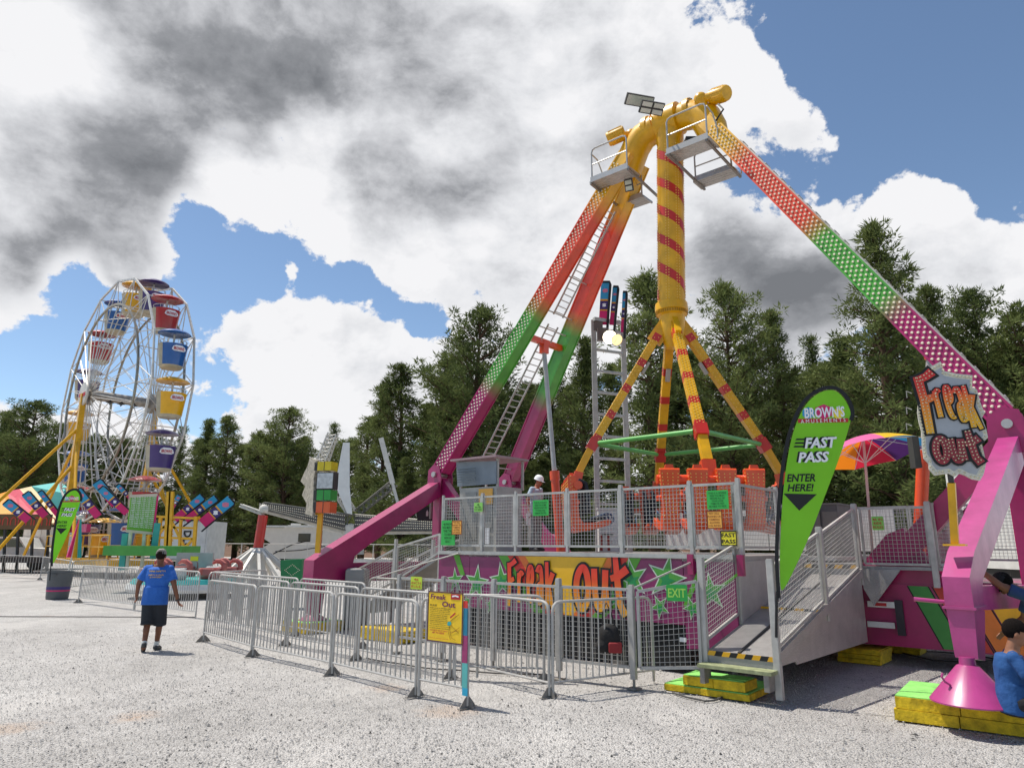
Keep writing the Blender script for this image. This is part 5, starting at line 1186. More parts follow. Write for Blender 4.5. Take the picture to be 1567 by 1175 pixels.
# ================================================================ PEOPLE
def blend(*a): return a
def person(name_lbl,J,sc,clothes,skin='#8a5a40',hair='#2a211c'):
    """J: joints in metres before scale, local frame (x right, y forward, z up); placed by J['M']"""
    M=J['M']; root=thing('person',name_lbl,'person',M.translation)
    def P(k): 
        v=J[k] if isinstance(k,str) else V(k); return M@(V(v)*sc)
    fat=J.get('fat',1)
    SK=mat('skin_'+skin.strip('#'),skin,.55,vary=.08,scale=8)
    RX=(M.to_3x3()@V((1,0,0))).normalized()
    def loft(mb,rings,n=20):
        vs=[]; 
        for c,rx,ry,ax,ay in rings: vs+=[c+ax*(rx*math.cos(2*PI*i/n))+ay*(ry*math.sin(2*PI*i/n)) for i in range(n)]
        fs=[(k*n+i,k*n+(i+1)%n,(k+1)*n+(i+1)%n,(k+1)*n+i) for k in range(len(rings)-1) for i in range(n)]
        mb.add(vs,fs+[tuple(range(n-1,-1,-1)),tuple((len(rings)-1)*n+i for i in range(n))])
    pel,che,nek,hd=P('pelvis'),P('chest'),P('neck'),P('head')
    sL,sR=P('shL'),P('shR'); hL,hR=P('hipL'),P('hipR')
    sax=(sR-sL).normalized(); hax=(hR-hL).normalized(); spine=(nek-pel).normalized()
    say=spine.cross(sax).normalized(); hay=spine.cross(hax).normalized(); f=sc*fat
    mid=(pel+che)/2+say*.0
    def torso(mb,g,top=True,bottom=-.06):
        r=[(pel+spine*(bottom*sc),.165*f+g,.125*f+g,hax,hay),(pel+spine*.05*sc,.165*f+g,.13*f+g,hax,hay),(mid,.15*f+g,.125*f+g,(hax+sax).normalized(),hay),(che,.175*f+g,.125*f+g,sax,say),(che+spine*.11*sc,.175*f+g*.6,.105*f+g,sax,say)]
        r.append((nek-spine*.045*sc,.11*f+g*.4,.075*f+g*.6,sax,say)); 
        if top: r.append((nek,.06*f,.06*f,sax,say))
        loft(mb,r)
    def limb(mb,ks,rs,n=10):
        pts=[P(k) for k in ks]; q=[];rr=[]
        for i in range(len(pts)-1):
            for t in (0,.33,.66): q.append(pts[i].lerp(pts[i+1],t)); rr.append(rs[i]+(rs[i+1]-rs[i])*t)
        q.append(pts[-1]); rr.append(rs[-1]); mb.path(q,.1,n,rs=[k*sc for k in rr])
        for p,k in zip(pts,rs): mb.ball(p,k*sc,10,6)
    # body
    b=MB(); torso(b,-.012)
    fw=(P(J['face'])-M.translation).normalized() if 'face' in J else (M.to_3x3()@V((0,1,0))).normalized()
    hup=(hd-nek).normalized(); hx=fw.cross(hup).normalized(); fw=hup.cross(hx).normalized(); s=sc
    b.path([nek-hup*.05*s,nek.lerp(hd,.5),hd],.055*s,12,rs=[.062*s,.054*s,.05*s])
    b.ball(hd+hup*.035*s-fw*.01*s,.1*s,16,10,sc=(.76,.96,.98),ax=(hx,fw,hup)); b.ball(hd-hup*.035*s+fw*.02*s,.075*s,14,8,sc=(.78,.92,1.02),ax=(hx,fw,hup))
    b.ball(hd+fw*.098*s-hup*.012*s,.018*s,8,6,sc=(.8,1.0,1.5),ax=(hx,fw,hup))
    for e in (-1,1): b.ball(hd+hx*(e*.078*s)+hup*.0*s,.026*s,8,6,sc=(.4,.7,1.2),ax=(hx,fw,hup))
    b.ball(hd+fw*.082*s-hup*.062*s,.02*s,8,6,sc=(1.4,.6,.6),ax=(hx,fw,hup))
    for sd in 'LR':
        limb(b,['sh'+sd,'el'+sd,'wr'+sd],[.058*fat,.043,.028]); 
        w_=P('wr'+sd); e_=P('el'+sd); hdv=(P('ha'+sd)-w_).normalized() if 'ha'+sd in J else (w_-e_).normalized()
        px=hdv.cross(fw); px=px.normalized() if px.length>.1 else hx; pn_=px.cross(hdv).normalized()
        if sd=='L': pn_=-pn_
        wide=pn_; thick=hdv.cross(wide).normalized()
        loft(b,[(w_,.028*s,.02*s,wide,thick),(w_+hdv*.04*s,.038*s,.018*s,wide,thick),(w_+hdv*.085*s,.04*s,.015*s,wide,thick)],10)
        curl=J.get('curl',.5)
        for k in range(4):
            o_=w_+hdv*.082*s+wide*((k-1.5)*.0205*s); ln=(.068,.076,.07,.056)[k]*s; d=hdv.copy(); pts=[o_-hdv*.02*s,o_]
            for t in range(3): d=(d+thick*curl*.55).normalized(); o_=o_+d*ln*.38; pts.append(o_)
            b.path(pts,.009*s,6,rs=[.0095*s,.0095*s,.009*s,.0085*s,.007*s])
        o_=w_+hdv*.025*s-wide*.03*s if True else w_; b.path([o_,o_-wide*.022*s+hdv*.028*s+thick*.01*s,o_-wide*.022*s+hdv*.056*s+thick*.022*s],.01*s,6)
        limb(b,['hip'+sd,'kn'+sd,'an'+sd],[.09*fat,.058,.038])
        a_=P('an'+sd); b.ball(a_-(P('kn'+sd)-a_).normalized()*.02*s,.042*s); 
        m1=P('kn'+sd).lerp(a_,.3); b.ball(m1-fw*.018*s,.058*s,10,8,sc=(.9,.9,1.7),ax=(hx,fw,(P('kn'+sd)-a_).normalized()))
    fuse(b,'body',SK,root,.0095,2)
    # hair
    h=MB(); h.ball(hd+hup*.045*s-fw*.018*s,.106*s,16,10,sc=(.8,.98,.98),ax=(hx,fw,hup)); hob=h.build('hair',mat('hair_'+hair.strip('#'),hair,.95,spec=.1,vary=.3,scale=60,bump=.6,bscale=120),root,smooth=True)
    if True: # trim the face side of the hair cap
        import bmesh
        bm=bmesh.new(); bm.from_mesh(hob.data); inv=W[root].inverted(); R3_=W[root].to_3x3().inverted(); cc_=inv@(hd+fw*.028*s+hup*.0*s); nn_=(R3_@(fw*.72-hup*.7)).normalized()
        bmesh.ops.delete(bm,geom=[v for v in bm.verts if (v.co-cc_).dot(nn_)>0.0],context='VERTS'); bm.to_mesh(hob.data); bm.free()
    e_=MB()
    for q in (-1,1): e_.ball(hd+hx*(q*.031*s)+fw*.088*s+hup*.018*s,.011*s,8,6,ax=(hx,fw,hup))
    e_.build('eyes',mat('eye_dark','#1a120e',.2,vary=0),root)
    # shirt
    c=MB(); torso(c,.018+.0*f,False,clothes.get('hem',-.10)); loft(c,[(pel+spine*(clothes.get('hem',-.10)*sc),.168*f+.03,.132*f+.03,hax,hay),(pel+spine*.16*sc,.16*f+.024,.135*f+.024,hax,hay)]); ns=nek-spine*.03*sc; 
    for sd in 'LR':
        a_,b_=P('sh'+sd),P('el'+sd); t=clothes.get('sleeve',.72)
        q=[a_.lerp(nek,.5)-spine*.02*s,a_-spine*.005*s,a_.lerp(b_,.3),a_.lerp(b_,t)]; c.path(q,.07,12,rs=[.055*s*fat,.062*s*fat,.066*s*fat,.074*s*fat]); c.ball(a_-spine*.005*s,.064*s*fat)
    sh_=fuse(c,'shirt',clothes['shirt'],root,.012,3)
    # trousers or shorts
    c=MB(); loft(c,[(pel+spine*.06*sc,.162*f,.13*f,hax,hay),(pel-spine*.03*sc,.172*f,.14*f,hax,hay),(pel-spine*.12*sc,.165*f,.135*f,hax,hay)])
    for sd in 'LR':
        a_,b_,d_=P('hip'+sd),P('kn'+sd),P('an'+sd)
        if clothes.get('shorts'): q=[a_,a_.lerp(b_,.5),a_.lerp(b_,.95),b_.lerp(d_,.12)]; rr=[.105*f,.102*f,.098*f,.1*f]
        else: q=[a_,a_.lerp(b_,.5),b_,b_.lerp(d_,.5),d_]; rr=[.105*f,.088*f,.075*s,.07*s,.066*s]
        c.path(q,.1,12,rs=rr)
    fuse(c,'shorts' if clothes.get('shorts') else 'trousers',clothes['legs'],root,.012,3)
    for sd in 'LR':
        a_=P('an'+sd); to=P('to'+sd); d=(to-a_); ft=V((d.x,d.y,d.z)).normalized(); 
        c=MB(); heel=a_-ft*.035*s+V((0,0,-.035*s)) if not J.get('tip'+sd) else a_-ft*.05*s
        c.ball(heel,.042*s); c.path([heel,heel.lerp(to,.5)+V((0,0,.012*s)),to],.045*s,10,rs=[.043*s,.046*s,.038*s]); c.ball(to,.038*s,sc=(1,1,.7)); c.ball(a_,.046*s)
        fuse(c,'shoe',clothes.get('shoe',mat('shoe_grey','#3c3c3e',.6)),root,.01,2)
        if clothes.get('sock'):
            k=(P('kn'+sd)-a_).normalized(); c=MB(); c.tube(a_+k*.01*s,a_+k*.085*s,.046*s,12); c.build('sock',WHT,root,smooth=True)
    return dict(root=root,hd=hd,hup=hup,fw=fw,hx=hx,s=s,che=che,say=say,sax=sax,spine=spine,nek=nek,pel=pel)
def cap(p,mt,brim=1,helmet=False):
    hd,hup,fw,hx,s=p['hd'],p['hup'],p['fw'],p['hx'],p['s']; c=MB(); b=hd+hup*.03*s; n=20; k=1.12 if helmet else 1.0
    vs=[];rings=6
    for i in range(rings+1):
        th=PI/2*i/rings; z=math.sin(th)*.105*k*s; r=math.cos(th)**.8 if i<rings else .0
        vs+=[b+hx*(math.cos(2*PI*j/n)*.088*k*s*r)+fw*(math.sin(2*PI*j/n)*.108*k*s*r-.012*s)+hup*(z+.012*s) for j in range(n)]
    c.add(vs,[(i*n+j,i*n+(j+1)%n,(i+1)*n+(j+1)%n,(i+1)*n+j) for i in range(rings) for j in range(n)])
    if helmet:
        c.lathe([(.1*s,.0),(.125*s,.005),(.122*s,.014),(.1*s,.016)],b-fw*.01*s,20,axis=hup,cap=False); c.ball(b+fw*.12*s+hup*.01*s,.05*s,10,6,sc=(1.3,.8,.16),ax=(hx,fw,hup))
    else:
        q=[]; 
        for j in range(9):
            a=PI*(.12+.76*j/8); q.append(b+hx*(math.cos(a)*.08*s)+fw*(math.sin(a)*.10*s)+hup*.012*s); q.append(b+hx*(math.cos(a)*.085*s)+fw*((math.sin(a)*.10+.075*math.sin(a))*s)+hup*-.004*s)
        c.add(q,[(2*j,2*j+1,2*j+3,2*j+2) for j in range(8)])
    c.build('hard_hat' if helmet else 'cap',mt,p['root'],smooth=True)
def placeM(p,yaw,H=None): return Matrix.Translation(p)@Matrix.Rotation(yaw,4,'Z')
BLU=mat('blue_cotton','#2a66bc',.8,vary=.14,scale=5,bump=.9,bscale=7)
g0=G(228,996)-V((0,0,.025))
Jw=dict(M=placeM(g0,R(8)),pelvis=(0,0,.93),chest=(0,.02,1.28),neck=(0,.03,1.47),head=(0,.05,1.60),shL=(-.19,.02,1.40),shR=(.19,.02,1.40),
 elL=(-.30,-.01,1.13),wrL=(-.345,.10,.93),haL=(-.35,.16,.86),elR=(.30,-.03,1.12),wrR=(.37,.02,.87),haR=(.40,.05,.78),hipL=(-.09,0,.88),hipR=(.09,0,.88),knL=(-.085,.02,.50),anL=(-.06,-.10,.115),toL=(-.085,-.03,.035),knR=(.085,.12,.49),anR=(.05,.18,.09),toR=(.06,.34,.035),tipL=1,fat=1.12,curl=.9)
pw=person('man in blue shirt and dark shorts walking away over the gravel',Jw,.965,dict(shirt=BLU,legs=mat('dark_denim','#22262e',.8,bump=.3,bscale=12),shorts=1,sock=1,hem=-.14),'#7a4c34')
cap(pw,mat('grey_cap','#8f8b84',.8,vary=.3,scale=30))
m=MB(); o=pw['che']-pw['say']*(.155*.965); sx=pw['sax']; 
bk=-pw['say'] if pw['say'].dot(V((0,1,0)))>0 else pw['say']
o=pw['che']+bk*.168; sx=V((-bk.y,bk.x,0)).normalized(); 
if sx.x<0: sx=-sx
nrm=sx.cross(ZZ)
put_text(m,'THINK SAFETY!',o,sx,ZZ,-.13,.055,.26,.028,.006,0,.02); put_text(m,'SAFETY IS OUR',o,sx,ZZ,-.12,-.005,.24,.024,.006,0,.02); put_text(m,'#1 CONCERN',o,sx,ZZ,-.09,-.04,.18,.024,.006,0,.02)
tx=m.build('shirt_lettering',mat('gold_print','#e8b428',.6,vary=0),pw['root'])
shm=[c for c in pw['root'].children if c.name.startswith('shirt') and 'letter' not in c.name][0]
sw=tx.modifiers.new('w','SHRINKWRAP'); sw.target=shm; sw.wrap_method='PROJECT'; sw.use_negative_direction=True; sw.use_positive_direction=True; sw.use_project_x=False; sw.use_project_y=True; sw.use_project_z=False; sw.offset=.004
dg=bpy.context.evaluated_depsgraph_get(); dg.update(); me=bpy.data.meshes.new_from_object(tx.evaluated_get(dg)); tx.modifiers.clear(); tx.data=me
m=MB(); w_=g0+V((0,0,0)); wp=Jw['M']@(V(Jw['wrR'])*.965); m.lathe([(.034,-.012),(.036,-.012),(.036,.012),(.034,.012)],wp,12,axis=(V(Jw['haR'])-V(Jw['wrR'])),cap=False); m.build('wristwatch',DK,pw['root'])
# operator
g1=PY(819,840,16.0); g1=V((g1.x,16.0,DZ+.0))
Jo=dict(M=placeM(g1,R(-125)),pelvis=(0,0,.93),chest=(0,.03,1.28),neck=(0,.05,1.46),head=(0,.10,1.58),face=(0,.8,-.35),shL=(-.18,.03,1.40),shR=(.18,.03,1.40),
 elL=(-.26,-.02,1.14),wrL=(-.24,.10,.92),elR=(.27,-.02,1.14),wrR=(.30,.04,.88),hipL=(-.09,0,.88),hipR=(.09,0,.88),knL=(-.1,.05,.48),anL=(-.1,.0,.08),toL=(-.12,.15,.035),knR=(.1,.03,.48),anR=(.11,-.02,.08),toR=(.13,.13,.035))
po=person('ride operator in a white hard hat and pale shirt standing on the deck',Jo,.98,dict(shirt=mat('pale_blue_cotton','#a9b8c8',.8,bump=.25,bscale=9),legs=mat('grey_cotton','#77787a',.8,bump=.3,bscale=10)),'#a8644a')
cap(po,mat('white_helmet','#ececea',.3,vary=.03),helmet=True)
m=MB(); wp=Jo['M']@(V(Jo['wrR'])*.98); m.box(wp+V((-.02,-.03,-.16)),(.1,.02,.26)); m.build('paper',WPR,po['root'])
# two men at the right edge
hh=PY(1546,908,8.1)
def rel(*a): return a
yaw=R(58)
M1=placeM(V((hh.x+.30,7.95,0)),yaw)
Jr=dict(M=M1,pelvis=(0,-.25,.80),chest=(0,.05,1.12),neck=(0,.22,1.27),head=(0,.36,1.35),face=(.1,.75,-.55),shL=(-.17,.16,1.22),shR=(.17,.16,1.22),
 elL=(-.18,.42,1.34),wrL=(-.12,.60,1.52),haL=(-.10,.66,1.60),elR=(.26,.22,.98),wrR=(.2,.40,.84),hipL=(-.09,-.25,.77),hipR=(.09,-.25,.77),knL=(-.14,.15,.46),anL=(-.14,-.05,.09),toL=(-.14,.12,.035),knR=(.14,.15,.46),anR=(.14,-.05,.09),toR=(.14,.12,.035),curl=.2)
pr_=person('man in a black cap bending with one arm raised against the pink outrigger',Jr,1.0,dict(shirt=mat('navy_cotton','#27406e',.8,bump=.9,bscale=7),legs=mat('black_denim','#1c1c20',.8)),'#8a5a3e','#1a1614')
cap(pr_,mat('black_cap','#141416',.8))
hs=PY(1551,968,7.0)
M2=placeM(V((hs.x-.04,7.04,.245)),R(-120))
Js=dict(M=M2,pelvis=(0,-.02,.10),chest=(0,-.02,.40),neck=(0,.03,.57),head=(0,.07,.70),face=(0,.8,-.4),shL=(-.17,.01,.51),shR=(.17,.01,.51),
 elL=(-.24,.16,.30),wrL=(-.12,.36,.28),elR=(.24,.14,.30),wrR=(.12,.34,.26),hipL=(-.09,.0,.09),hipR=(.09,.0,.09),knL=(-.13,.42,.16),anL=(-.13,.50,-.15),toL=(-.13,.64,-.2),knR=(.13,.42,.16),anR=(.13,.50,-.15),toR=(.13,.64,-.2),curl=1.2,fat=.9)
ps=person('bare headed man in a blue shirt sitting on the timber stack',Js,1.0,dict(shirt=mat('deep_blue_cotton','#1c4f8a',.8,bump=.9,bscale=7),legs=mat('black_denim','#1c1c20',.8)),'#8f6046','#1c1715')

for i,(pts,lb) in enumerate([([(1395,985),(1420,998),(1470,1000),(1530,1010),(1600,1018)],'black cable lying on the gravel behind the pink foot'),([(1380,1000),(1430,1012),(1500,1014),(1600,1000)],'second black cable crossing under the chassis behind the pink foot'),([(1030,1062),(1080,1075),(1110,1068)],'thin dark cord on the gravel by the lower lime step board'),([(560,1008),(640,1022),(740,1030),(860,1035)],'dark cord on the gravel inside the barrier rows')]):
    q=[G(*p)+V((0,0,.014)) for p in pts]; sp=[]
    for a,b in zip(q,q[1:]):
        for k in range(8): sp.append(a.lerp(b,k/8)+V((0,math.sin(k*.8+i)*.03,0)))
    m=MB(); m.path(sp,.011,6); m.build('ground_cable',mat('dusty_rubber','#4a4846',.8),origin=sp[0],label=lb,cat='cable')
# ================================================================ FERRIS WHEEL
wc=PY(186,611,40.0); wd_=V((.747,-.666,0)); wn_=V((.666,.747,0))
WR=PY(210,438,40.0).z-wc.z
fw_=thing('ferris_wheel','tall white ferris wheel with yellow supports and sixteen umbrella topped tubs','ferris wheel',(wc.x,wc.y,0))
WSP=mat('wheel_white','#d2cec8',.45,.2,vary=.2,scale=4); SIL=mat('wheel_silver','#9a9488',.35,.6,vary=.2,scale=4)
def wp_(a,r,n=0): return wc+wd_*(r*math.sin(a))+ZZ*(r*math.cos(a))+wn_*n
for s in (-1,1):
    m=MB()
    for k in range(16):
        a,b=k*PI/8,(k+1)*PI/8
        m.beam(wp_(a,WR,s*1.05),wp_(b,WR,s*1.05),.085,.11,wn_)
        m.tube(wp_(a,.5,s*1.75),wp_(a,WR,s*1.05),.028,5); m.tube(wp_(a,.5,s*1.75),wp_(a+.19,WR*.76,s*1.2),.02,5); m.tube(wp_(a,.5,s*1.75),wp_(a-.19,WR*.76,s*1.2),.02,5)
        m.tube(wp_(a,WR,s*1.05),wp_(a+.19,WR*.76,s*1.2),.026,5); m.tube(wp_(a,WR,s*1.05),wp_(a-.19,WR*.76,s*1.2),.026,5)
    m.build('rim_and_spokes',WSP,fw_)
    m=MB(); m.path([wp_(k*PI/24,WR*.77,s*1.22) for k in range(48)],.075,6,closed=True); m.build('inner_ring',SIL,fw_,smooth=True)
    m=MB(); m.lathe([(0,-.06),(.66,-.06),(.7,0),(.66,.06),(0,.06)],wc+wn_*(s*2.0),24,axis=wn_); m.build('hub_plate',mat('hub_white','#cfc8be',.4,vary=.15),fw_,smooth=True)
    m=MB(); m.ribbon([(-.5,-.05),(0,-.1),(.5,-.05)],.22,wc+wn_*(s*2.07),-wd_*s if s>0 else wd_,ZZ,.01,.004); m.build('hub_red_band',RPR,fw_)
m=MB()
for k in range(16): m.tube(wp_(k*PI/8,WR*.77,-1.22),wp_(k*PI/8,WR*.77,1.22),.03,5); m.tube(wp_(k*PI/8,WR*.77,-1.22),wp_((k+1)*PI/8,WR*.77,1.22),.018,5); m.tube(wp_(k*PI/8,WR,-1.05),wp_(k*PI/8,WR,1.05),.035,5)
m.build('cross_bar',WSP,fw_)
m=MB(); m.tube(wc-wn_*1.95,wc+wn_*1.95,.28,14); 
for s in (-1,1): m.lathe([(.0,-.1),(.6,-.1),(.6,.1),(0,.1)],wc+wn_*(s*1.65),20,axis=wn_)
m.build('axle',mat('axle_grey','#a8a29a',.45,.3,vary=.3,scale=6),fw_,smooth=True)
m=MB(); 
for t in (-.6,0,.7): m.box(wc+wn_*t+ZZ*-.1,(.3,.35,.4)); m.path([wc+wn_*(t-.2),wc+wn_*t-ZZ*.4,wc+wn_*(t+.3)],.04,5)
m.build('drive_gear',DK,fw_)
for s in (-1,1):
    b0=wc+wn_*(s*2.0); gz=1.0
    m=MB(); m.beam(b0,V((b0.x,b0.y,gz))-wn_*(s*.1),.22,.26,wd_,w2=.32,h2=.4); m.build('support_mast',YEL,fw_)
    for (f,ww) in ((.55,1),(.55,-1)):
        top=b0-ZZ*((wc.z-gz)*.30); m=MB(); m.tube(top,V((b0.x,b0.y,gz))+wd_*(ww*4.2)+wn_*(s*.6),.08,8); m.build('support_brace',YEL,fw_)
    m=MB(); m.tube(b0-ZZ*((wc.z-gz)*.22),V((b0.x,b0.y,.5))+wn_*(s*5.5)-wd_*.4,.085,8); m.build('outer_brace',YEL,fw_)
    m=MB(); m.tube(b0-ZZ*((wc.z-gz)*.45),V((b0.x,b0.y,.5))+wn_*(s*3.4)+wd_*.4,.09,8); m.build('outer_brace',YEL,fw_)
m=MB(); c=V((wc.x,wc.y,.75)); m.box(c,(10.5,2.6,.3),(wd_,wn_,ZZ)); 
for s in (-1,1):
    for k in range(9): m.beam(c+wd_*(-5+k*1.25)+wn_*(s*1.35)+ZZ*.15,c+wd_*(-5+k*1.25)+wn_*(s*1.35)+ZZ*1.35,.06,.06,wd_)
    m.beam(c+wd_*-5.1+wn_*(s*1.35)+ZZ*1.38,c+wd_*5.1+wn_*(s*1.35)+ZZ*1.38,.06,.06,wn_); m.beam(c+wd_*-5.1+wn_*(s*1.35)+ZZ*.8,c+wd_*5.1+wn_*(s*1.35)+ZZ*.8,.05,.05,wn_)
m.build('trailer_frame',YEL,fw_)
m=MB(); m.box(c+ZZ*1.75-wn_*1.6,(5.2,.2,.42),(wd_,wn_,ZZ)); m.build('magenta_fascia',mat('fascia_pink','#c02a6c',.4),fw_)
TC=[('yellow','#e8ac10'),('purple','#3c2872'),('red','#b0222e'),('blue','#1a5ca6')]
CREAM=mat('tub_cream','#b8ae98',.5,vary=.15)
def tub(k):
    a=k*PI/8; p=wp_(a,WR); nm,cx=TC[k%4]; mt=mat('tub_'+nm,cx,.32,coat=.3,vary=.1)
    pos={0:'at the very top of the wheel',1:'just right of the top of the wheel',2:'third on the right side counting from the top',3:'high on the right side of the wheel',4:'level with the hub on the right side',5:'lower right side, above the green price board',6:'low right with only its canopy showing over the price board',7:'at the bottom behind the yellow trailer frame',8:'at the lowest point of the wheel',9:'lower left near the bottom, half hidden by the yellow supports',10:'lower left below the blue canopied tub',11:'low on the left side of the wheel',12:'level with the hub on the left side',13:'left side just above hub height',14:'upper left side of the wheel',15:'just left of the top of the wheel'}[k]
    r=MB(); q=fw_
    c=MB(); vs=[]; n=20
    c.lathe([(.0,-1.62),(.42,-1.62),(.50,-1.5)],p,n); c.lathe([(.50,-1.5),(.60,-.62),(.63,-.56),(.58,-.55),(.52,-1.3),(0,-1.3)],p,n)
    c.m=[0]*len(c.m)
    # side panels toward the wheel faces are cream
    for fi in range(len(c.f)):
        ce=sum((V(c.v[i]) for i in c.f[fi]),V((0,0,0)))/len(c.f[fi])-p
        if ce.z<-1.5 or (abs(V((ce.x,ce.y,0)).normalized().dot(wn_))>.85 and V((ce.x,ce.y,0)).length>.3): c.m[fi]=1
    c.v=[tuple(p+(V(v)-p)*1.2) for v in c.v]
    t=c.build('tub',[mt,CREAM],fw_,smooth=True)
    t['label']='%s tub %s'%(nm,pos)
    for s in (-1,1):
        g=MB(); g.cm=0; X=wn_*s; o=p+wd_*(s*.78)-ZZ*.97
        g.prism([(-.36,-.07),(-.24,-.14),(.24,-.14),(.36,-.07),(.3,.1),(.17,.18),(-.17,.18),(-.3,.1)],o,X,ZZ,.01); lg=g.build('logo_plate',WPR,t)
        g=MB(); put_text(g,"BROWN'S",o,X,ZZ,-.27,-.09,.54,.18,.012,0,.03); g.build('logo_lettering',RPR,lg)
    g=MB(); g.path([p+V((.56*math.cos(x*PI/8),.56*math.sin(x*PI/8),-.38)) for x in range(16)],.016,5,closed=True)
    for x in range(8): g.tube(p+V((.57*math.cos(x*PI/4),.57*math.sin(x*PI/4),-.58)),p+V((.56*math.cos(x*PI/4),.56*math.sin(x*PI/4),-.38)),.012,5)
    g.tube(p-ZZ*1.5,p+ZZ*.1,.045,8); g.v=[tuple(p+(V(v)-p)*1.2) for v in g.v]; g.build('tub_rail',WSP,t)
    g=MB(); g.lathe([(.70,-.06),(.72,-.05),(.62,.03),(.45,.10),(.25,.15),(.05,.17),(.05,.13),(.45,.06),(.62,-.01)],p+ZZ*.02,22); g.v=[tuple(p+(V(v)-p)*1.15) for v in g.v]; cn=g.build('canopy',mt,t,smooth=True)
for k in range(16): tub(k)
# ================================================================ BANNERS
def banner(tip,base,wpx,Y,label,group='sagging sponsor banners'):
    P0=PY(*tip,Y); pl=Plane(P0,math.atan2(P0.x,-P0.y)*0+(-.25 if tip[0]>700 else .35)); a=V(pl.uv(*tip)); b=V(pl.uv(*base)); d=(b-a); ln=d.length; d/=ln; nn=V((-d.y,d.x)); w=wpx/F*Y*.42; b=b+(b-a)*.12; d=(b-a); ln=d.length; d/=ln
    bp=pl.pt(b.x,b.y); root=thing('sponsor_banner',label,'banner',bp,group)
    def band(f0,f1,mt,nm,e=.0,k=1.0):
        m=MB(); q=[]; n=5
        for i in range(n+1): f=f0+(f1-f0)*i/n; q.append(a+d*ln*f+nn*(w*k)*(1 if f>.06 else .85))
        for i in range(n+1): f=f1+(f0-f1)*i/n; q.append(a+d*ln*f-nn*(w*k)*(1-.12*f))
        m.prism([(p.x,p.y) for p in q],pl.P,pl.x,pl.y,.004,e); m.build(nm,mt,root)
    band(0,.40,CYA,'cyan_band'); band(.40,.44,STR,'gold_band'); band(.44,.64,PURP,'purple_band'); band(.64,.67,STR,'gold_band'); band(.67,1,PKP,'pink_band')
    m=MB(); c=a+d*ln*.2; m.prism([(c.x+w*.6*math.cos(t*PI/4)*(1.2 if t%2 else .9),c.y+w*.45*math.sin(t*PI/4)) for t in range(8)],pl.P,pl.x,pl.y,.003,.005); m.build('logo_cloud',mat('logo_pink','#d87c98',.6),root)
    m=MB(); c=a+d*ln*.54; m.prism([(c.x+w*.5*math.cos(t*PI/4)*(1.2 if t%2 else .6),c.y+w*.4*math.sin(t*PI/4)) for t in range(8)],pl.P,pl.x,pl.y,.003,.005); m.build('white_emblem',WPR,root)
    m=MB(); e=[a+nn*w+d*ln*.75,a+nn*w*1.03+d*ln*.05,a+nn*w*.8-d*w*.1,a-nn*w*.8-d*w*.1]; pts=[pl.pt(p.x,p.y,.0) for p in e]
    pts=[pl.pt(*(a+nn*w*1.03+d*ln*1.15)[:2])]+pts; m.path(pts,.04,5); m.build('pole',BLK,root)
for i,(t,b,w_,Y,lb) in enumerate([((9,768),(40,793),15,34,'banner farthest left, over the striped tent'),((39,755),(66,786),14,35,'second banner from the left edge'),((61,752),(86,785),9,36,'thin folded banner left of the small feather flag'),((118,750),(147,786),15,34,'banner just right of the small feather flag'),((148,737),(174,768),17,36,'wide banner hanging before the ferris wheel spokes'),((154,747),(190,781),13,34,'lower banner left of the green price board'),((180,742),(201,763),8,36,'narrow banner at the top left corner of the price board'),
 ((275,758),(264,776),9,37,'small blue banner behind the yellow scaffold'),((310,760),(272,791),14,36,'first of the three banners leaning right'),((331,762),(289,792),13,35,'middle of the three banners leaning right'),((354,765),(314,797),20,34,'largest banner, rightmost of the three leaning right')]):
    banner(t,b,w_,Y,'blue, purple and pink '+lb)
for t,b,w_,lb in (((927,432),(923,490),18,'blue, purple and pink banner on the left of the light tower'),((942,439),(937,491),11,'folded blue and pink banner in the middle of the light tower'),((956,447),(953,502),8,'thin blue and pink banner on the right of the light tower')): banner(t,b,w_,19,lb,'banners on the light tower')
# ================================================================ LIGHT TOWER
lt=thing('light_tower','tall grey ladder frame tower with two lit flood lamps behind the gondola','light tower',GX(930,19))
a0,a1=PY(908,490,19.0),PY(953,500,19.4); a1.z=a0.z
for p,nm in ((a0,1),(a1,2)):
    m=MB(); m.beam(p,V((p.x,p.y,.1)),.14,.1,V((1,0,0))); m.build('upright',GALV,lt)
m=MB(); zz=a0.z
for k in range(13):
    z=a0.z-.25-k*.62
    if z<.5: break
    m.beam(V((a0.x,a0.y,z)),V((a1.x,a1.y,z)),.07,.07,ZZ)
m.beam(V((a0.x,a0.y-.1,a0.z)),V((a1.x,a1.y-.1,a1.z)),.1,.12,ZZ)
m.build('rung',GALV,lt)
for (px,py,r,on) in ((933,516,.20,1),(944,520,.17,0)):
    c=PY(px,py,18.75); d=(CAM-c).normalized(); 
    if not on: d=(d+V((.5,0,-.3))).normalized()
    m=MB(); m.lathe([(0,-.25),(.1,-.22),(r,0),(r,.02),(r*.96,.02)],c,20,axis=d,cap=False); lo=m.build('lamp_housing',LGREY,lt,smooth=True)
    m=MB(); m.lathe([(0,.012),(r*.95,.006)],c,20,axis=d,cap=False); m.build('lit_lens',emit('lamp_on%d'%on,'#fff2d8' if on else '#ffdfa0',5 if on else 1.1),lo)
m=MB(); m.box(PY(922,512,18.9),(.3,.2,.35)); m.box(PY(915,500,19),(.25,.2,.25)); m.build('ballast_box',mat('ballast','#6a5e58',.6),lt)
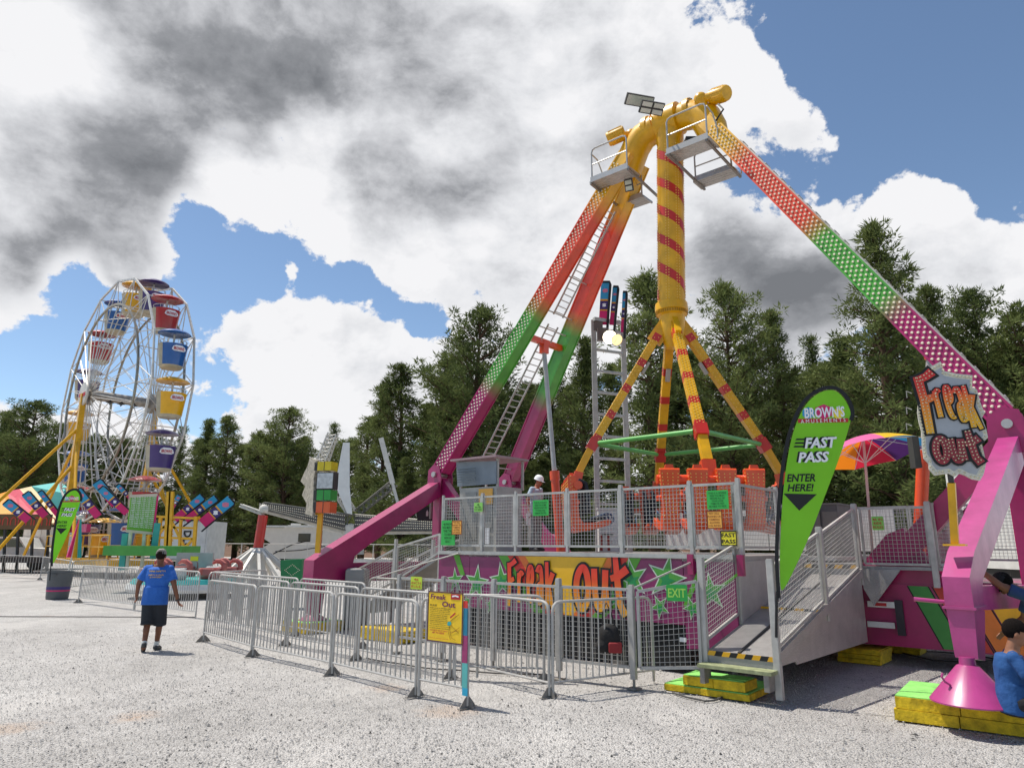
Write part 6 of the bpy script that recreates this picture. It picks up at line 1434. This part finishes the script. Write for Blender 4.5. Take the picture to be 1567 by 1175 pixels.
# ================================================================ SIDE SIGN ON THE LEFT OUTRIGGER
ss=thing('light_box_sign','stack of yellow, silver, green and orange light boxes on a post above the left outrigger','sign',FLf+ZZ*1.5)
YS=FLf.y-.2
m=MB(); a=PY(486,846,YS); b=PY(491,782,YS); m.beam(a,b,.1,.1,V((1,0,0))); m.build('sign_post',YEL,ss)
m=MB(); p1,p2=PY(475,785,YS+.1),PY(479,718,YS+.1); m.beam(p1,p2,.05,.05,V((1,0,0))); m.beam(p2,PY(494,718,YS),.05,.05,ZZ); m.beam(PY(476,760,YS+.1),PY(488,760,YS),.04,.04,ZZ); m.beam(p1,PY(488,786,YS),.05,.05,ZZ); m.build('sign_frame',YEL,ss)
SX=V((.97,-.24,0)); SN=SX.cross(ZZ)
for (x0,x1,y0,y1,mt,nm,lb) in ((490,513,707,721,mat('box_yellow','#d8c018',.35),'light_box','yellow light box'),(489,512,750,766,mat('box_green','#2a9a3c',.35),'light_box','green light box'),(488,511,768,785,mat('box_orange','#e0602c',.35),'light_box','orange light box')):
    c=PY((x0+x1)/2,(y0+y1)/2,YS-.15); w_=(x1-x0)/F*YS; h_=(y1-y0)/F*YS
    for q in (-1,1):
        m=MB(); m.box(c+SX*(q*w_*.25),(w_*.48,.3,h_*.94),(SX,-SN,ZZ)); m.build(nm,mt,ss,label=lb)
    m=MB(); m.box(c+SX*0,(.012,.31,h_),(SX,-SN,ZZ)); m.box(c-SX*(w_*.62),(w_*.24,.26,h_*.9),(SX,-SN,ZZ)); m.build('box_rim',DK,ss)
c=PY(501,736,YS-.2); m=MB(); m.box(c,(.40,.2,.36),(SX,-SN,ZZ)); hb=m.build('flood_light',DK,ss)
m=MB(); m.box(c+SN*.105,(.36,.012,.32),(SX,-SN,ZZ)); m.build('lens',mat('silver_lens','#c4c6c8',.3,.0,vary=.25,scale=12,coat=.5),hb)
m=MB(); PLs=Plane(PY(472,745,YS+.2),-1.05); ol=[(474,700),(484,704),(480,735),(478,790),(467,786),(469,770),(462,757),(467,744),(460,736),(466,722),(471,712)]
m.prism([PLs.uv(*p) for p in ol],PLs.P,PLs.x,PLs.y,.06); m.build('ornate_sign_edge',mat('weathered_white','#b0a898',.6,vary=.5,scale=14),ss)
# ================================================================ STAR RIDE (lattice arms) AND CONE RIDE
sr=thing('star_ride','grey lattice arm ride folded low with a white blade and raised arms','fairground ride',GX(535,40))
LAT=mat('lattice_grey','#77756f',.5,.4,vary=.3,scale=6); LWH=mat('lattice_white','#d0ccc4',.45,vary=.15)
def truss(m,p,q,h0,h1,wd,n,r=.03,up=ZZ):
    p,q=V(p),V(q); d=(q-p); s=d.cross(up).normalized(); uu=s.cross(d.normalized()).normalized(); cs=[(-1,0),(1,0),(-1,1),(1,1)]
    def c(t,a,b): return p+d*t+s*(a*wd/2)+uu*(b*(h0+(h1-h0)*t))
    for a,b in cs: m.tube(c(0,a,b),c(1,a,b),r,5)
    for i in range(n):
        t0,t1=i/n,(i+1)/n
        for a in (-1,1): m.tube(c(t0,a,0),c(t1,a,1),r*.6,4); m.tube(c(t0,a,1),c(t1,a,0),r*.6,4)
        for b in (0,1): m.tube(c(t0,-1,b),c(t1,1,b),r*.6,4); m.tube(c(t0,1,b),c(t1,-1,b),r*.6,4)
def panelarm(name,p,q,h0,h1,Yt=0):
    m=MB(); m.beam(p,q,.05,h0,V((0,1,0)),h2=h1) if False else None
c0_=PY(537,808,40)
for (p,q,h0,h1) in ((PY(530,812,40),PY(400,779,38),.9,.35),(PY(545,812,40),PY(672,812,38),.9,.5)):
    m=MB(); truss(m,p,q,h0,h1,.7,16,.05); m.build('lattice_arm',LAT,sr)
    m=MB(); X=(q-p).normalized(); sN=X.cross(ZZ).normalized(); 
    ln=(q-p).length; Xh=X
    for sgn in (1,):
        pp=p-V((0,.42,0)); m.prism([(0,.05),(ln,.05),(ln,h1*.9),(0,h0*.95)],pp,Xh if Xh.x>0 else Xh,ZZ,.03) if Xh.x>0 else m.prism([(0,.05),(-ln,.05),(-ln,h1*.9),(0,h0*.95)],pp,-Xh,ZZ,.03)
    pa=m.build('mesh_panel',mat('lattice_sheet','#5d5a58',.5,.3,vary=.4,scale=8),sr)
    m=MB(); Xd=Xh if Xh.x>0 else -Xh; sg=1 if Xh.x>0 else -1
    m.dots(pp+V((0,-.0,0)),Xd,ZZ,[(sg*ln*(i+.5)/44,.12+(h0+(h1-h0)*(i+.5)/44-.2)*(j/3)) for i in range(44) for j in range(4)],.035,.03); m.build('bulb_rows',BULB,pa)
    m=MB(); m.beam(p-ZZ*.12,q-ZZ*.05,.2,.18,ZZ); m.build('arm_rail',LWH,sr)
m=MB(); m.lathe([(0,0),(.8,0),(.8,.6),(.45,.8),(.45,1.6),(0,1.7)],V((c0_.x,40,1.2)),18); m.box(V((c0_.x,40,.7)),(5,2.4,.5)); m.build('centre_base',LWH,sr)
m=MB(); truss(m,PY(490,706,40),PY(508,663,40.5),.9,.5,.5,7,.04,up=V((0,1,0))); truss(m,PY(537,785,40),PY(492,712,40),.5,.7,.5,8,.04,up=V((0,1,0))); m.build('raised_lattice_arm',LWH,sr)
m=MB(); truss(m,PY(545,785,40),PY(603,738,40),.3,.5,.4,8,.035,up=V((0,1,0))); m.build('side_lattice_arm',LAT,sr)
m=MB(); PB=Plane(PY(530,730,39.5),.15); m.prism([PB.uv(*p) for p in ((525,677),(535,677),(535,745),(539,787),(531,785),(513,742),(514,735))],PB.P,PB.x,PB.y,.12); m.build('white_blade',mat('blade_white','#dcdcda',.4,vary=.06),sr)
m=MB(); m.beam(PY(583,670,40),PY(601,740,40),.28,.12,V((1,0,0))); m.beam(PY(601,740,40),PY(611,778,40),.16,.1,V((1,0,0))); m.build('silver_pole',LWH,sr)
cr2=thing('cone_ride','white spoked cone base carrying a red cylinder, left of the magenta outrigger','fairground ride',GX(395,30))
cb_=GX(393,30); zt=PY(395,838,30).z
m=MB(); p=PY(397,838,30); q=PY(399,788,30); m.tube(V((cb_.x,30,p.z)),V((cb_.x+.1,30,q.z)),.2,18); m.build('red_cylinder',mat('deep_red','#c01c14',.35,coat=.3),cr2,smooth=True)
m=MB(); ctr=V((cb_.x,30,0)); m.lathe([(.5,.0),(.32,p.z-.55),(.42,p.z-.2),(.3,p.z)],ctr,18); m.build('cone_body',LWH,cr2,smooth=True)
for k in range(14):
    a=k*2*PI/14+.2; m=MB(); m.beam(ctr+V((math.cos(a)*.3,math.sin(a)*.3,p.z-.12)),ctr+V((math.cos(a)*2.1,math.sin(a)*2.1,.2)),.11,.14,V((-math.sin(a),math.cos(a),0))); m.build('spoke',LWH,cr2)
m=MB(); truss(m,V((cb_.x+.1,30,q.z)),V((cb_.x-.9,30,q.z+.35)),.12,.1,.3,3,.03); m.ball(V((cb_.x+.1,30,q.z+.25)),.2); m.build('top_joint',LWH,cr2)
# green ticket boxes and kids ride --------------------------------------------------------
gb2=thing('green_box','dark green box with a diamond of bulbs beside the magenta outrigger','cabinet',GX(445,20)); PG=Plane(PY(445,870,20),.1)
m=MB(); m.prism([PG.uv(*p) for p in ((429,857),(462,855),(462,900),(430,900))],PG.P,PG.x,PG.y,.7); bx=m.build('box_body',mat('box_dark_green','#177a44',.45),gb2)
m=MB(); c=PG.uv(447,872); m.dots(PG.pt(0,0,.002),PG.x,PG.y,[(c[0]+.2*(1-abs(t))*s,c[1]+.15*t) for t in [i/5 for i in range(-5,6)] for s in (-1,1)],.014); m.build('bulb_diamond',BULB,bx)
kr=thing('kids_ride','small childrens ride with red and white coiled cars on a teal and white round base','kids ride',GX(295,24.5)); kc=GX(292,24.5)
m=MB(); m.lathe([(1.85,.45),(1.9,.3),(1.85,.2),(0,.2)],kc,36); m.build('round_base',mat('kids_white','#d8d8d4',.5),kr,smooth=True)
m=MB(); m.lathe([(1.7,.6),(1.78,.46),(0,.46)],kc,36); m.build('teal_deck',TEAL,kr)
m=MB(); m.prism([(-1.9,0),(1.0,0),(1.0,.35),(-1.9,.35)],V((GX(235,26).x,26,1.3)),V((1,0,0)),ZZ,1.5); m.build('green_deck',mat('deck_green','#4f9e42',.5),kr)
for k in range(7):
    a=k*2*PI/7+.3; c=kc+V((math.cos(a)*1.2,math.sin(a)*1.2,.62)); m=MB(); m.lathe([(.0,0),(.32,0),(.4,.12),(.38,.32),(.33,.34),(.3,.2),(0,.15)],c,14); cc_=m.build('car',mat('car_white','#d6d4d0',.35,coat=.3) if k%2 else mat('car_red','#a8544c',.35,coat=.3),kr,smooth=True)
    m=MB(); m.path([c+V((.38,0,.15)),c+V((.44,.0,.32)),c+V((.42,0,.46)),c+V((.3,0,.55)),c+V((.16,0,.56)),c+V((.05,0,.48))],.1,8,rs=[.1,.1,.095,.085,.07,.04]); m.build('coil_arch',mat('car_red','#a8544c',.35),cc_,smooth=True)
m=MB(); q=GX(298,25.5); m.box(q+ZZ*1.15,(1.3,.1,.55)); bp_=m.build('grey_wall',LGREY,kr); m=MB(); m.box(q+V((0,-.06,1.22)),(.28,.01,.16)); m.build('yellow_label',SYEL,bp_)
# price board -------------------------------------------------------------------------------
pb=thing('price_board','green price board with magenta edge on teal and white posts before the ferris wheel','sign',GX(213,27)); PP=Plane(PY(215,785,27),.55)
co=[(200,761),(240,758),(233,814),(194,810)]
m=MB(); uvs=[PP.uv(*p) for p in co]; m.prism(uvs,PP.P,PP.x,PP.y,.12); bb=m.build('board',mat('board_green','#6fae34',.5,vary=.08),pb)
m=MB(); m.prism([PP.uv(240,758),PP.uv(243,757),PP.uv(236,816),PP.uv(233,814)],PP.P,PP.x,PP.y,.14,.01); m.build('side_edge',PKP,bb)
for (p,q) in (((199,759),(241,757)),((193,812),(234,816))):
    m=MB(); m.ribbon([PP.uv(*p),PP.uv(*q)],.1,PP.P,PP.x,PP.y,.01,.05); m.build('top_edge',mat('edge_cream','#d8c8b8',.5),bb)
m=MB()
rn=random.Random(4)
for i in range(17):
    for j in range(5):
        f=(j+.25)/5.2; g_=(i+.6)/18.2
        A=V(uvs[0]).lerp(V(uvs[1]),f).lerp(V(uvs[3]).lerp(V(uvs[2]),f),g_); 
        put_text(m,rn.choice(['2 TIX','3 TIX','4 TIX','RIDES','GAMES','6 TIX']),PP.P,PP.x,PP.y,A.x,A.y,.15,.045,.006,0,.03)
m.build('lettering',mat('board_print','#e8e0e8',.6,vary=0),bb)
for a,b,mt,nm in (((200,814),(194,872),LWH,'white_post'),((221,816),(217,870),LWH,'white_post'),((192,816),(186,872),TEAL,'teal_beam'),((241,800),(234,855),TEAL,'teal_beam')):
    m=MB(); m.beam(PY(*a,27.2),PY(*b,27.2),.1 if nm[0]=='w' else .22,.08,V((1,0,0))); m.build(nm,mt,pb)
cu_=thing('closed_parasol','closed parasol striped pink, orange and teal right of the small feather flag','umbrella',GX(113,27))
tp=PY(123,793,27)
for a,b,mt in (((101,852),(110,853),PKP),((110,853),(118,854),STR),((118,854),(125,853),TEAL)):
    m=MB(); A,B=PY(*a,27),PY(*b,27); k=V((0,-.12,0)); m.add([tp+V((-.05,0,0)),tp+V((.05,0,0)),B,A,tp+k*.2,(A+B)/2+k],[(0,4,5,3),(4,1,2,5),(1,0,3,2)]); m.build('cloth_stripe',mt,cu_)
m=MB(); m.ball(tp+ZZ*.06,.1); m.tube(tp,V((tp.x-.2,27,.1)),.03,6); m.build('pole',WSP,cu_)
# yellow scaffold -----------------------------------------------------------------------------
sc_=thing('yellow_scaffold','yellow lattice scaffold with a tall ladder post right of the price board','scaffold',GX(268,33))
m=MB(); Y=33.0
def sp(x,y,dy=0): return PY(x,y,Y+dy)
for (a,b,t) in (((259,752),(254,848),.2),((263,752),(258,848),.2),((300,790),(296,850),.14),((277,795),(274,850),.1),((246,792),(240,848),.12),((228,818),(225,850),.1)): m.beam(sp(*a),sp(*b),t,.14,V((1,0,0)))
for (a,b) in (((240,790),(301,793)),((243,806),(300,808)),((241,822),(298,824)),((262,796),(286,845)),((298,822),(276,845)),((258,797),(242,820))): m.beam(sp(*a),sp(*b),.1,.1,ZZ)
for k in range(9): m.beam(sp(258,757+k*10),sp(265,757+k*10),.05,.05,ZZ)
m.build('scaffold_frame',YEL,sc_)
# striped tent --------------------------------------------------------------------------------
tn=thing('striped_tent','fun house tent with teal, orange and pink striped roof at the left edge','tent',GX(20,44)); Y=44
ap=[(92,737),(62,741)]; 
secs=[((-60,772),(10,745),'#e86a4c'),((10,745),(30,745),'#f0ac28'),((30,745),(62,741),'#c8c8b8'),((62,741),(92,737),'#5cc4c0')]
low=[(-60,800),(30,800),(62,800),(86,800),(122,798)]
stp=[((-60,775),(10,752),(30,800),(-60,800),'#f0a018'),((10,752),(30,748),(75,800),(30,800),'#d83c5c'),((30,748),(48,744),(100,800),(75,800),'#f4e0b0'),((48,744),(92,737),(124,760),(118,800),'#5cc4c0')]
for i,(a,b,c,d,hx) in enumerate(stp):
    m=MB(); A,B=PY(*a,Y+2.2),PY(*b,Y+2.2); C,D=PY(*c,Y-1.5),PY(*d,Y-1.5); vs=[A,B,C,D]; m.add(vs+[p-ZZ*.08 for p in vs],[(0,1,2,3),(7,6,5,4),(0,4,5,1),(1,5,6,2),(2,6,7,3),(3,7,4,0)]); m.build('roof_panel',mat('tent_%d'%i,hx,.6,vary=.1,trans=.2),tn)
m=MB(); a,b=PY(-60,795,Y-1.6),PY(78,797,Y-1.6); m.beam(a,b,.1,.7,ZZ,) if False else m.prism([(0,-.55),(b.x-a.x,-.55),(b.x-a.x,.35),(0,.35)],a,V((1,0,0)),ZZ,.1); fz=m.build('frieze',mat('frieze_brown','#6a4a24',.5),tn)
m=MB()
for k in range(12):
    x=.35+k*.47; m.ribbon([(x-.15,-.3),(x-.15,.0),(x-.08,.12),(x,.16),(x+.08,.12),(x+.15,.0),(x+.15,-.3)],.06,a,V((1,0,0)),ZZ,.02,.01)
m.build('arch_pattern',mat('arch_red','#c83c2c',.5),fz)
for x in (-40,8,28,50,74):
    m=MB(); m.beam(PY(x,803,Y-1.5),GX(x,Y-1.5),.12,.12,V((1,0,0))); m.build('tent_post',DK,tn)
m=MB(); q=GX(20,Y-1.2); m.box(q+V((0,0,.75)),(9,2.6,.3)); m.build('tent_floor',mat('floor_dark','#3a3230',.7),tn)
# vehicles far behind --------------------------------------------------------------------------
def wheel(m,c,r,w_,ax=V((0,1,0))): m.lathe([(0,-w_/2),(r*.55,-w_/2),(r*.9,-w_/2),(r,-w_*.35),(r,w_*.35),(r*.9,w_/2),(0,w_/2)],c,18,axis=ax)
def box_trailer(x0,x1,ytop,ybot,Y,label,letters=None,col_=WHT,stripe=None):
    A,B=PY(x0,ybot,Y),PY(x1,ytop,Y); zb=max(.7,A.z); root=thing('box_trailer',label,'trailer',V(((A.x+B.x)/2,Y+1.2,0)))
    w_=B.x-A.x; m=MB(); m.box(V(((A.x+B.x)/2,Y+1.2,(zb+B.z)/2)),(w_,2.4,B.z-zb)); bd=m.build('body',col_,root)
    m=MB(); 
    for z in (zb+.03,B.z-.03): m.box(V(((A.x+B.x)/2,Y-.012,z)),(w_,.02,.06))
    for k in range(int(w_/.6)+1): m.box(V((A.x+.02+k*.6,Y-.008,(zb+B.z)/2)),(.015,.014,B.z-zb-.14))
    m.build('trim',GALV,bd)
    if stripe:
        m=MB(); m.box(V(((A.x+B.x)/2,Y-.02,zb+.38)),(w_,.01,.36)); m.build('teal_stripe',stripe,bd)
    for k in (.3,.45):
        m=MB(); wheel(m,V((A.x+w_*k,Y+.25,.42)),.42,.25); m.build('wheel',BLK,root,smooth=True)
    m=MB(); m.box(V(((A.x+B.x)/2,Y+1.2,zb-.12)),(w_*.96,1.2,.2)); m.build('underframe',DK,root)
    if letters:
        m=MB(); put_text(m,letters,V((A.x+w_*.5,Y-.03,B.z-.5)),V((0,0,-1)),V((1,0,0)),0,0,1.3,.4,.002,0,.03); m.build('lettering',BLKP,bd)
box_trailer(240,320,797,856,37,'white box trailer with dark letters behind the yellow scaffold','DLUT')
box_trailer(30,100,806,850,48,'white box truck body behind the tent posts and yellow braces')
box_trailer(1572,1720,702,872,15.5,'white trailer with a teal stripe behind the magenta leg at the right edge',None,WHT,TEAL)
tk=thing('white_truck','white pickup truck with dark windows parked behind the tent','truck',GX(15,46)); b0=GX(12,46)
m=MB(); m.prism([(-2.6,.5),(2.6,.5),(2.6,1.15),(2.4,1.35),(1.0,1.4),(.5,2.05),(-1.1,2.1),(-1.4,1.4),(-2.6,1.35)],b0,V((1,0,0)),ZZ,1.9); bd=m.build('body',WHT,tk)
m=MB(); m.prism([(.35,1.45),(.85,1.45),(.42,1.95),(-.25,1.97),(-.25,1.45)],b0,V((1,0,0)),ZZ,.01,.012); m.prism([(-.35,1.45),(-.35,1.97),(-1.0,1.98),(-1.2,1.45)],b0,V((1,0,0)),ZZ,.01,.012); m.build('window',mat('dark_glass','#15181c',.1,vary=0,coat=.5),bd)
for k in (-1.7,1.7):
    m=MB(); wheel(m,b0+V((k,.1,.4)),.4,.25); m.build('wheel',BLK,tk,smooth=True)
rv=thing('motorhome','cream motorhome with black swoosh marks parked before the pines','motorhome',GX(460,52)); b0=GX(462,52)
m=MB(); m.prism([(-2.9,.7),(3.4,.7),(3.4,3.1),(-1.2,3.1),(-1.5,2.9),(-3.4,2.9),(-3.5,2.5),(-2.4,1.8),(-2.9,1.5)],b0,V((1,0,0)),ZZ,2.4); bd=m.build('body',mat('rv_cream','#d2cdc4',.4,vary=.06),rv)
m=MB(); m.prism([(1.0,1.5),(1.35,1.5),(1.35,2.7),(1.0,2.7)],b0,V((1,0,0)),ZZ,.01,.015); m.prism([(-.4,1.9),(.5,1.9),(.5,2.5),(-.4,2.5)],b0,V((1,0,0)),ZZ,.01,.015); m.build('window',mat('dark_glass','#15181c',.1),bd)
m=MB(); m.ribbon([(-2.2,1.0),(-.8,1.7),(.4,2.0)],.07,b0,V((1,0,0)),ZZ,.02,.005); m.ribbon([(-2.0,1.2),(-.2,1.3),(1.6,1.6)],.06,b0,V((1,0,0)),ZZ,.02,.005); m.build('swoosh',BLKP,bd)
m=MB(); m.box(b0+V((.5,1.2,3.22)),(1,.9,.22)); m.box(b0+V((-1.0,1.2,3.15)),(.6,.6,.2)); m.box(b0+V((0,-.1,3.0)),(6,.25,.12)); m.build('roof_unit',WHT,bd)
for k in (-1.6,1.8):
    m=MB(); wheel(m,b0+V((k,.2,.42)),.42,.25); m.build('wheel',BLK,rv,smooth=True)
# chain link fence in front of the wood
cf=thing('perimeter_fence','low pale pipe rail fence crossing behind the rides before the pines','fence',GX(420,47))
xa,xb=GX(300,47).x,GX(680,47).x
m=MB()
for z in (1.75,.3): m.tube(V((xa,47,z)),V((xb,47,z)),.03,6)
m.build('rail',LWH,cf)
k=0; x=xa
while x<=xb:
    m=MB(); m.tube(V((x,47,0)),V((x,47,1.8)),.035,6); m.build('post',LWH,cf); x+=1.45
# black panel by the left hinge
bs=thing('black_display','black display panel hung between the left leg posts','panel',PY(655,786,18.6)); c=PY(654,786,18.6)
m=MB(); m.box(c,(.52,.08,.36)); pnl=m.build('panel_body',BLK,bs)
m=MB(); m.prism([(-.03,-.06),(.03,-.06),(.03,.05),(.0,.1),(-.03,.05)],c+V((0,-.045,0)),V((1,0,0)),ZZ,.004); m.build('pale_mark',LGREY,pnl)

# ---- pieces that are parts of their own become objects of their own
def split_loose(ob):
    me=ob.data; n=len(me.vertices); par=list(range(n))
    def fd(i):
        while par[i]!=i: par[i]=par[par[i]]; i=par[i]
        return i
    for p in me.polygons:
        v=p.vertices; r=fd(v[0])
        for k in v[1:]: par[fd(k)]=r
    # pieces whose boxes touch stay together
    gr={}
    for i in range(n): gr.setdefault(fd(i),[]).append(i)
    ks=list(gr); bb={}
    for k in ks:
        c=[me.vertices[i].co for i in gr[k]]; bb[k]=([min(q[j] for q in c)-.004 for j in range(3)],[max(q[j] for q in c)+.004 for j in range(3)])
    up={k:k for k in ks}
    def f2(k):
        while up[k]!=k: k=up[k]
        return k
    for a in range(len(ks)):
        for b in range(a+1,len(ks)):
            A,B=bb[ks[a]],bb[ks[b]]
            if all(A[0][j]<=B[1][j] and B[0][j]<=A[1][j] for j in range(3)): up[f2(ks[a])]=f2(ks[b])
    cl={}
    for k in ks: cl.setdefault(f2(k),set()).add(k)
    if len(cl)<2: return
    name=ob.name.split('.')[0]; first=True; old=me
    ml=list(me.materials)
    tv=[d.value for d in me.attributes['t'].data] if 't' in me.attributes else None
    for c in list(cl.values()):
        ids=[i for k in c for i in gr[k]]; mp={i:j for j,i in enumerate(ids)}
        pol=[p for p in old.polygons if p.vertices[0] in mp]
        nm=bpy.data.meshes.new(name); nm.from_pydata([old.vertices[i].co for i in ids],[],[[mp[i] for i in p.vertices] for p in pol])
        for m_ in ml: nm.materials.append(m_)
        for q,p in zip(nm.polygons,pol): q.material_index=p.material_index; q.use_smooth=p.use_smooth
        if tv: at=nm.attributes.new('t','FLOAT','POINT'); at.data.foreach_set('value',[tv[i] for i in ids])
        if any(p.use_smooth for p in pol): nm.set_sharp_from_angle(angle=R(38))
        if first: ob.data=nm; first=False
        else: o2=ob.copy(); o2.data=nm; col.objects.link(o2)
SPL={'deck_support','jack_leg','corner_post','post_socket','stay_rod','walkway_bearer','red_strap','grab_handle','crown_elbow','rear_panel','ladder_brace','hatch','hatch','roof_unit','light_bracket','rail','top_edge','raised_lattice_arm','silver_pole','ballast_box','red_band','window','swoosh','trim','landing','drive_gear','light_box','box_rim','eyes','vent_slats','bearer','gearbox','sign_frame','lamp_housing','cable_box','cross_bar','ribs','drive_motor','hydraulic_unit','back_bracket','wiring','ballast','chassis','middle_floor','colour_stripes'}
for ob in list(bpy.data.objects):
    if ob.type=='MESH' and ob.parent is not None and not ob.children and ob.name.split('.')[0] in SPL: split_loose(ob)
